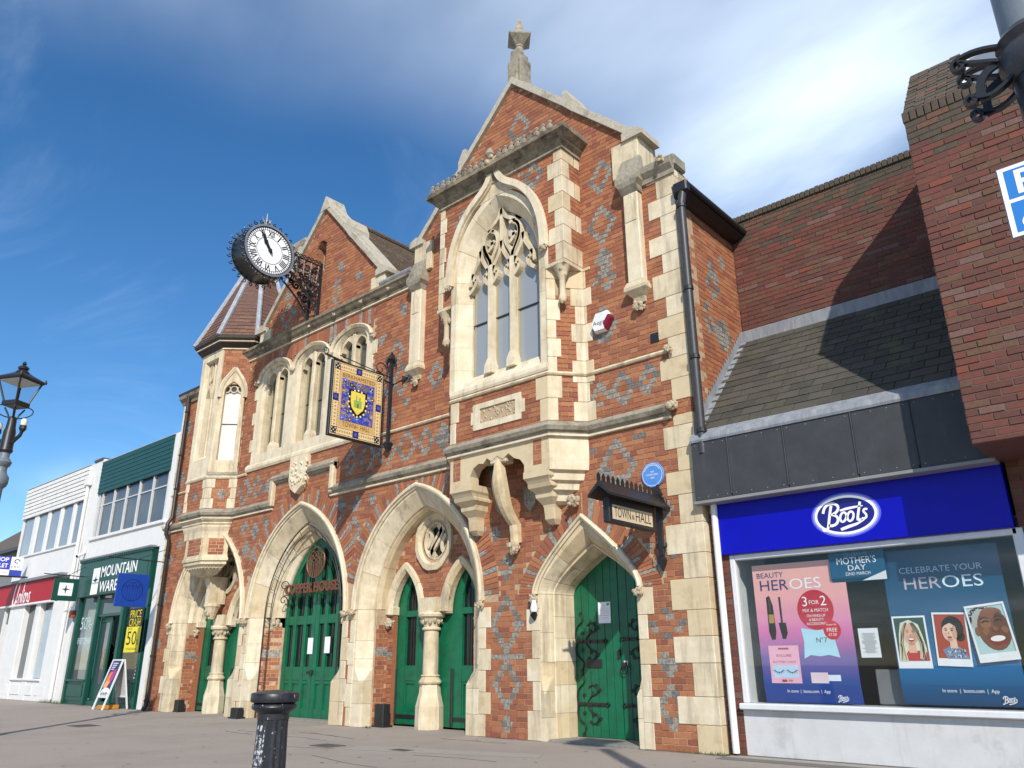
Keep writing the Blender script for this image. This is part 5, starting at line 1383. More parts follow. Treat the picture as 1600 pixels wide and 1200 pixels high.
p_ = MB().tube([(-.30, -.12, 7.90), (-.30, -.10, 7.5), (-.30, -.10, 4.6), (-.30, -.20, 4.42), (-.30, -.20, 4.15), (-.30, -.10, 4.0), (-.30, -.10, .12), (-.30, -.16, .02)], .05, 10).build('downpipe', pm('brown_black_pipe', (.03, .02, .018), (.045, .03, .025), 15, .4), TH, True)
for z in (7.4, 6.2, 5.3, 3.6, 2.4, 1.2, .2): MB().lathe([(.052, 0), (.065, .01), (.065, .05), (.052, .06)], (-.30, -.10, z), 10).build('pipe_collar', IRON, p_)
for (x, z) in ((13.92, 6.12), (14.12, 5.48), (13.95, 7.1)):
    v_ = MB().bbox(x - .075, x + .075, -.012, .02, z - .075, z + .075, .004).build('vent', IRON, TH)

# ================================================================== THINGS ON THE TOWN HALL
# ---- projecting clock
CK = thing('projecting_clock', 'round black double-faced clock with white dial on scrolled iron bracket high on left gable', 'clock', (5.15, -.7, 9.6))
ky, kz, kr = -1.40, 9.63, .60
drum = MB()
def xr(r, x, n=40): return [(x, ky + r * math.cos(2 * math.pi * i / n), kz + r * math.sin(2 * math.pi * i / n)) for i in range(n)]
drum.loft([xr(.30, 4.84), xr(kr - .03, 4.84), xr(kr, 4.86), xr(kr + .015, 4.89), xr(kr - .0, 4.93), xr(kr - .0, 5.36), xr(kr + .015, 5.40), xr(kr, 5.43), xr(kr - .03, 5.445), xr(kr - .05, 5.42), xr(.1, 5.42)])
dr = drum.build('drum', pm('black_gloss', (.008, .008, .009), (.012, .012, .013), 10, .25), CK, True)
MB().loft([xr(kr + .012, 5.438), xr(kr + .012, 5.452), xr(kr - .035, 5.452), xr(kr - .035, 5.438)], True, False).build('bezel', pm('silver_rim', (.35, .35, .36), (.28, .28, .29), 20, .4, metal=.6), CK, True)
F = Flat((5.425, ky, kz), (0, 1, 0), (0, 0, 1), (1, 0, 0), .002)
WD = pm('opal_dial', (.86, .86, .86), (.83, .83, .83), 3, .5)
F.ell(0, 0, kr - .045, kr - .045, 0, WD, 48)
BK = pm('dial_black', (.01, .01, .01), None, 5, .5)
for r, w in ((.545, .012), (.485, .010), (.315, .012)):
    F.stroke([(r * math.cos(2 * math.pi * i / 48), r * math.sin(2 * math.pi * i / 48)) for i in range(48)], w, 1, BK, True)
for i in range(60):
    a = 2 * math.pi * i / 60; F.stroke([(.49 * math.sin(a), .49 * math.cos(a)), (.545 * math.sin(a), .545 * math.cos(a))], .018, 1, BK)
for i, t in enumerate(('XII', 'I', 'II', 'III', 'IIII', 'V', 'VI', 'VII', 'VIII', 'IX', 'X', 'XI')):
    a = 2 * math.pi * i / 12; F.text(t, .40 * math.sin(a), .40 * math.cos(a), .135, 1, BK, rot=-a, bold=.03, width=(.03, .07, .11, .15, .11, .13, .16, .19, .11, .09, .12, .15)[(('I', 'II', 'III', 'IIII').index(t) if t in ('I', 'II', 'III', 'IIII') else {'V': 4, 'VI': 5, 'VII': 6, 'VIII': 7, 'IX': 10, 'X': 9, 'XI': 10, 'XII': 6}[t])] * 1.0)
F.build('dial', CK)
h_ = MB(); 
def hand(ang, ln, w, x):
    c, s = math.cos(ang), math.sin(ang); P = lambda u, v: (x, ky + u * c + v * s, kz - u * s + v * c)
    pts = [(-w * .5, -.08), (-w * .6, ln * .45), (-w * 1.0, ln * .6), (-w * .35, ln * .8), (0, ln), (w * .35, ln * .8), (w * 1.0, ln * .6), (w * .6, ln * .45), (w * .5, -.08)]
    vs = [P(u, v) for u, v in pts] + [(q[0] + .008, q[1], q[2]) for q in [P(u, v) for u, v in pts]]; n = len(pts)
    h_.add(vs, [tuple(range(n)), tuple(range(n, 2 * n))] + [(i, (i + 1) % n, (i + 1) % n + n, i + n) for i in range(n)])
hand(R_(-34), .36, .055, 5.45); hand(R_(-33), .53, .036, 5.463)
h_.loft([xr(.04, 5.43, 12), xr(.04, 5.475, 12)]); h_.build('hands', BK, CK)
cr = MB()
def yz(x, pts, r, n=6, m=cr): m.tube([(x, ky + u, kz + v) for u, v in pts], r, n)
def cress(x):
    for k in range(26):
        if k % 13 in (0, 1, 2, 3, 10, 11, 12) or True:
            a = 2 * math.pi * k / 26
            if not (.2 < (a % (2 * math.pi)) / (2 * math.pi) % .25 < .0):
                c = ((kr + .06) * math.cos(a), (kr + .06) * math.sin(a))
                yz(x, [(c[0] + u, c[1] + v) for u, v in spiral((0, 0), .055, .008, a, a + 6.5, 12)], .013, 5)
cress(4.88); cress(5.40)
cr.build('scroll_cresting', IRON, CK)['kind'] = 'stuff'
fl = MB(); top = kz + kr
fl.tube([(5.15, ky, top), (5.15, ky, top + .46)], [.022, .006], 6)
for s in (-1, 1):
    fl.tube([(5.15, ky + s * u, top + v) for u, v in bez((0, .10), (.03, .26), (.16, .28), (.15, .14), 10)], .011, 6)
    fl.tube([(5.15 + s * u, ky, top + v) for u, v in bez((0, .10), (.03, .26), (.16, .28), (.15, .14), 10)], .011, 6)
    fl.tube([(5.15, ky + s * u, top + v) for u, v in bez((0, .12), (.04, .22), (.08, .28), (.12, .32), 6)], .009, 6)
fl.ball((5.15, ky, top + .12), .03, 8); fl.build('fleur_finial', pm('gilt_grey', (.42, .40, .34), (.3, .28, .22), 20, .5, metal=.3), CK)
br = MB()
for x in (4.99, 5.40):
    br.tube([(x, -.03, 8.40), (x, -.03, 9.86)], 1, flat=(.05, .05)); br.tube([(x, -.06, 9.78), (x, ky + kr * .9, 9.80)], .02, 6)
    br.tube([(x, y, z) for y, z in bez((-.06, 8.45), (-.12, 8.85), (-.45, 9.08), (ky + kr * .93, 9.36), 14)], .022, 6)
    rr = random.Random(4)
    for (yy, zz2, r) in ((-.16, 9.05, .11), (-.16, 9.32, .12), (-.17, 9.6, .12), (-.40, 9.3, .12), (-.42, 9.58, .13), (-.63, 9.5, .11), (-.65, 9.70, .07), (-.12, 8.78, .08), (-.3, 9.12, .06), (-.3, 9.45, .06), (-.54, 9.36, .06)):
        for q in range(2):
            a0 = rr.uniform(0, 6.28); br.tube([(x, u, v) for u, v in spiral((yy, zz2), r, .015, a0 + q * 3.1, a0 + q * 3.1 + 8.5, 20)], .015, 5)
    for k in range(7): br.tube([(x, u, v) for u, v in spiral((-.1 - k * .1, 9.85), .05, .006, 0, 7, 10)], .013, 5)
    for k in range(4): br.tube([(x, -.1 - k * .2, 9.78), (x, -.15 - k * .17, 9.3 + k * .03)], .014, 5)
for z in (8.5, 9.2, 9.8): br.tube([(4.99, -.04, z), (5.40, -.04, z)], .016, 6)
for y, z in ((-.4, 9.79), (-.75, 9.8), (-.3, 9.02), (-.6, 9.22)): br.tube([(4.99, y, z), (5.40, y, z)], .014, 6)
br.build('bracket', IRON, CK)

# ---- hanging pictorial sign
HS = thing('hanging_sign', 'large hanging painted sign with yellow castle shield on blue, beside first-floor windows', 'sign', (8.22, -.1, 4.85))
sx, ya, yb_, za, zb_ = 8.22, -1.46, -.26, 4.86, 6.31
MB().bbox(sx - .045, sx + .03, ya, yb_, za, zb_, .008).build('board', IRON, HS)
F = Flat((sx + .0305, (ya + yb_) / 2, (za + zb_) / 2), (0, 1, 0), (0, 0, 1), (1, 0, 0), .0015)
W2, H2 = .565, .69
CREAM = pm('sign_cream', hx('#e2c998'), hx('#d6b884'), 12, .5); BLU = pm('sign_blue_floral', hx('#1c2a8c'), hx('#3d58c0'), 14, .5, c3=hx('#8a7a78'), dscale=9, dlo=.5, dhi=.6)
F.rect(-W2, -H2, W2, H2, 0, CREAM)
NAVY = '#2a2a66'
for u in (-1, 1):
    for v in (-1, 1):
        F.rect(u * .49 - .06, v * .61 - .065, u * .49 + .06, v * .61 + .065, 1, '#2b2430')
        for a in range(3):
            for b in range(3):
                if (a + b) % 2 == 0: F.ell(u * .49 + (a - 1) * .036, v * .61 + (b - 1) * .036, .013, .013, 2, '#e8dcc0', 8)
    F.rect(u * .49 - .06, -.06, u * .49 + .06, .08, 1, NAVY); F.rect(-.065, u * .61 - .065, .065, u * .61 + .065, 1, NAVY)
    F.ell(u * .49, .01, .035, .04, 2, '#4a55b8', 8); F.ell(0, u * .61, .035, .04, 2, '#4a55b8', 8)
for k in range(34):
    t = -.58 + k * 1.16 / 33
    for u in (-.545, -.425, .425, .545): F.rect(u - .007, t - .011, u + .007, t + .011, 1, '#3a2c28')
    t = -.46 + k * .92 / 33
    for v in (-.672, -.55, .55, .672): F.rect(t - .009, v - .007, t + .009, v + .007, 1, '#3a2c28')
for k in range(16):
    t = -.5 + k / 15
    for u in (-.485, .485): F.ell(u, t, .022, .018, 1, '#a8885c', 6)
    t = -.4 + k * .8 / 15
    for v in (-.61, .61): F.ell(t, v, .018, .022, 1, '#a8885c', 6)
F.rect(-.405, -.525, .405, .525, 1, '#caa468'); F.rect(-.37, -.40, .37, .40, 2, BLU)
F.text('BERKHAMSTED', 0, .465, .075, 3, '#7a5a38', width=.74); F.text('TOWN    HALL', 0, -.465, .085, 3, '#7a5a38', width=.62); F.text('the', 0, -.46, .04, 3, '#7a5a38')
rr = random.Random(2)
for i in range(46):
    u, v = rr.uniform(-.34, .34), rr.uniform(-.38, .38)
    if abs(u) < .20 and -.24 < v < .24: continue
    if rr.random() < .5:
        c = rr.choice(('#3f6fe0', '#8f93c8', '#b0907c', '#5a4a66'))
        for p in range(5): F.ell(u + .03 * math.cos(p * 1.257), v + .03 * math.sin(p * 1.257), .018, .018, 3, c, 7)
        F.ell(u, v, .014, .014, 4, '#e0c878', 7)
    else: F.stroke([(u + x, v + y) for x, y in spiral((0, 0), .07, .01, rr.uniform(0, 6), rr.uniform(7, 11), 14)], .014, 3, rr.choice(('#a88a74', '#8d7a8a', '#c0a088')))
for s in (-1, 1):
    for k in range(5): F.stroke([(s * u, v) for u, v in bez((.02 + k * .04, .26), (.05 + k * .05, .34), (.1 + k * .05, .34), (.12 + k * .05, .38 - k * .01), 6)], .02, 3, '#7a6860')
shp = [(-.16, .20), (.16, .20), (.165, .0), (.13, -.12), (.0, -.24), (-.13, -.12), (-.165, .0)]
F.poly([(u * 1.28, v * 1.22 - .01) for u, v in shp], 5, '#15100c')
for k in range(16):
    a = 2 * math.pi * k / 16; F.ell(.205 * math.cos(a), .255 * math.sin(a) - .015, .020, .020, 6, '#f2e8a0', 8)
F.poly(shp, 7, '#e6cf5c')
F.poly([(-.09, -.10), (.09, -.10), (.09, .04), (.06, .04), (.06, .11), (.02, .11), (.02, .04), (-.02, .04), (-.02, .14), (-.05, .14), (-.05, .04), (-.09, .04)], 8, '#8fae5a')
F.rect(-.02, -.10, .02, -.02, 9, '#5c7a3c')
F.build('painting', HS)
br = MB(); br.tube([(sx, -.08, 5.02), (sx, -.08, 6.62)], 1, flat=(.055, .055)); br.tube([(sx, .02, 6.18), (sx, -1.62, 6.36)], .018, 6)
br.tube([(sx, -.04, 6.30), (sx, -1.3, 6.42)], .009, 6)
br.tube([(sx, u, v) for u, v in spiral((-.34, 6.42), .16, .03, -.4, 7.0, 24)], .012, 6); br.tube([(sx, u, v) for u, v in spiral((-1.62, 6.44), .08, .015, -1.5, 5, 14)], .010, 6)
for y in (-.5, -1.25): br.tube([(sx, y, 6.30), (sx, y, 6.36)], .012, 6)
br.prism_z([(0, 0), (0, 0), (0, 0)], 0, 0) if False else None
for (z, s) in ((6.62, 1), (5.02, -1)):
    br.loft([[(sx + a * w, -.08 + b * w, z + s * h) for a, b in ((-1, -1), (1, -1), (1, 1), (-1, 1))] for w, h in ((.03, 0), (.075, .05), (.01, .22))])
for s in (-1, 1):
    br.tube([(sx + s * u, -.08, 6.60 + v) for u, v in bez((0, .02), (.10, .12), (.15, .08), (.13, -.06), 8)], [.03, .03, .03, .028, .026, .022, .018, .014, .008], 6)
    br.tube([(sx, -.08 + s * u, 6.60 + v) for u, v in bez((0, .02), (.10, .12), (.15, .08), (.13, -.06), 8)], [.03, .03, .03, .028, .026, .022, .018, .014, .008], 6)
br.tube([(sx, .02, 6.18), (sx + .28, .0, 6.22)], .02, 6); br.loft([[(sx + .28 + dx, -.0 + a * w, 6.22 + b * w) for a, b in ((-1, -1), (1, -1), (1, 1), (-1, 1))] for w, dx in ((.02, 0), (.06, .03), (.01, .14))])
br.tube([(sx, -.26, 4.86), (sx, -.02, 4.90), (sx, -.02, 4.80)], .006, 5)
br.build('iron_bracket', IRON, HS)

# ---- small roofed town hall sign by the right corner
TS = thing('roofed_sign', 'small black roofed wooden sign lettered TOWN HALL on iron bracket over right door', 'sign', (14.02, -.05, 2.4))
x = 14.02; ya, yb_ = -1.24, -.27
MB().bbox(x - .06, x + .035, ya - .04, yb_ + .04, 2.66, 2.97, .006).build('sign_frame', IRON, TS)
F = Flat((x + .0355, (ya + yb_) / 2, 2.79), (0, 1, 0), (0, 0, 1), (1, 0, 0), .0015)
F.rect(-.46, -.085, .46, .095, 0, '#cdbd9e'); F.text('TOWN', -.235, .0, .125, 1, '#2a1c14', width=.36); F.text('&', .0, -.015, .06, 1, '#2a1c14', width=.06); F.text('HALL', .24, .0, .125, 1, '#2a1c14', width=.36)
F.build('lettering', TS)
m_ = MB(); m_.loft([[(x + a, y, z) for a, z in ((-.17, 2.96), (-.17, 2.99), (-.015, 3.14), (-.015, 3.16), (.0, 3.16), (.155, 2.99), (.155, 2.96), (0, 3.09))] for y in (-1.44, -.02)]); m_.build('sign_roof', IRON, TS)
m_ = MB()
for k in range(14):
    y = -1.42 + k * .105; m_.prism_z([(0, 0)] * 3, 0, 0) if False else m_.loft([[(x - .012, y - w, z), (x, y - w, z), (x, y + w, z), (x - .012, y + w, z)] for w, z in ((.03, 3.15), (.03, 3.20), (.036, 3.215), (.004, 3.26))])
m_.build('spiked_cresting', IRON, TS)
m_ = MB(); m_.tube([(x, -.06, 2.36), (x, -.06, 3.12)], 1, flat=(.07, .05)); m_.tube([(x, -.06, 3.05), (x, -1.2, 3.05)], .016, 6)
for (z, s) in ((3.12, 1), (2.36, -1)): m_.loft([[(x + a * w, -.06 + b * w * .5, z + s * h) for a, b in ((-1, -1), (1, -1), (1, 1), (-1, 1))] for w, h in ((.03, 0), (.06, .06), (.008, .20))])
for s in (-1, 1):
    m_.tube([(x + s * u, -.06, 3.07 + v) for u, v in bez((0, .0), (.06, .08), (.12, .06), (.11, -.03), 8)], .02, 6); m_.tube([(x + s * u, -.06, 2.50 - v) for u, v in bez((0, .0), (.05, .06), (.09, .04), (.07, -.03), 8)], .014, 6)
m_.tube([(x - .04, -.1 + .05 * math.cos(t * .5), 2.42 + .09 * math.sin(t * .5)) for t in range(13)], .006, 5)
m_.build('iron_bracket', IRON, TS)
# ---- plaque, alarm, wall lamp, notices
PQ = MB().lathe([(.0, 0), (.175, 0), (.18, .01), (.17, .022), (.0, .024)], (0, 0, 0), 36)
for i, v in enumerate(PQ.v): PQ.v[i] = (13.94 + v[0], -.014 - v[2], 3.47 + v[1])
pq = PQ.build('wall_plaque', pm('plaque_blue', hx('#5b8fd0'), hx('#4f84c8'), 8, .35), None); tag(pq, 'round pale blue plaque with white lettering on the brick wall', 'plaque')
F = Flat((13.94, -.0395, 3.47), (1, 0, 0), (0, 0, 1), (0, -1, 0), .001)
F.text('THE', 0, .04, .024, 0, '#f2f2f2'); F.text('TOWN HALL', 0, .0, .024, 0, '#f2f2f2'); F.text('1859', 0, -.045, .024, 0, '#f2f2f2')
F.stroke([(.155 * math.cos(a / 24 * math.pi * 2), .155 * math.sin(a / 24 * math.pi * 2)) for a in range(24)], .006, 0, '#e8eef8', True)
for k in range(15):
    a = R_(150 - k * 8.5); F.rect(.135 * math.cos(a) - .005, .135 * math.sin(a) - .007, .135 * math.cos(a) + .005, .135 * math.sin(a) + .007, 0, '#f2f2f2')
F.build('lettering', pq)
AL = thing('alarm_box', 'white hexagonal burglar alarm box with dark red corner, high right of bay window', 'alarm', (13.24, -.0, 5.98))
hexp = [(-.20, -.03), (-.13, -.16), (.08, -.16), (.20, .02), (.11, .17), (-.10, .17)]
m_ = MB(); m_.loft([[(13.24 + u * k, y, 5.98 + v * k) for u, v in hexp] for k, y in ((1.0, -.01), (1.0, -.05), (.86, -.10))]); m_.build('case', pm('alarm_white', (.82, .82, .8), None, 5, .4), AL)
m_ = MB(); m_.loft([[(13.24 + u * k + .001, y - .002, 5.98 + v * k) for u, v in ((.082, -.16), (.2005, .02), (.16, .09), (.05, -.05))] for k, y in ((1.005, -.012), (1.005, -.05), (.88, -.10))]); m_.build('red_corner', paint('#7a1428'), AL)
F = Flat((13.24, -.1015, 5.98), (1, 0, 0), (0, 0, 1), (0, -1, 0), .001); F.text('Aegis', -.03, -.02, .07, 0, '#222222', width=.22); F.build('lettering', AL)
def notice(label, O, U, N, w, h, lines, cat='notice', col='#f4f4f6', ink='#9090a0', hdr=None):
    m_ = MB(); Uv, Nv = Vector(U), Vector(N); Ov = Vector(O)
    q = [Ov + Uv * (a * w / 2) + Vector((0, 0, b * h / 2)) + Nv * c for c in (0, .002) for a, b in ((-1, -1), (1, -1), (1, 1), (-1, 1))]
    m_.add(q, [(3, 2, 1, 0), (4, 5, 6, 7), (0, 1, 5, 4), (1, 2, 6, 5), (2, 3, 7, 6), (3, 0, 4, 7)])
    o_ = m_.build('paper_notice', PAPER); tag(o_, label, cat)
    F = Flat(Ov + Nv * .0032, U, (0, 0, 1), N, .001); rr = random.Random(int(w * 999) + lines)
    for k in range(lines):
        v = h * (.32 - .70 * k / max(1, lines)); ww_ = w * rr.uniform(.45, .8); F.rect(-ww_ / 2, v, ww_ / 2, v + h * .014, 0, ink)
    if hdr: F.rect(w * .2, h * .34, w * .42, h * .45, 0, hdr)
    F.build('print', o_); return o_
notice('white printed notice pinned to the plank door under the bay', (12.56, .637, 1.73), (1, 0, 0), (0, -1, 0), .22, .30, 6, hdr='#4a9a8a', ink='#c08aa0')
notice('plain white paper on left leaf of the wide middle doors', (5.32, .525, 1.38), (1, 0, 0), (0, -1, 0), .18, .31, 0)
notice('plain white paper on right leaf of the wide middle doors', (5.90, .525, 1.39), (1, 0, 0), (0, -1, 0), .18, .31, 0)
st = MB().bbox(12.86, 12.93, .632, .638, .99, 1.06, .002).build('door_sticker', paint('#d8c8cc')); tag(st, 'tiny square pale sticker beside the lock of the plank door', 'sticker')
F = Flat((12.895, .6315, 1.025), (1, 0, 0), (0, 0, 1), (0, -1, 0)); F.ell(0, 0, .022, .022, 0, '#b03040', 10); F.build('print', st)
WLm = thing('wall_lamp', 'small black wall bracket with white cone light left of plank door', 'wall lamp', (11.78, -.02, 1.8))
m_ = MB(); m_.bbox(11.74, 11.80, -.03, .0, 1.72, 1.92, .008); m_.tube([(11.77, -.03, 1.84), (11.80, -.12, 1.88), (11.84, -.14, 1.82)], .012, 6)
for s in (-1, 1): m_.tube([(11.77 + u, -.04, 1.78 + v) for u, v in spiral((s * .045, .0), .035, .008, 0, 6, 12)], .008, 5)
m_.loft([[(11.77 + a * w, -.03 + b * w, z) for a, b in ((-1, -1), (1, -1), (1, 1), (-1, 1))] for w, z in ((.025, 1.74), (.045, 1.70), (.004, 1.62))]); m_.build('bracket', IRON, WLm)
MB().lathe([(.05, 1.74), (.06, 1.78), (.03, 1.90), (.0, 1.91)], (11.85, -.13, 0), 14).build('shade', pm('lamp_white', (.8, .8, .8), None, 5, .4), WLm, True)
# copper sign
CS = thing('copper_sign', 'copper letters COPPER HOUSE and round tree emblem hung across the middle doorway', 'sign', (5.5, .3, 2.3))
COP = pm('aged_copper', (.27, .105, .06), (.17, .065, .04), 40, .5, .4, 60, metal=.5)
vs, fs, w, mid = text_geo('COPPER HOUSE', 0, .03); m_ = MB(); kx = 1.86 / w; kz_ = .19 / .7
n_ = len(vs); P_ = [(5.53 + (a - mid) * kx, 2.50 + b * kz_) for a, b in vs]
ed = {}
for f_ in fs:
    for a, b in zip(f_, f_[1:] + f_[:1]): ed[tuple(sorted((a, b)))] = ed.get(tuple(sorted((a, b))), 0) + 1
m_.add([(a, .28, b) for a, b in P_] + [(a, .32, b) for a, b in P_], list(fs) + [tuple(i + n_ for i in f_) for f_ in fs] + [(a, b, b + n_, a + n_) for (a, b), c in ed.items() if c == 1]); m_.build('letters', COP, CS)
m_ = MB(); m_.tube([(4.5, .33, 2.40), (6.55, .33, 2.40)], .008, 5); m_.tube([(4.5, .33, 2.60), (6.55, .33, 2.60)], .006, 5)
for s, xx in ((1, 4.5), (-1, 6.55)): m_.tube([(xx, y, z) for y, z in spiral((.33, 2.6), .12, .02, 0, 7, 14)], .010, 5); m_.tube([(xx, y, z) for y, z in spiral((.33, 2.3), .1, .02, 0, 7, 14)], .010, 5)
m_.build('sign_rail', IRON, CS)
m_ = MB(); cx3, cz3, r3 = 5.47, 3.03, .31
m_.tube([(cx3 + r3 * math.cos(a * math.pi / 16), .40, cz3 + r3 * math.sin(a * math.pi / 16)) for a in range(33)], .016, 6)
for k in range(7):
    xx = cx3 - .21 + k * .07; zt = cz3 + .02 + .05 * (k % 2); lo = cz3 - math.sqrt(max(.0, r3 ** 2 - (xx - cx3) ** 2))
    m_.tube([(xx, .40, lo), (xx, .40, zt)], .014, 5)
    m_.tube([(xx + .055 * math.cos(a * math.pi / 8), .40, zt + .075 * math.sin(a * math.pi / 8)) for a in range(9)], .010, 5)
for k in range(3): m_.tube([(cx3 - .1 + k * .1 + .10 * math.cos(a * math.pi / 8), .40, cz3 + .12 + .1 * math.sin(a * math.pi / 8)) for a in range(9)], .010, 5)
m_.build('emblem', COP, CS)
# black light boxes at the doorways
for (x0, x1, y0, z1, lb) in ((.52, .78, .15, .26, 'black floor light box at foot of the leftmost doorway'), (7.87, 8.12, .2, .37, 'taller black floor light box left of the pillared double doorway'), (3.75, 4.0, -.2, .2, 'low black floor light box behind the bollard')):
    o_ = MB().bbox(x0, x1, y0, y0 + .16, 0.0, z1, .012).build('light_box', pm('matt_black', (.012, .012, .012), (.018, .018, .018), 12, .6)); tag(o_, lb, 'light box')
    MB().bbox(x0 - .04, x1 + .05, y0 - .02, y0 + .18, .0, .03, .006).build('foot_plate', IRON, o_)
    MB().box(x0 + .03, x1 - .03, y0 + .03, y0 + .13, z1 - .002, z1 + .006).build('lens', PANE, o_)

# ================================================================== CHEMIST SHOP (right)
CS_ = thing('chemist_shop', 'single-storey chemist shop with blue fascia, slate roof and poster-filled window', 'shop', (16.4, .15, 0))
BX0, BX1 = 14.87, 18.04
MB().bbox(BX0 - .02, 20.5, .15, .4, 0, .505, .01).build('stall_riser', pm('white_render', (.58, .58, .585), (.52, .52, .525), 5, .75, .3, 30, c3=(.36, .345, .32), dscale=2.6, dlo=.54, dhi=.8, streak=((.33, .32, .30), .56, .8, .6)), CS_)
ALU = pm('white_aluminium', (.68, .69, .71), (.62, .63, .65), 8, .35, metal=.0)
MB().bbox(BX0 - .02, 20.3, .06, .3, .505, .575, .012).build('window_sill', ALU, CS_)
wf = MB().bbox(BX0, BX0 + .07, .14, .26, .575, 2.31, .01).build('window_frame', ALU, CS_)
MB().bbox(BX0 + .07, BX1, .14, .26, 2.24, 2.31, .01).build('frame_head', ALU, wf); MB().bbox(BX1 - .05, BX1 + .05, .14, .26, .575, 2.31, .01).build('frame_post', ALU, wf)
MB().box(BX0 + .06, BX1, .19, .198, .57, 2.26).build('pane', PANE_CLEAR, wf)
MB().box(BX0 + .0, 20.4, .3, .5, .50, .574).build('window_board', pm('display_board', (.55, .55, .55), None, 5, .6), CS_)
MB().box(BX0 - .02, BX0 + .03, .27, 1.1, .5, 2.4).build('reveal_panel', pm('interior_white', (.7, .7, .7), None, 5, .6), CS_)
MB().box(BX0, 20.4, 3.0, 3.05, 0, 2.6).build('shop_back_wall', pm('shop_interior', (.035, .033, .03), (.05, .045, .04), 2, .8), CS_)
MB().box(BX0, 20.4, .28, 3.0, 2.42, 2.46).build('shop_ceiling', pm('shop_ceiling', (.16, .16, .155), None, 3, .8), CS_)
MB().box(BX0, 20.4, .5, 3.0, .0, .02).build('shop_floor', pm('shop_floor', (.06, .055, .05), None, 3, .6), CS_)
m_ = MB()
for k, (xx, hh, w) in enumerate(((15.4, 1.5, .7), (16.4, 1.3, .5), (17.2, 1.6, .8), (16.0, 1.1, .3))):
    m_.bbox(xx, xx + w, 1.6 + .2 * k, 2.0 + .2 * k, .02, hh, .02)
m_.build('display_units', pm('display_unit', (.07, .07, .07), (.1, .1, .1), 3, .6), CS_)
# brick pilaster, pipe
DB = [pm('plum_brick', (.13, .048, .035), (.10, .039, .03), 25, .85, .4, 80), pm('wine_brick', (.165, .053, .037), (.13, .043, .032), 25, .85, .4, 80), pm('mauve_brick', (.175, .095, .078), (.14, .073, .06), 25, .85, .4, 80), pm('umber_brick', (.15, .075, .045), (.11, .055, .035), 25, .85, .4, 80), pm('scarlet_brick', (.21, .06, .034), (.17, .05, .032), 25, .85, .4, 80),
      pm('mossy_brick', (.092, .072, .05), (.07, .054, .038), 25, .9, .5, 80, c3=(.05, .045, .03), dscale=6)]
DMORT = pm('dark_mortar', (.15, .11, .085), (.11, .085, .065), 20, .95, .5, 100)
MB().box(14.64, 14.86, .16, .5, 0, 2.95).build('pilaster_core', MORTAR, CS_)
put_bricks(lay(14.64, 14.865, 0, 2.9, lambda u, z: True, None, bond='run', rnd=random.Random(3), weights=(4, 6, 2, 1, 1)), Frame((0, .15, 0), (1, 0, 0)), CS_, DB, 40, key='pil')
MB().tube([(14.765, .06, 2.96), (14.77, .05, .03)], .042, 12).build('white_downpipe', pm('white_upvc', (.78, .78, .79), (.72, .72, .73), 6, .4), CS_, True)
# fascia
BLUE = pm('fascia_blue', hx('#0408ac'), hx('#0407a4'), 4, .4, spec=.25)
fa = MB().bbox(14.78, 18.03, .08, .2, 2.31, 2.99, .006).build('fascia', BLUE, CS_)
F = Flat((16.40, .0795, 2.63), (1, 0, 0), (0, 0, 1), (0, -1, 0), .002)
HALO = [pm('halo_%d' % i, c, None, 5, .5, emit=e) for i, (c, e) in enumerate((((.10, .12, .75), .0), ((.35, .37, .85), .05), ((.85, .86, .9), .25)))]
F.ell(0, 0, .395, .255, 0, HALO[0], 40); F.ell(0, 0, .375, .238, 1, HALO[1], 40); F.ell(0, 0, .355, .222, 2, HALO[2], 40); F.ell(0, 0, .325, .195, 3, pm('oval_blue', hx('#1c1a80'), None, 5, .35), 40)
def boots(F, u0, v0, s, l, m):
    def S(p, w): F.stroke([(u0 + a * s, v0 + b * s) for a, b in p], [x * s for x in w] if isinstance(w, list) else w * s, l, m)
    S(bez((-1.28, -.60), (-1.42, -.80), (-1.12, -.86), (-1.02, -.58), 8) + bez((-1.02, -.58), (-.90, -.1), (-.82, .25), (-.70, .60), 8)[1:], .15)
    S(bez((-1.22, .20), (-1.1, .72), (-.75, .74), (-.52, .68), 8) + bez((-.52, .68), (-.16, .56), (-.32, .12), (-.80, .08), 8)[1:] + bez((-.80, .08), (-.26, .08), (-.32, -.50), (-.80, -.54), 8)[1:] + [(-1.0, -.50)], .15)
    for c in (-.12, .28): S([(c + .17 * math.cos(t) + .10 * math.sin(t) * .6, -.12 + .26 * math.sin(t)) for t in [i * math.pi / 8 for i in range(17)]], .125)
    S(bez((.90, .62), (.78, .2), (.66, -.2), (.64, -.34), 8) + [(.72, -.40), (.82, -.32)], .14)
    S([(-.26, .26), (.1, .32), (.55, .36), (1.02, .38)], [.10, .14, .13, .05])
    S(bez((1.24, .16), (1.08, .24), (.92, .12), (1.08, -.04), 8) + bez((1.08, -.04), (1.24, -.2), (1.04, -.44), (.88, -.28), 8)[1:], .12)
    S([(-.34, -.80), (.1, -.68), (.55, -.58), (1.0, -.40)], [.16, .17, .14, .04])
boots(F, .0, .0, .205, 5, '#f6f6f8'); F.build('oval_logo', fa)
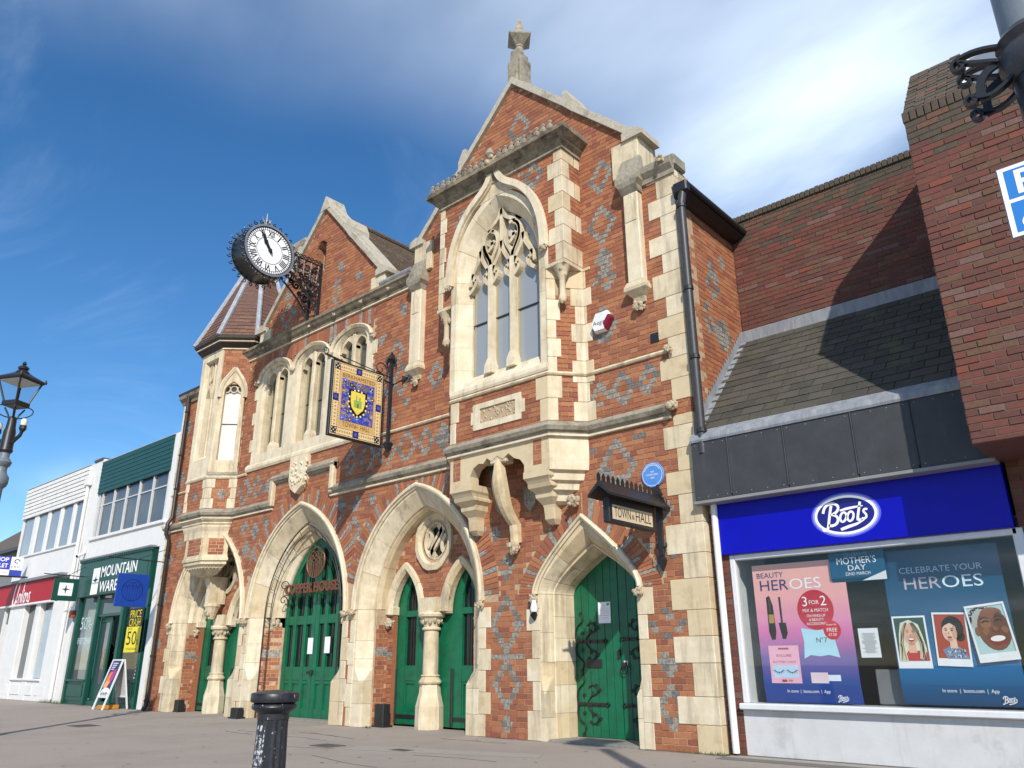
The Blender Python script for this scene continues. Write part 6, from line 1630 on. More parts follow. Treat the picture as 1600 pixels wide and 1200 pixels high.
# canopy fascia in lead panels and slates above
LP = pm('dark_lead_panel', (.034, .035, .039), (.046, .047, .052), 4, .6, .3, 25, c3=(.06, .06, .065), dscale=3, dlo=.55, dhi=.9, streak=((.10, .10, .105), .56, .8, .5))
e = [14.60, 15.12, 15.86, 16.68, 17.32, 18.02]
for a, b in zip(e, e[1:]): MB().bbox(a + .006, b - .006, -.11, .02, 2.995, 3.78, .006).build('fascia_panel', LP, CS_)
rv = MB()
for a, b in zip(e, e[1:]):
    for k in range(4):
        for zz3 in (3.04, 3.73): rv.ball((a + .06 + (b - a - .12) * k / 3, -.111, zz3), .007, 5)
rv.build('fixings', LEAD, CS_)['kind'] = 'stuff'
for a in e[1:-1]: MB().bbox(a - .008, a + .008, -.122, .0, 3.03, 3.78, .004).build('panel_seam', LP, CS_)
MB().bbox(14.58, 18.03, -.125, .1, 2.955, 2.995, .005).build('drip_edge', pm('grey_trim', (.25, .25, .25), None, 6, .5), CS_)
MB().box(14.6, 18.03, -.09, .2, 2.995, 3.0).build('soffit', pm('soffit_grey', (.2, .2, .2), None, 6, .7), CS_)
MB().loft([[(x, y, z) for y, z in ((-.125, 3.77), (-.135, 3.80), (-.12, 3.86), (.05, 3.98), (.05, 3.94), (-.10, 3.78))] for x in (14.60, 18.03)]).build('eaves_flashing', LEAD, CS_)
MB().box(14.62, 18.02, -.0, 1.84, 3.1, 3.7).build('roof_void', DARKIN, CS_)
SL = [pm('slate_a', (.068, .062, .046), (.052, .048, .037), 12, .85, .6, 50, c3=(.11, .105, .05), dscale=1.6, dlo=.5, dhi=.75), pm('slate_b', (.056, .051, .041), (.044, .041, .033), 12, .85, .6, 50, c3=(.10, .10, .05), dscale=1.6), pm('slate_c', (.08, .072, .055), (.065, .058, .045), 12, .85, .6, 50)]
y0_, z0_, y1_, z1_ = -.06, 3.84, 1.78, 5.78
Ls = math.hypot(y1_ - y0_, z1_ - z0_); dv = Vector((0, (y1_ - y0_) / Ls, (z1_ - z0_) / Ls)); nv = Vector((0, -dv.z, dv.y))
rs = random.Random(12); nrow = 15; gau = Ls / nrow
base_r = MB().add([(14.62, y0_ - nv.y * .0, z0_), (18.0, y0_, z0_), (18.0, y1_, z1_), (14.62, y1_, z1_)], [(0, 1, 2, 3)])
mm = MB(); mm.add([(14.62, y0_, z0_ - .02), (18.0, y0_, z0_ - .02), (18.0, y1_, z1_ - .02), (14.62, y1_, z1_ - .02)], [(0, 1, 2, 3)]); rfo = mm.build('roof', DARKIN, CS_)
sm = {}
for r in range(nrow):
    x = 14.63 - (r % 2) * .15 - .02
    while x < 18.0:
        w = .30; a, b = max(x, 14.63), min(x + w, 18.0)
        if b - a > .06:
            key_ = (round(b - a, 2), rs.randint(0, 2))
            if key_ not in sm:
                ww_ = key_[0]; m_ = MB(); m_.bbox(-ww_ / 2 + .003, ww_ / 2 - .003, 0, gau * 1.25, -.004, .004, .002); o_ = m_.build('slate', SL[key_[1]]); sm[key_] = o_.data; bpy.data.objects.remove(o_)
            o_ = bpy.data.objects.new('slate', sm[key_]); COL.objects.link(o_)
            p = Vector(((a + b) / 2, y0_, z0_)) + dv * (r * gau - .01) + nv * (.018 + rs.uniform(0, .004))
            o_.location = p; o_.rotation_euler = (math.atan2(dv.z, dv.y) - .055, 0, rs.uniform(-.008, .008)); attach(o_, rfo)
        x += w
MB().bbox(14.62, 17.95, 1.765, 1.84, 5.70, 5.98, .01).build('wall_flashing', LEAD, CS_)
m_ = MB(); k = 0
for r in range(26):
    t = r / 26; p = Vector((14.628, y0_, z0_)) + dv * (Ls * t); q = Vector((14.628, y0_, z0_)) + dv * (Ls * (t + 1 / 26))
    m_.add([p + nv * .02, q + nv * .02, (14.63, q.y, q.z + .16), (14.63, p.y, q.z + .16), p + nv * .02 + Vector((.09, 0, 0)), q + nv * .02 + Vector((.09, 0, 0))], [(0, 1, 2, 3), (0, 1, 5, 4)])
m_.build('stepped_flashing', LEAD, CS_, fix=False)
# high brick wall behind the roof
bw = MB().box(14.63, 20.0, 1.858, 2.3, 0, 7.98).build('back_wall', DMORT, CS_)
def pick_weather(sp, rnd, zt):
    o_ = []
    for a, b, za, zb, m, full in sp:
        d = zt - zb
        if d < .75 and rnd.random() < (1 - d / .75) * .9 * (.5 + .5 * math.sin(a * 5 + math.sin(a * 2.3))): m = 5
        if d < .15: m = rnd.choice((5, 5, 3))
        o_.append((a, b, za, zb, m, full))
    return o_
put_bricks(pick_weather(lay(14.64, 18.2, 5.72, 7.95, lambda u, z: True, None, .1125, .075, 'run', (6, 4, .9, 2.2, .3), random.Random(8)), random.Random(9), 7.95), Frame((0, 1.85, 0), (1, 0, 0)), bw, DB, 255, key='bk', jit=.004)
m_ = MB(); x = 14.60
while x < 18.3: m_.bbox(x, x + .068, 1.82, 2.2, 7.95, 8.06 + rs.uniform(0, .008), .006); x += .078
m_.build('brick_capping', DB[5], bw)['kind'] = 'stuff'
# ---- posters in the window
def gradient(name, stops, z0, z1):
    m = bpy.data.materials.new(name); m.use_nodes = True; N = m.node_tree.nodes; L = m.node_tree.links; b = N['Principled BSDF']; b.inputs['Roughness'].default_value = .35
    g = N.new('ShaderNodeNewGeometry'); s = N.new('ShaderNodeSeparateXYZ'); L.new(g.outputs['Position'], s.inputs[0]); r = N.new('ShaderNodeMapRange'); r.inputs['From Min'].default_value = z0; r.inputs['From Max'].default_value = z1; L.new(s.outputs[2], r.inputs[0])
    cr_ = N.new('ShaderNodeValToRGB'); el = cr_.color_ramp.elements
    while len(el) < len(stops): el.new(.5)
    for e_, (p, c) in zip(el, stops): e_.position = p; e_.color = (*hx(c), 1)
    L.new(r.outputs[0], cr_.inputs[0]); L.new(cr_.outputs[0], b.inputs['Base Color']); return m
def poster(label, x0, x1, z0, z1, y, mat):
    o_ = MB(); n = 8
    rings = [[(x0, y + .02 * math.sin(i / n * 3) * 0 + (.03 if i == 0 else 0), z0 + (z1 - z0) * i / n), (x1, y + (.03 if i == 0 else 0), z0 + (z1 - z0) * i / n), (x1, y + .004 + (.03 if i == 0 else 0), z0 + (z1 - z0) * i / n), (x0, y + .004 + (.03 if i == 0 else 0), z0 + (z1 - z0) * i / n)] for i in range(n + 1)]
    o_.loft(rings); o_ = o_.build('window_poster', mat); tag(o_, label, 'poster')
    return o_, Flat(((x0 + x1) / 2, y - .002, (z0 + z1) / 2), (1, 0, 0), (0, 0, 1), (0, -1, 0), .0012)
W1 = '#f8f4f6'
o_, F = poster('pink to blue cosmetics poster headed BEAUTY HEROES in the shop window', 15.09, 16.22, .585, 2.17, .29, gradient('poster_pink', ((0, '#23408c'), (.15, '#2f4c96'), (.32, '#7d64a4'), (.5, '#dc7ab0'), (.75, '#f0a9a8'), (1, '#efb2a6')), .585, 2.17))
F.text('BEAUTY', -.34, .66, .062, 1, '#3c3c6c', width=.34); F.text('HER', -.30, .535, .125, 1, '#3a3470', width=.36); F.text('OES', .085, .535, .125, 1, W1, width=.38)
F.ell(.17, .235, .215, .225, 1, '#c4122e', 36); F.text('3', .055, .325, .11, 2, W1); F.text('FOR', .165, .315, .045, 2, W1); F.text('2', .275, .325, .11, 2, W1)
F.text('MIX & MATCH', .17, .225, .038, 2, W1, width=.30); F.text('ON MAKE-UP', .17, .165, .030, 2, W1, width=.22); F.text('& BEAUTY', .17, .12, .030, 2, W1, width=.17); F.text('ACCESSORIES', .17, .075, .030, 2, W1, width=.24)
F.poly([(-.03, .03), (.16, .0), (.36, .02), (.35, -.10), (.385, -.30), (.26, -.27), (.16, -.285), (.05, -.27), (-.03, -.31), (-.01, -.12)], 1, '#b8e2f2'); F.text('N°7', .20, -.11, .055, 2, '#2c3c54')
F.ell(.335, .0, .10, .105, 3, '#d01830', 24); F.text('Pamper Kit', .335, .06, .018, 4, W1); F.text('FREE', .335, .0, .042, 4, W1); F.text('£7.50', .335, -.052, .03, 4, W1)
F.poly([(-.37, .40), (-.385, .42), (-.42, .40), (-.425, .0), (-.40, -.09), (-.355, -.09), (-.335, .0), (-.345, .30)], 1, '#16120f'); F.rect(-.41, .10, -.345, .20, 2, '#b08a3c'); F.rect(-.395, .22, -.37, .39, 2, '#4a4038')
F.rect(-.265, .10, -.24, .40, 1, '#2a201c'); F.poly([(-.295, .10), (-.205, .10), (-.195, -.02), (-.225, -.085), (-.265, -.085)], 1, '#16120f')
F.rect(-.46, -.58, -.09, -.16, 1, '#f6b4c8'); F.rect(-.34, -.205, -.21, -.185, 2, '#b05070'); F.text('EYLURE', -.275, -.275, .030, 2, '#6c3c58', width=.18); F.text('FLUTTERY LIGHT', -.275, -.345, .024, 2, '#7a5068', width=.28)
F.rect(-.43, -.52, -.12, -.38, 2, '#c4dcf0')
for s in (-1, 1):
    F.stroke([(-.275 + s * .08 + .05 * math.cos(t), -.43 + .03 * math.sin(t)) for t in [math.pi + i * math.pi / 8 for i in range(9)]], .008, 3, '#302840')
    for k in range(7):
        t = math.pi + (k + .5) * math.pi / 7; F.stroke([(-.275 + s * .08 + .05 * math.cos(t), -.43 + .03 * math.sin(t)), (-.275 + s * .08 + .075 * math.cos(t), -.43 + .052 * math.sin(t))], .005, 3, '#302840')
F.rect(-.33, -.565, -.27, -.54, 3, '#a84830'); F.rect(-.255, -.56, -.2, -.542, 3, '#c88c70')
F.rect(.02, -.575, .22, -.46, 1, '#f0d4dc'); F.rect(.22, -.55, .36, -.485, 1, '#e8f0f8')
F.text('In store  |  boots.com  |  App', -.03, -.665, .036, 1, W1, width=.50); boots(F, .36, -.735, .048, 1, W1)
F.build('print', o_)
o_, F = poster('wide teal poster headed CELEBRATE YOUR HEROES with three portrait photos', 16.64, 17.80, .60, 2.20, .31, gradient('poster_teal', ((0, '#123f66'), (.25, '#1d6ea4'), (.55, '#15577f'), (1, '#123e60')), .6, 2.2))
F.text('CELEBRATE YOUR', -.0, .575, .064, 1, '#b8d2e4', width=.82); F.text('HER', -.195, .43, .125, 1, '#c8b4bc', width=.37); F.text('OES', .20, .43, .125, 1, '#e4f2f6', width=.39)
def portrait(c, w, h, rot, bgc, skin, hair, cloth, kind, l):
    cr2, sr2 = math.cos(rot), math.sin(rot)
    def T(u, v): return (c[0] + u * cr2 - v * sr2, c[1] + u * sr2 + v * cr2)
    def E(u, v, a, b, l2, m, n=22): F.poly([T(u + a * math.cos(2 * math.pi * i / n), v + b * math.sin(2 * math.pi * i / n)) for i in range(n)], l2, m)
    def Pp(pts, l2, m): F.poly([T(*p) for p in pts], l2, m)
    Pp([(-w / 2, -h * .62), (w / 2, -h * .62), (w / 2, h * .5), (-w / 2, h * .5)], l, '#f2f2f4'); iw, ih = w / 2 - .018, h * .46
    Pp([(-iw, -ih), (iw, -ih), (iw, ih), (-iw, ih)], l + 1, bgc)
    if kind == 0:
        Pp([(-.15, -ih), (-.12, .05), (-.09, .17), (.0, .20), (.09, .15), (.12, .02), (.14, -.1), (.13, -ih)], l + 2, hair); Pp([(-.12, -ih), (-.05, -.12), (.06, -.12), (iw, -.14), (iw, -ih)], l + 3, cloth)
        E(.0, .05, .075, .105, l + 4, skin); Pp([(-.04, -.14), (.04, -.14), (.035, -.03), (-.035, -.03)], l + 3.5, skin)
        Pp([(-.14, -ih), (-.10, -.05), (-.075, .08), (-.06, .15), (-.02, .165), (-.055, .09), (-.08, -.06), (-.06, -ih)], l + 5, hair); Pp([(.10, -.2), (.115, 0), (.085, .1), (.03, .165), (.06, .09), (.08, -.05), (.06, -.2)], l + 5, hair)
        E(.0, -.005, .032, .02, l + 6, '#8a2030', 12); E(.0, .0, .028, .009, l + 7, '#ffffff', 10)
        for s in (-1, 1): E(s * .028, .075, .012, .004, l + 6, '#3a2a20', 8); E(s * .028, .092, .016, .003, l + 6, '#a08050', 8)
        E(0, .035, .008, .016, l + 5.5, '#c88870', 8); E(.04, .04, .028, .075, l + 4.5, '#d8a086', 14); E(-.03, .02, .018, .016, l + 4.6, '#e8a090', 10); E(.035, .02, .018, .016, l + 4.6, '#dc9484', 10); E(0, -.045, .03, .02, l + 4.4, '#cf9478', 10)
        rs2 = random.Random(1)
        for q in range(26):
            s = rs2.choice((-1, 1)); x0 = s * rs2.uniform(.02, .07); F.stroke([T(x0 * .6, .17), T(x0 + s * .02, .09), T(s * rs2.uniform(.085, .12), -.04), T(s * rs2.uniform(.07, .135), -ih + .01)], .005, l + 6.5, rs2.choice(('#f4ecd8', '#c8b898', '#d8c8a8', '#b0a080')))
    elif kind == 1:
        Pp([(-.06, -ih), (-.10, -.14), (-.03, -.10), (.06, -.10), (.11, -.14), (iw, -ih)], l + 3, cloth)
        E(.02, .08, .105, .125, l + 2, hair); E(.08, .0, .05, .05, l + 2, hair); Pp([(-.02, -.12), (.05, -.12), (.045, -.02), (-.02, -.02)], l + 4, skin); E(-.01, .045, .07, .10, l + 5, skin)
        Pp([(-.08, .08), (-.05, .15), (.03, .17), (.08, .12), (.085, .0), (.06, .03), (.05, .10), (.0, .135), (-.05, .11)], l + 6, hair)
        E(-.015, -.01, .024, .009, l + 7, '#a02030', 10); E(-.02, .03, .007, .016, l + 6, '#d09a80', 8)
        E(.035, .04, .025, .07, l + 5.5, '#d8a48c', 14); E(-.05, .02, .02, .018, l + 5.6, '#eeb0a0', 10); E(-.015, -.035, .03, .014, l + 5.4, '#d09a82', 10)
        rs2 = random.Random(2)
        for q in range(60): E(rs2.uniform(-.05, .12), rs2.uniform(-ih + .01, -.13), .007, .007, l + 3.6, rs2.choice(('#e8ecf4', '#2c3c70', '#a8b4cc')), 6)
        for q in range(14): F.stroke([T(-.06 + q * .008, .13 + .04 * math.sin(q * .25)), T(-.01 + q * .008, .165), T(.05 + q * .004, .12), T(.08 + q * .002, .02)], .003, l + 6.5, rs2.choice(('#3a2c2c', '#0c0808')))
        for s in (-1, 1): E(-.015 + s * .028, .06, .013, .006, l + 7, '#201818', 8); E(-.015 + s * .03, .078, .018, .004, l + 7, '#3a2820', 8)
    else:
        E(-.04, .11, .145, .125, l + 2, hair); E(.03, -.005, .148, .205, l + 3, skin); E(-.125, -.01, .022, .045, l + 3.5, '#8a5238'); E(.04, .15, .10, .06, l + 3.2, '#8c5238')
        E(.04, -.105, .082, .052, l + 5, '#8a1426', 16); E(.04, -.095, .068, .028, l + 6, '#f8f4f0', 14); E(.045, -.012, .042, .030, l + 5, '#5e3220', 12); E(.045, .0, .026, .022, l + 5.5, '#8a5238', 10)
        for s in (-1, 1): F.stroke([T(.04 + s * .075 + s * x, -.05 + y) for x, y in ((-.02, .03), (.0, .0), (.005, -.04))], .007, l + 5, '#54301e')
        for s in (-1, 1): F.stroke([T(.03 + s * .06 + x, .07 + y) for x, y in ((-.035, 0), (-.01, .012), (.015, .012), (.035, .0))], .014, l + 6, '#1a0e08'); F.stroke([T(.03 + s * .065 + x, .105 + y) for x, y in ((-.04, 0), (0, .016), (.04, .0))], .013, l + 6, '#3a2418')
        rs2 = random.Random(3)
        for q in range(110): a_ = rs2.uniform(.6, 3.5); r_ = rs2.uniform(.8, 1.0); E(-.04 + .14 * r_ * math.cos(a_), .11 + .12 * r_ * math.sin(a_), .009, .009, l + 3.1 if math.sin(a_) < .2 else l + 2.5, rs2.choice(('#d8d4d0', '#8c8884', '#b4b0aa', '#706c68')), 6)
        E(.10, .0, .06, .16, l + 3.3, '#6a3a26', 16); E(-.03, .06, .05, .05, l + 3.4, '#9a6444', 14)
        for s in (-1, 1): E(.04 + s * .085, -.02, .032, .035, l + 4, '#925a3c', 12)
        for q in ([(-w / 2, ih - .002), (w / 2, ih - .002), (w / 2, h * .5), (-w / 2, h * .5)], [(-w / 2, -h * .62), (w / 2, -h * .62), (w / 2, -ih), (-w / 2, -ih)], [(-w / 2, -ih), (-iw, -ih), (-iw, ih), (-w / 2, ih)], [(iw, -ih), (w / 2, -ih), (w / 2, ih), (iw, ih)]): Pp(q, l + 8, '#f2f2f4')
portrait_frame = None
portrait((-.40, -.14), .34, .48, .0, '#30524a', '#e8b49a', '#e6dcc4', '#c03038', 0, 1)
portrait((.0, -.12), .33, .48, -.04, '#b0402c', '#eec4ac', '#1c1616', '#7888a8', 1, 11)
portrait((.38, -.06), .37, .50, .10, '#b8d4d4', '#7a4630', '#b8b4b0', '#888', 2, 21)
F.text('In store  |  boots.com  |  App', .08, -.655, .036, 1, W1, width=.52); boots(F, .42, -.735, .05, 1, W1); F.build('print', o_)
o_, F = poster('small teal banner reading MOTHERS DAY hung at window top between posters', 16.07, 16.69, 1.90, 2.235, .26, paint('#14587c'))
F.text('CELEBRATE', 0, .13, .035, 1, '#6fa0b8', width=.26); F.text("MOTHER'S", 0, .06, .075, 1, W1, width=.44); F.text('DAY', 0, -.02, .06, 1, W1, width=.2); F.text('22ND MARCH', 0, -.085, .035, 1, W1, width=.28); F.poly([(.04, -.165), (.31, -.165), (.31, -.07)], 1, '#e4e8e8'); F.build('print', o_)
notice('white printed sheet stuck inside chemist window between the two large posters', (16.39, .27, 1.23), (1, 0, 0), (0, -1, 0), .215, .31, 22, ink='#888890')
gp = MB().bbox(16.34, 16.66, .45, .48, .585, .95, .01).build('grey_panel', pm('grey_card', (.20, .20, .20), None, 4, .6)); tag(gp, 'plain grey card standing low in chemist window between posters', 'card')
MB().bbox(16.36, 16.64, .49, .55, .575, .60, .004).build('card_foot', _mats['grey_card'], gp)

# ================================================================== TALL BRICK BUILDING (far right)
TW = thing('brick_building', 'tall dark red brick block overhanging the right end of the chemist shop', 'building', (19, -.1, 0))
TY, TX, TB0, TT = -.83, 17.98, 3.04, 6.83
core = MB().box(TX + .008, 20.8, TY + .008, 1.84, TB0, TT - .1).build('wall', DMORT, TW)
lower = MB().box(18.06, 20.8, .158, .6, 0, 3.03).build('lower_wall', DMORT, TW)
put_bricks(pick_weather(lay(TX, 20.0, TB0, TT - .12, lambda u, z: True, None, .1125, .075, 'run', (5, 5, 1.1, 2.2, .8), random.Random(18)), random.Random(19), TT - .12), Frame((0, TY, 0), (1, 0, 0)), core, DB, 290, key='tw', jit=.005, gap=.010)
put_bricks(lay(18.06, 19.0, .6, 3.0, lambda u, z: True, None, .1125, .075, 'run', (5, 4, 1, 2, .3), random.Random(20)), Frame((0, .15, 0), (1, 0, 0)), lower, DB, 0, key='tw2')
put_bricks(lay(0, 1.84 - TY, TB0, TT - .12, lambda u, z: True, None, .1125, .075, 'run', (5, 4, 1, 2, .3), random.Random(21)), Frame((TX, 1.84, 0), (0, -1, 0)), core, DB, 0, key='tw3')
m_ = MB(); x = TX - .008
while x < 20.0: m_.bbox(x, x + .066, TY - .012, TY + .24, TT - .115, TT + .015 + rs.uniform(0, .01), .006); x += .076
m_.build('brick_capping', DB[5], core)['kind'] = 'stuff'
# party wall raking up behind the parapet
rk = [(TY + .03, TT - .1), (TY + .03, TT + .01), (.15, 8.0), (1.84, 7.95), (1.84, TT - .1)]
lw_ = MB().loft([[(x, y, z) for y, z in rk] for x in (TX + .012, TX + .56)]).build('raked_party_wall', DMORT, TW)
m_ = MB(); rr = random.Random(5); ra = Vector((0, TY + .03, TT + .01)); rb = Vector((0, .15, 8.0)); rl = (rb - ra).length; rd = (rb - ra) / rl; rn = Vector((0, -rd.z, rd.y)); nrw = int(rl / .078)
for r in range(nrw):
    p0 = ra + rd * (r * .078 + .004); p1 = ra + rd * (r * .078 + .072); x = TX - (r % 2) * .11
    while x < TX + .57:
        a, b = max(x + .004, TX), min(x + .217, TX + .57)
        if b - a > .03:
            l = .012 + rr.uniform(0, .012); q = [(a, *(p0 + rn * l)[1:]), (b, *(p0 + rn * l)[1:]), (b, *(p1 + rn * l)[1:]), (a, *(p1 + rn * l)[1:]), (a, *(p0 - rn * .02)[1:]), (b, *(p0 - rn * .02)[1:]), (b, *(p1 - rn * .02)[1:]), (a, *(p1 - rn * .02)[1:])]
            m_.add(q, [(0, 1, 2, 3), (0, 4, 5, 1), (3, 2, 6, 7), (0, 3, 7, 4), (1, 5, 6, 2)], 5 if rr.random() < .93 else 3)
        x += .225
m_.build('raked_brickwork', DB, lw_, fix=False)['kind'] = 'stuff'
m_ = MB(); m_.add([(TX + .62, TY + .06, TT + .06), (20.0, TY + .06, TT + .06), (20.0, .1, 7.85), (TX + .62, .1, 7.85)], [(0, 1, 2, 3)]); m_.build('roof_glazing', PANE, TW)
for xx in (TX + .62, 19.15, 19.75): MB().tube([(xx, TY + .05, TT + .06), (xx, .09, 7.86)], 1, flat=(.07, .05)).build('glazing_bar', WHITE, TW)
MB().bbox(TX - .002, 20.0, TY - .003, 1.8, TB0 - .05, TB0, .01).build('soffit', DB[0], TW)

# ================================================================== LEFT SHOPS
YS = .10
def window_band(parent, xs, z0, z1, y, mull, trans=None, panes=PANE, mw=.06):
    for a, b in zip(xs, xs[1:]):
        p_ = MB().box(a + mw / 2, b - mw / 2, y + .06, y + .07, z0, z1).build('pane', panes, parent)
    for x in xs: MB().bbox(x - mw / 2, x + mw / 2, y + .0, y + .09, z0, z1, .008).build('mullion', mull, parent)
    if trans: MB().box(xs[0], xs[-1], y + .03, y + .058, trans, trans + .035).build('transom', mull, parent)
OSH = thing('outdoor_shop', 'white two-storey outdoor clothing shop with dark green fascia and green boarding', 'shop', (-3.7, YS, 0))
WH = WHITE
m_ = MB(); m_.box(-6.62, -.78, YS, YS + 6, 3.98, 4.62); m_.box(-6.62, -6.02, YS + .001, YS + 6, 4.62, 7.16); m_.box(-1.24, -.78, YS + .001, YS + 6, 0, 7.06); m_.box(-6.02, -1.24, YS + .4, YS + 6, 4.62, 7.02); m_.box(-6.60, -6.30, YS + .001, YS + 6, 0, 3.98)
osw = m_.build('wall', WH, OSH)
DG = pm('dark_green_board', hx('#0f4a48'), hx('#0d403f'), 6, .5); DGP = pm('dark_green_paint', hx('#0d4a3e'), hx('#0b4238'), 4, .4)
for k in range(8):
    z = 6.02 + k * .125; MB().loft([[(x, y, zz2) for y, zz2 in ((YS - .045, z), (YS - .035, z + .118), (YS + .02, z + .118), (YS + .02, z))] for x in (-6.0, -1.25)]).build('board', DG, OSH)
MB().bbox(-6.04, -1.2, YS - .05, YS + .3, 7.02, 7.05, .01).build('board_capping', pm('zinc', (.4, .42, .44), None, 8, .5), OSH)
wb = MB().bbox(-6.05, -1.1, YS - .06, YS + .2, 4.58, 4.67, .01).build('window_sill', WH, OSH)
window_band(OSH, [-5.90, -5.66, -4.80, -3.94, -3.08, -2.22, -1.30], 4.67, 6.02, YS, pm('alu_grey', (.55, .56, .57), None, 8, .4), 5.62)
MB().box(-6.0, -1.2, YS + .3, YS + .31, 4.6, 6.1).build('window_dark', DARKIN, OSH)
MB().bbox(-6.72, -6.08, YS - .04, YS + .3, 7.14, 7.22, .01).build('parapet_cap', pm('dark_cap', (.08, .08, .08), None, 8, .7), OSH)
fs_ = MB().bbox(-6.12, -1.42, YS - .10, YS + .1, 2.90, 3.96, .012).build('fascia', DGP, OSH)
MB().bbox(-6.14, -1.38, YS - .16, YS + .05, 3.96, 4.02, .01).build('fascia_cornice', pm('lead_grey_dark', (.2, .21, .23), None, 9, .6), fs_)
m_ = MB(); x = -6.1
while x < -1.4: m_.box(x, x + .06, YS - .15, YS - .10, 3.90, 3.958); x += .12
m_.build('dentils', DGP, fs_)['kind'] = 'stuff'
F = Flat((-3.9, YS - .1015, 3.30), (1, 0, 0), (0, 0, 1), (0, -1, 0), .002)
F.text('MOUNTAIN', .55, .23, .30, 0, W1, width=2.3, bold=.012); F.text('WAREHOUSE', .70, -.19, .30, 0, W1, width=2.6, bold=.012)
F.rect(-1.18, -.36, -.70, .38, 0, W1); F.poly([(-1.14, .05), (-.98, .0), (-.94, -.12), (-.90, .0), (-.74, .05), (-.90, .08), (-.94, .2), (-.98, .08)], 1, '#0d4a3e'); F.rect(-1.18, -.06, -.70, -.02, 2, '#9ab8b0'); F.build('lettering', fs_)
# shopfront
sf = MB().box(-6.1, -1.3, YS + .02, YS + .3, -.0, .12).build('shopfront_plinth', DGP, OSH)
for a, b in ((-6.05, -5.92), (-4.62, -4.50), (-2.95, -2.80), (-1.50, -1.36)): MB().bbox(a, b, YS - .04, YS + .1, 0, 2.92, .012).build('shopfront_post', DGP, OSH)
for a, b in ((-5.92, -4.62), (-2.80, -1.50)):
    MB().bbox(a, b, YS, YS + .12, .10, .62, .01).build('stall_riser', DGP, OSH); MB().bbox(a + .12, b - .12, YS - .02, YS, .2, .52, .012).build('riser_panel', DGP, OSH)
    MB().bbox(a - .05, b + .05, YS - .07, YS + .1, .60, .66, .01).build('shop_sill', DGP, OSH)
    MB().box(a, b, YS + .05, YS + .058, .66, 2.90).build('pane', PANE_CLEAR, OSH)
MB().box(-5.9, -4.65, YS + .25, YS + .27, .66, 2.6).build('display_back', pm('pale_display', (.42, .40, .36), (.36, .34, .3), 2, .7), OSH)
MB().bbox(-4.5, -2.95, YS, YS + .1, 2.30, 2.38, .01).build('transom', DGP, OSH); MB().box(-4.5, -2.95, YS + .04, YS + .05, 2.38, 2.9).build('fanlight', PANE, OSH)
dd_ = MB().prism([(-4.46, .05), (-3.70, .05), (-3.70, 2.28), (-4.46, 2.28)], YS + .10, YS + .15, holes=[[(-4.33, .55), (-4.33, 2.15), (-3.83, 2.15), (-3.83, .55)]]).build('door', DGP, OSH)
MB().box(-4.34, -3.82, YS + .12, YS + .128, .54, 2.16).build('door_pane', PANE, dd_)
MB().tube([(-3.78, YS + .1, 1.0), (-3.78, YS + .04, 1.02), (-3.78, YS + .04, 1.42), (-3.78, YS + .1, 1.44)], .013, 6).build('door_handle', pm('brass', (.5, .4, .2), None, 8, .35, metal=.8), dd_)
MB().box(-6.0, -1.4, 3.0, 3.05, 0, 2.9).build('shop_interior', pm('shop_dark', (.02, .018, .016), (.05, .04, .035), 1.4, .8), OSH)
MB().box(-6.0, -1.4, .2, 3.0, 2.91, 2.95).build('shop_ceiling', DARKIN, OSH); MB().box(-6.0, -1.4, .2, 3.0, 0.001, .02).build('shop_floor', DARKIN, OSH)
# mannequins and clothes seen inside are dim shapes
m_ = MB(); rr = random.Random(3)
for x, y, h, r in ((-5.0, .8, 1.5, .2), (-3.3, 1.0, 1.6, .22), (-3.0, 1.4, 1.4, .2), (-2.1, .6, 1.2, .22), (-2.5, .9, 1.7, .2)):
    m_.lathe([(.05, .02), (.12, .3), (r * .8, h * .55), (r, h * .78), (r * .9, h * .86), (.06, h * .9), (.08, h * .95), (.09, h), (.0, h + .1)], (x, y, 0), 10)
m_.build('clothes_display', pm('dark_clothes', (.06, .025, .03), (.02, .02, .03), 3, .8), OSH)
bn = MB().bbox(-2.28, -1.40, YS - .085, YS - .07, 1.33, 2.42, .003).build('window_banner', paint('#17130f')); tag(bn, 'black and yellow PRICE CRASH banner in front of outdoor shop window', 'banner')
F = Flat((-1.84, YS - .0865, 1.875), (1, 0, 0), (0, 0, 1), (0, -1, 0), .0015)
F.rect(-.43, -.54, .43, .09, 0, '#e8d428'); F.text('PRICE', 0, .40, .19, 1, '#e8d428', width=.66); F.text('CRASH', 0, .19, .19, 1, '#e8d428', width=.66); F.text('50', -.06, -.21, .34, 1, '#1a1510', width=.56); F.text('%', .30, -.30, .14, 1, '#1a1510'); F.text('UP TO', -.22, .03, .06, 1, '#1a1510'); F.text('OFF SELECTED LINES', 0, -.46, .05, 1, '#1a1510', width=.6); F.build('print', bn)
st_ = MB().box(-5.72, -4.75, YS + .044, YS + .047, 2.0, 2.02)
F = Flat((-5.25, YS + .045, 1.9), (1, 0, 0), (0, 0, 1), (0, -1, 0), .0015); F.text('50%', -.1, .25, .34, 0, '#b8d4d4', width=.8); F.text('EVERYTHING', 0, -.22, .16, 0, '#cfe6ea', width=1.05); F.build('window_lettering', OSH)

# stripy towel in the window corner
tw_ = MB(); 
for k in range(9): tw_.box(-1.80 + .02 * k, -1.52 + .01 * k, YS + .065, YS + .08, .70 + k * .085, .74 + k * .085)
tw_.build('striped_cloth', paint('#e8e8e8'), OSH)

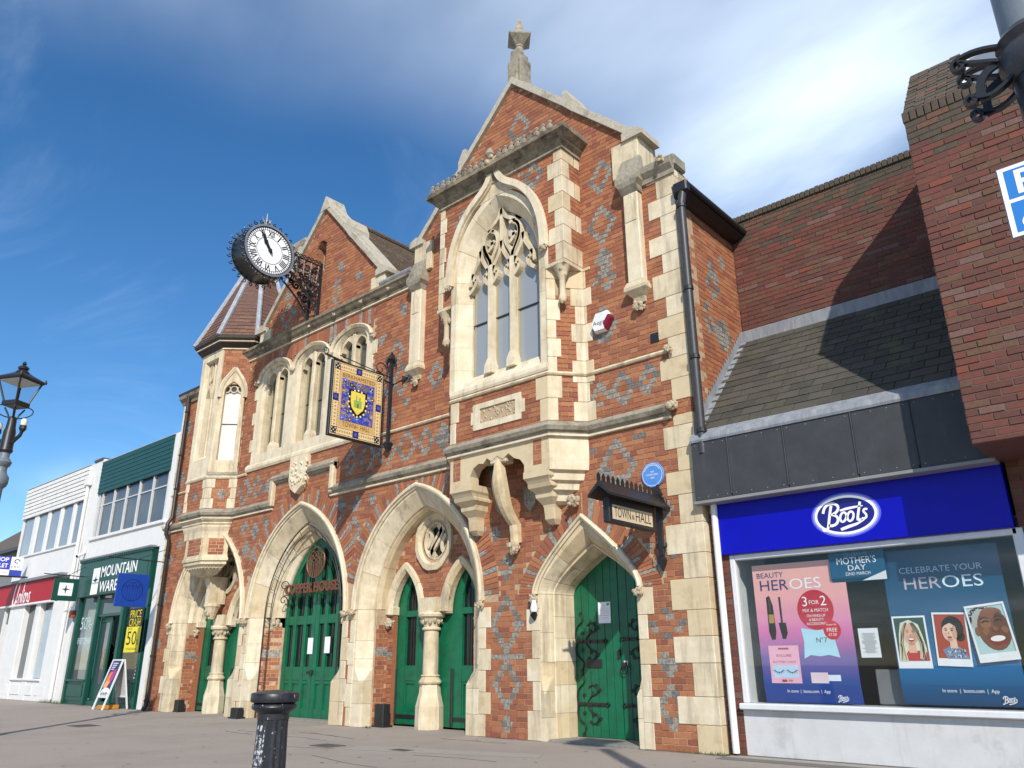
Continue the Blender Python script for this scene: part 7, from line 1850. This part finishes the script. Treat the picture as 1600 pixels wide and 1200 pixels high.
CSH = thing('card_shop', 'white two-storey card shop with red fascia and white timber boarding, far left', 'shop', (-9.6, YS, 0))
m_ = MB(); m_.box(-12.62, -6.65, YS, YS + 6, 3.68, 4.60); m_.box(-12.6, -6.65, YS + .4, YS + 6, 4.6, 7.1); m_.box(-12.62, -12.52, YS + .002, YS + 6, 0, 7.1); m_.box(-7.05, -6.65, YS + .001, YS + 6, 0, 7.12)
m_.build('wall', WH, CSH)
WB = pm('white_timber_board', (.72, .71, .68), (.62, .61, .58), 8, .7, .2, 30, c3=(.42, .41, .38), dscale=3.5, dlo=.58, dhi=.75)
for k in range(8):
    z = 6.0 + k * .137; MB().loft([[(x, y, zz2) for y, zz2 in ((YS - .055, z), (YS - .035, z + .125), (YS + .02, z + .125), (YS + .02, z))] for x in (-12.66, -7.0)]).build('board', WB, CSH)
MB().bbox(-12.7, -6.98, YS - .05, YS + .3, 7.10, 7.13, .008).build('board_capping', pm('zinc', (.4, .42, .44)), CSH)
MB().bbox(-12.62, -6.95, YS - .05, YS + .2, 4.58, 4.65, .01).build('window_sill', WH, CSH)
SKYP = glass_mat('blue_grey_pane', (.12, .17, .22), .06)
for a, b in ((-12.50, -11.45), (-11.05, -10.18), (-9.92, -9.05), (-8.78, -7.95), (-7.7, -7.0)): MB().box(a, b, YS + .05, YS + .06, 4.65, 6.0).build('pane', SKYP, CSH)
for a, b in ((-11.45, -11.05), (-10.18, -9.92), (-9.05, -8.78), (-7.95, -7.7)): MB().bbox(a, b, YS - .0, YS + .1, 4.65, 6.0, .012).build('window_post', WH, CSH)
MB().box(-12.5, -7.0, YS + .3, YS + .31, 4.6, 6.05).build('window_dark', pm('dim_blue_room', (.05, .06, .07), None, 3, .8), CSH)
RED = pm('fascia_red', hx('#a80c24'), hx('#a00a20'), 4, .5, spec=.25)
fr_ = MB().bbox(-16.0, -8.15, YS - .10, YS + .05, 2.97, 3.66, .01).build('fascia', RED, CSH)
MB().bbox(-16.0, -7.4, YS - .2, YS + .05, 3.66, 3.76, .01).build('fascia_lead', pm('lead_grey_dark', (.2, .21, .23)), fr_)
MB().bbox(-16.0, -8.15, YS - .11, YS + .05, 2.90, 2.97, .01).build('fascia_trim', WH, fr_)
F = Flat((-10.75, YS - .1015, 3.26), (1, 0, 0), (0, 0, 1), (0, -1, 0), .002)
def clintons(F, s, m):
    def S(p, w=.10): F.stroke([(a * s, b * s) for a, b in p], w * s, 0, m)
    S(bez((-1.05, .85), (-1.45, .9), (-1.75, -.5), (-1.35, -.55), 10) + bez((-1.35, -.55), (-1.15, -.55), (-1.05, -.3), (-.95, -.1), 6)[1:], .16)
    S(bez((-.78, .7), (-.95, .2), (-1.0, -.4), (-.85, -.4), 8)); S(bez((-.6, .1), (-.68, -.2), (-.68, -.4), (-.55, -.4), 6))
    S(bez((-.45, .1), (-.5, -.1), (-.52, -.3), (-.54, -.42), 5) + bez((-.5, -.2), (-.4, .1), (-.25, .2), (-.28, -.4), 8)[1:])
    S(bez((.0, .65), (-.1, .1), (-.18, -.4), (-.05, -.42), 8)); S([(-.2, .2), (.12, .24)])
    S([(.28 + .14 * math.cos(t), -.16 + .24 * math.sin(t)) for t in [i * math.pi / 8 for i in range(17)]])
    S(bez((.56, .1), (.52, -.1), (.5, -.3), (.48, -.42), 5) + bez((.52, -.2), (.62, .1), (.8, .2), (.76, -.4), 8)[1:]); S(bez((1.15, .05), (.95, .15), (.9, -.05), (1.05, -.15), 6) + bez((1.05, -.15), (1.2, -.3), (1.0, -.5), (.88, -.35), 6)[1:])
clintons(F, .60, W1); F.build('lettering', fr_); 
for o_ in [fr_]: pass
MB().bbox(-13.0, -6.66, YS, YS + .3, 0, .60, .01).build('stall_riser', WH, CSH)
for k in range(4): MB().bbox(-11.6 + k * 1.1, -10.75 + k * 1.1, YS - .025, YS, .16, .46, .012).build('riser_panel', WH, CSH)
for a, b in ((-8.05, -6.95), (-9.55, -9.15), (-12.0, -10.6)): MB().bbox(a, b, YS - .02, YS + .5, .0, 2.92, .012).build('shopfront_pier', WH, CSH)
for a, b in ((-10.6, -9.55), (-9.15, -8.05), (-13.2, -12.0)): MB().box(a, b, YS + .15, YS + .16, .6, 2.92).build('pane', PANE, CSH)
MB().bbox(-10.65, -8.0, YS - .06, YS + .2, .58, .64, .01).build('shop_sill', WH, CSH)
MB().box(-9.05, -8.35, YS + .12, YS + .13, .66, 2.7).build('pale_window_panel', pm('pale_blue_panel', (.42, .50, .54), None, 3, .5), CSH)
dp_ = MB().tube([(-6.82, YS - .06, 6.45), (-6.82, YS - .06, .1)], .05, 8).build('white_downpipe', WH, CSH, True); MB().bbox(-6.98, -6.66, YS - .14, YS, 6.4, 6.75, .02).build('hopper', WH, dp_)
# hanging signs
def square_sign(name, label, x, ya, yb, za, zb, col, bar_z, wall_y):
    t = thing(name, label, 'sign', (x, wall_y, za))
    MB().bbox(x - .02, x + .02, ya, yb, za, zb, .004).build('board', col, t)
    m_ = MB(); m_.tube([(x, wall_y, bar_z), (x, ya - .3, bar_z + .02)], .014, 6); m_.bbox(x - .03, x + .03, wall_y - .03, wall_y, bar_z - .2, bar_z + .12, .006)
    m_.tube([(x, wall_y, bar_z + .35), (x, (ya + yb) / 2, bar_z)], .008, 5)
    for y in (ya + .08, yb - .08): m_.tube([(x, y, zb), (x, y, bar_z)], .006, 5)
    m_.build('bracket', IRON, t)
    return t, Flat((x + .0212, (ya + yb) / 2, (za + zb) / 2), (0, 1, 0), (0, 0, 1), (1, 0, 0), .0015)
t, F = square_sign('blue_sign', 'plain blue square hanging sign with thin tree circle emblem', -.31, -1.21, -.45, 2.35, 3.12, pm('sign_blue', hx('#10409c'), hx('#0f3c94'), 4, .45), 3.46, -.06)
cxx = '#0a1c50'
F.stroke([(.25 * math.cos(2 * math.pi * i / 32), .25 * math.sin(2 * math.pi * i / 32)) for i in range(32)], .014, 0, cxx, True)
for k in range(7):
    u = -.18 + k * .06; F.stroke([(u, -math.sqrt(.0625 - u * u)), (u, .02 + .04 * (k % 2))], .008, 0, cxx); F.stroke([(u + .055 * math.cos(a * math.pi / 8), .03 + .08 * math.sin(a * math.pi / 8)) for a in range(9)], .008, 0, cxx)
for k in range(3): F.stroke([(-.09 + k * .09 + .09 * math.cos(a * math.pi / 8), .10 + .09 * math.sin(a * math.pi / 8)) for a in range(9)], .008, 0, cxx)
F.build('emblem', t)
t, F = square_sign('green_sign', 'square dark green hanging sign with white panel and compass star', -5.77, -.78, -.10, 2.79, 3.42, DGP, 3.50, .1)
F.rect(-.19, -.17, .19, .19, 0, W1); F.poly([(0, .15), (.025, .03), (.13, .01), (.025, -.015), (0, -.13), (-.025, -.015), (-.13, .01), (-.025, .03)], 1, '#0d4a3e'); F.build('emblem', t)
# letting board
TB = thing('letting_board', 'blue and white SHOP TO LET board projecting from the far left shop', 'sign', (-11, .1, 3.9))
MB().bbox(-11.02, -10.98, -1.25, -.12, 3.88, 4.5, .004).build('board', paint('#f0f0f2'), TB)
F = Flat((-10.979, -.685, 4.19), (0, 1, 0), (0, 0, 1), (1, 0, 0), .0015)
F.rect(-.565, -.12, .19, .31, 0, '#3a48b4'); F.text('SHOP', -.13, .20, .13, 1, W1, width=.5, bold=.02); F.text('TO LET', -.16, .0, .13, 1, W1, width=.56, bold=.02); F.rect(.19, -.31, .565, -.12, 0, '#3448a8'); F.text('ERIC', .38, -.02, .07, 0, '#505058', width=.3)
F.stroke([(.38 + .08 * math.cos(a / 3), .17 + .06 * math.sin(a / 3)) for a in range(16)], .03, 0, '#404048'); F.text('01442 233 336', -.2, -.22, .08, 0, '#9098b8', width=.6); F.build('print', TB)
MB().tube([(-11, .12, 3.86), (-11, -1.25, 3.84)], .03, 6).build('bracket', IRON, TB)
ob = MB().bbox(-6.36, -6.14, YS - .12, YS, 2.36, 2.56, .02).build('bell_box', pm('terracotta_orange', hx('#b8583a'), hx('#a84e32'), 8, .6)); tag(ob, 'small orange alarm bell box on white pier between the two left shops', 'alarm'); MB().bbox(-6.31, -6.19, YS - .135, YS - .118, 2.41, 2.51, .006).build('box_cover', paint('#c8684a'), ob)
cc = thing('security_camera', 'white security camera on the white pier above the green shop fascia', 'camera', (-6.2, YS, 4.2))
MB().bbox(-6.24, -6.14, YS - .10, YS, 4.22, 4.42, .02).build('mount', paint('#d8d8d8'), cc); MB().tube([(-6.19, YS - .08, 4.22), (-6.12, YS - .26, 4.12)], [.05, .055], 10).build('housing', paint('#e4e4e4'), cc); MB().tube([(-6.118, YS - .265, 4.117), (-6.113, YS - .28, 4.11)], .04, 10).build('lens', IRON, cc)
# A-board
AB = thing('pavement_board', 'white-framed folding pavement board with dark colourful poster outside outdoor shop', 'sandwich board', (-1.8, -.3, 0))
for k, (yb0, yt) in enumerate(((-.60, -.27), (.0, -.23))):
    fr2 = MB()
    for xx in (-2.08, -1.52): fr2.tube([(xx, yb0, 0), (xx, yt, 1.15)], 1, flat=(.035, .035))
    fr2.tube([(-2.08, yt, 1.15), (-1.52, yt, 1.15)], 1, flat=(.035, .035)); fr2.tube([(-2.08, yb0 + (yt - yb0) * .25, .29), (-1.52, yb0 + (yt - yb0) * .25, .29)], 1, flat=(.035, .035)); fr2.build('frame', paint('#d8dcdc'), AB)
    dy = yt - yb0; p0 = Vector((-1.8, yb0 + dy * .62, .713)); vv = Vector((0, dy, 1.15)).normalized(); nn_ = Vector((0, -vv.z, vv.y)) 
    F = Flat(p0, (1, 0, 0), vv, nn_ if k == 0 else nn_, .002)
    F.rect(-.262, -.44, .262, .45, 0, '#3a3260' if k == 0 else '#c8c8c4')
    if k == 0:
        F.ell(-.05, .0, .16, .17, 1, '#d8743c', 18); F.ell(.08, .08, .10, .16, 2, '#a03c78', 16); F.ell(-.1, -.15, .12, .1, 2, '#e0a060', 14)
        for q in range(4): F.rect(-.18, .36 - q * .05, .10 - q * .04, .385 - q * .05, 3, '#d0c8e0')
        F.ell(.02, -.34, .25, .12, 3, '#f0f0f4', 22); F.rect(-.262, -.44, .262, -.34, 3, '#f0f0f4'); F.text('£24.99', 0, -.36, .09, 4, '#2a3048', width=.34)
    F.build('poster', AB)
MB().bbox(-2.05, -1.75, -.52, -.1, .0, .10, .01).build('base_weight', paint('#c08030'), AB)
# house far left
FH = thing('far_house', 'grey rendered house with brown tiled roof at the far left edge', 'house', (-17, 3, 0))
MB().box(-26, -13.0, 2.0, 9, 0, 5.9).build('wall', pm('grey_render', (.22, .22, .23), (.18, .18, .19), 4, .8), FH)
MB().prism([(0, 0), (1, 0), (1, 1)], 0, .001) if False else None
m_ = MB(); m_.loft([[(x, y, z) for y, z in ((1.7, 5.75), (5.2, 8.5), (5.2, 8.4), (1.75, 5.65))] for x in (-26, -12.8)]); m_.build('roof', pm('brown_tiles', (.12, .095, .075), (.09, .07, .055), 12, .9, .6), FH)
m_ = MB(); m_.box(-26, -12.85, 1.66, 1.76, 5.62, 5.76); m_.build('gutter', IRON, FH)
# weeds at the shop foot
wd = MB(); rr = random.Random(9)
for k in range(160):
    x = rr.choice((rr.gauss(-7.0, .45), rr.gauss(-6.3, .2))); y = YS - .05 - abs(rr.gauss(0, .05)); h = rr.uniform(.03, .12); a = rr.uniform(0, 6.28); l = rr.uniform(.02, .06)
    wd.add([(x - .01, y, 0), (x + .01, y, 0), (x + l * math.cos(a), y + l * math.sin(a), h)], [(0, 1, 2)])
for k in range(90):
    x = rr.choice((rr.gauss(14.4, .12), rr.gauss(8.0, .05), rr.gauss(14.66, .05))); y = -.02 - abs(rr.gauss(0, .02)); h = rr.uniform(.015, .05); a = rr.uniform(0, 6.28); l = rr.uniform(.01, .03)
    wd.add([(x - .006, y, 0), (x + .006, y, 0), (x + l * math.cos(a), y + l * math.sin(a), h)], [(0, 1, 2)])
w_ = wd.build('weeds', pm('weed_green', (.07, .10, .03), (.1, .12, .04), 20, .8), fix=False); tag(w_, 'small green weeds along the foot of the shop fronts', 'weeds', kind='stuff')

# ================================================================== STREET FURNITURE
BO = thing('bollard', 'chipped black cast iron fluted bollard in the foreground', 'bollard', (13.68, -5.48, 0))
bx, by = 13.68, -5.48
o_ = MB().lathe([(.16, 0), (.16, .12), (.135, .15), (.13, .2), (.118, .58), (.120, .655)], (bx, by, 0), 32, flute=1).build('shaft', IRON_W, BO)
MB().lathe([(.122, .64), (.123, .68), (.145, .70), (.168, .715), (.174, .73), (.168, .747), (.15, .76)], (bx, by, 0), 36).build('collar', IRON_W, BO, True)
MB().lathe([(.165, .76), (.182, .765), (.186, .772), (.186, .822), (.18, .83), (.10, .845), (.03, .852), (.0, .852)], (bx, by, 0), 40).build('cap', IRON_W, BO, True)
lab = MB(); pr = []
for z in (.22, .60):
    pr.append([(bx + (.131 - .018 * (z > .4)) * math.cos(a), by + (.131 - .018 * (z > .4)) * math.sin(a), z) for a in [R_(240 + i * 4) for i in range(16)]])
lab.loft(pr, False, False); lab.build('worn_sticker', pm('torn_sticker', (.035, .035, .045), (.05, .05, .06), 30, .5, .3, 60, c3=(.50, .51, .55), dscale=30, dlo=.50, dhi=.56), BO)
def lantern_post(name, label, x, y, zt, s, sleeve, kind):
    t = thing(name, label, 'street lamp', (x, y, 0))
    return t
# left lamp
LL = thing('lamp_post', 'Victorian style black street lamp with glass lantern at left edge', 'street lamp', (5.30, -5.55, 0)); lx, ly = 5.36, -5.55
GP = pm('grey_green_post', (.16, .19, .22), (.12, .145, .17), 14, .5, .3, 40)
MB().lathe([(.2, 0), (.2, .5), (.15, .55), (.14, 1.0), (.085, 1.1), (.075, 3.66), (.08, 3.68), (.115, 3.72), (.13, 3.76), (.13, 3.86), (.10, 3.9), (.078, 3.95), (.078, 4.02), (.11, 4.05), (.125, 4.10), (.10, 4.14), (.07, 4.18), (.075, 4.27)], (lx, ly, 0), 16).build('column', GP, LL, True)
MB().lathe([(.09, 4.26), (.105, 4.29), (.095, 4.32), (.09, 4.6), (.072, 4.68), (.062, 4.84), (.04, 4.86)], (lx, ly, 0), 16).build('sleeve', IRON, LL, True)
th_ = R_(28)
def sq(w, z, rot=th_): return [(lx + w * math.cos(rot + math.pi / 4 + k * math.pi / 2) * 1.414, ly + w * math.sin(rot + math.pi / 4 + k * math.pi / 2) * 1.414, z) for k in range(4)]
zb0, zt0 = 5.10, 5.46; wb0, wt0 = .12, .215
for k in range(4):
    a, b = sq(wb0, zb0)[k], sq(wt0, zt0)[k]; MB().tube([a, b], .016, 6).build('lantern_bar', IRON, LL)
    a, b = sq(wb0, zb0), sq(wt0, zt0); MB().add([a[k], a[(k + 1) % 4], b[(k + 1) % 4], b[k]], [(0, 1, 2, 3)]) 
    m_ = MB(); m_.add([a[k], a[(k + 1) % 4], b[(k + 1) % 4], b[k]], [(0, 1, 2, 3)]); m_.build('lantern_pane', PANE_CLEAR, LL, fix=False)
m_ = MB(); m_.loft([sq(wb0 + .01, zb0 - .07), sq(wb0 + .02, zb0 - .06), sq(wb0 + .02, zb0 + .01), sq(wb0, zb0 + .015)]); m_.build('lantern_base', IRON, LL)
m_ = MB(); m_.loft([sq(wt0 + .02, zt0 - .0), sq(wt0 + .035, zt0 + .02), sq(wt0 + .03, zt0 + .05), sq(.11, zt0 + .14), sq(.085, zt0 + .16)]); ro = m_.build('lantern_roof', IRON, LL)
MB().loft([sq(wt0 + .0, zt0 - .012), sq(wt0, zt0 - .004)]).build('reflector', pm('reflector_white', (.72, .72, .7), None, 5, .6), LL)
MB().lathe([(.10, zt0 + .14), (.11, zt0 + .165), (.075, zt0 + .20), (.055, zt0 + .21), (.078, zt0 + .225), (.085, zt0 + .255), (.04, zt0 + .29), (.018, zt0 + .30), (.036, zt0 + .32), (.024, zt0 + .35), (.0, zt0 + .375)], (lx, ly, 0), 14).build('lantern_crown', IRON, LL, True)
for p in sq(wt0 + .035, zt0 + .02): MB().lathe([(.02, 0), (.026, .03), (.0, .09)], p, 6).build('corner_crest', IRON, LL)
m_ = MB()
for k in range(4):
    a = th_ + k * math.pi / 2 + math.pi / 4; c, s = math.cos(a), math.sin(a)
    m_.tube([(lx + c * u, ly + s * u, z) for u, z in ((.05, 4.82), (.08, 4.9), (.14, 5.0))], .014, 6); m_.tube([(lx + c * u, ly + s * u, z) for u, z in bez((.06, 4.84), (.26, 4.86), (.34, 5.02), (.18, 5.04), 10)], .010, 6)
m_.build('lantern_cradle', IRON, LL)
for s in (-1, 1):
    m_ = MB(); m_.tube([(lx + s * .10, ly + s * .04, 4.42), (lx + s * .24, ly + s * .09, 4.52), (lx + s * .27, ly + s * .10, 4.60)], .03, 6); m_.lathe([(.03, 4.58), (.055, 4.62), (.05, 4.68)], (lx + s * .27, ly + s * .10, 0), 10); m_.build('light_arm', IRON, LL)
    MB().lathe([(.045, 4.68), (.05, 4.76), (.03, 4.79), (.0, 4.80)], (lx + s * .27, ly + s * .10, 0), 10).build('arm_bulb', pm('bulb_glass', (.7, .68, .55), None, 5, .3), LL, True)
# right lamp post with scroll bars and parking plate
RL = thing('lamp_post', 'tall grey and black lamp post with iron scroll arms at right edge', 'street lamp', (19.43, -6.3, 0)); rx, ry = 19.43, -6.3
GP2 = pm('slate_grey_post', (.20, .23, .26), (.16, .185, .21), 10, .4, .2, 40)
MB().lathe([(.19, 0), (.19, .6), (.12, .7), (.10, .8), (.092, 2.98)], (rx, ry, 0), 20).build('lower_column', IRON, RL, True)
MB().lathe([(.095, 2.96), (.12, 3.0), (.125, 3.06), (.105, 3.09), (.12, 3.12), (.10, 3.15)], (rx, ry, 0), 20).build('collar', pm('worn_collar', (.03, .03, .034), (.05, .05, .055), 20, .35, .3), RL, True)
MB().lathe([(.092, 3.14), (.084, 5.95)], (rx, ry, 0), 20).build('upper_column', GP2, RL, True)
def rsq(w, z): return [(rx + w * a, ry + w * b, z) for a, b in ((-1, -1), (1, -1), (1, 1), (-1, 1))]
MB().loft([rsq(.15, 5.95), rsq(.28, 6.45)]).build('lantern', PANE_CLEAR, RL); MB().loft([rsq(.30, 6.45), rsq(.31, 6.50), rsq(.12, 6.68), rsq(.02, 6.85)]).build('lantern_roof', IRON, RL)
for s in (-1, 1):
    m_ = MB()
    for yy in (-.05, .05):
        def bar(pts): m_.tube([(rx + s * (.08 + (u - .08) * .82), ry + yy, 3.04 + (z - 2.85) * .78) for u, z in pts], 1, flat=(.028, .012))
        bar(bez((.08, 2.93), (.16, 2.975), (.22, 2.985), (.27, 2.965), 8) + spiral((.262, 2.93), .036, .008, 1.3, -4.5, 12))
        bar(bez((.08, 2.84), (.13, 2.89), (.20, 2.90), (.265, 2.955), 8))
        bar(bez((.08, 2.77), (.15, 2.70), (.20, 2.70), (.25, 2.75), 8) + spiral((.245, 2.72), .03, .006, .6, -4.5, 12))
        bar(bez((.20, 2.70), (.22, 2.78), (.20, 2.84), (.13, 2.86), 8))
    m_.tube([(rx + s * .23, ry - .05, 3.12), (rx + s * .23, ry + .05, 3.12)], .008, 6); m_.tube([(rx + s * .09, ry - .05, 3.06), (rx + s * .09, ry + .05, 3.06)], .012, 6)
    m_.build('scroll_arm', IRON, RL)
PS = thing('parking_sign', 'blue and white parking plate fixed to right lamp post, cut by frame edge', 'sign', (19.42, -6.42, 2.35))
MB().bbox(19.235, 19.60, -6.425, -6.415, 2.335, 2.60, .004).build('plate', paint('#8a8c90'), PS)
F = Flat((19.4175, -6.4255, 2.4675), (1, 0, 0), (0, 0, 1), (0, -1, 0), .0008)
F.rect(-.178, -.128, .178, .128, 0, '#f4f4f4'); F.rect(-.162, .008, .162, .115, 1, '#2a7cc8'); F.rect(-.162, -.115, .162, -.006, 1, '#2a7cc8')
F.text('P', -.105, .058, .085, 2, W1, bold=.02); F.text('Disabled', .05, .06, .035, 2, W1); F.text('badge holders only', .04, -.08, .022, 2, W1)
F.ell(-.115, -.03, .012, .012, 2, W1, 10); F.stroke([(-.115, -.04), (-.113, -.07), (-.085, -.072), (-.07, -.1)], .012, 2, W1); F.stroke([(-.113 + .026 * math.cos(a / 3), -.085 + .024 * math.sin(a / 3)) for a in range(7, 18)], .008, 2, W1)
F.build('print', PS)
MB().tube([(19.42, -6.415, 2.46), (19.43, -6.38, 2.46)], .02, 8).build('clip', IRON, PS)
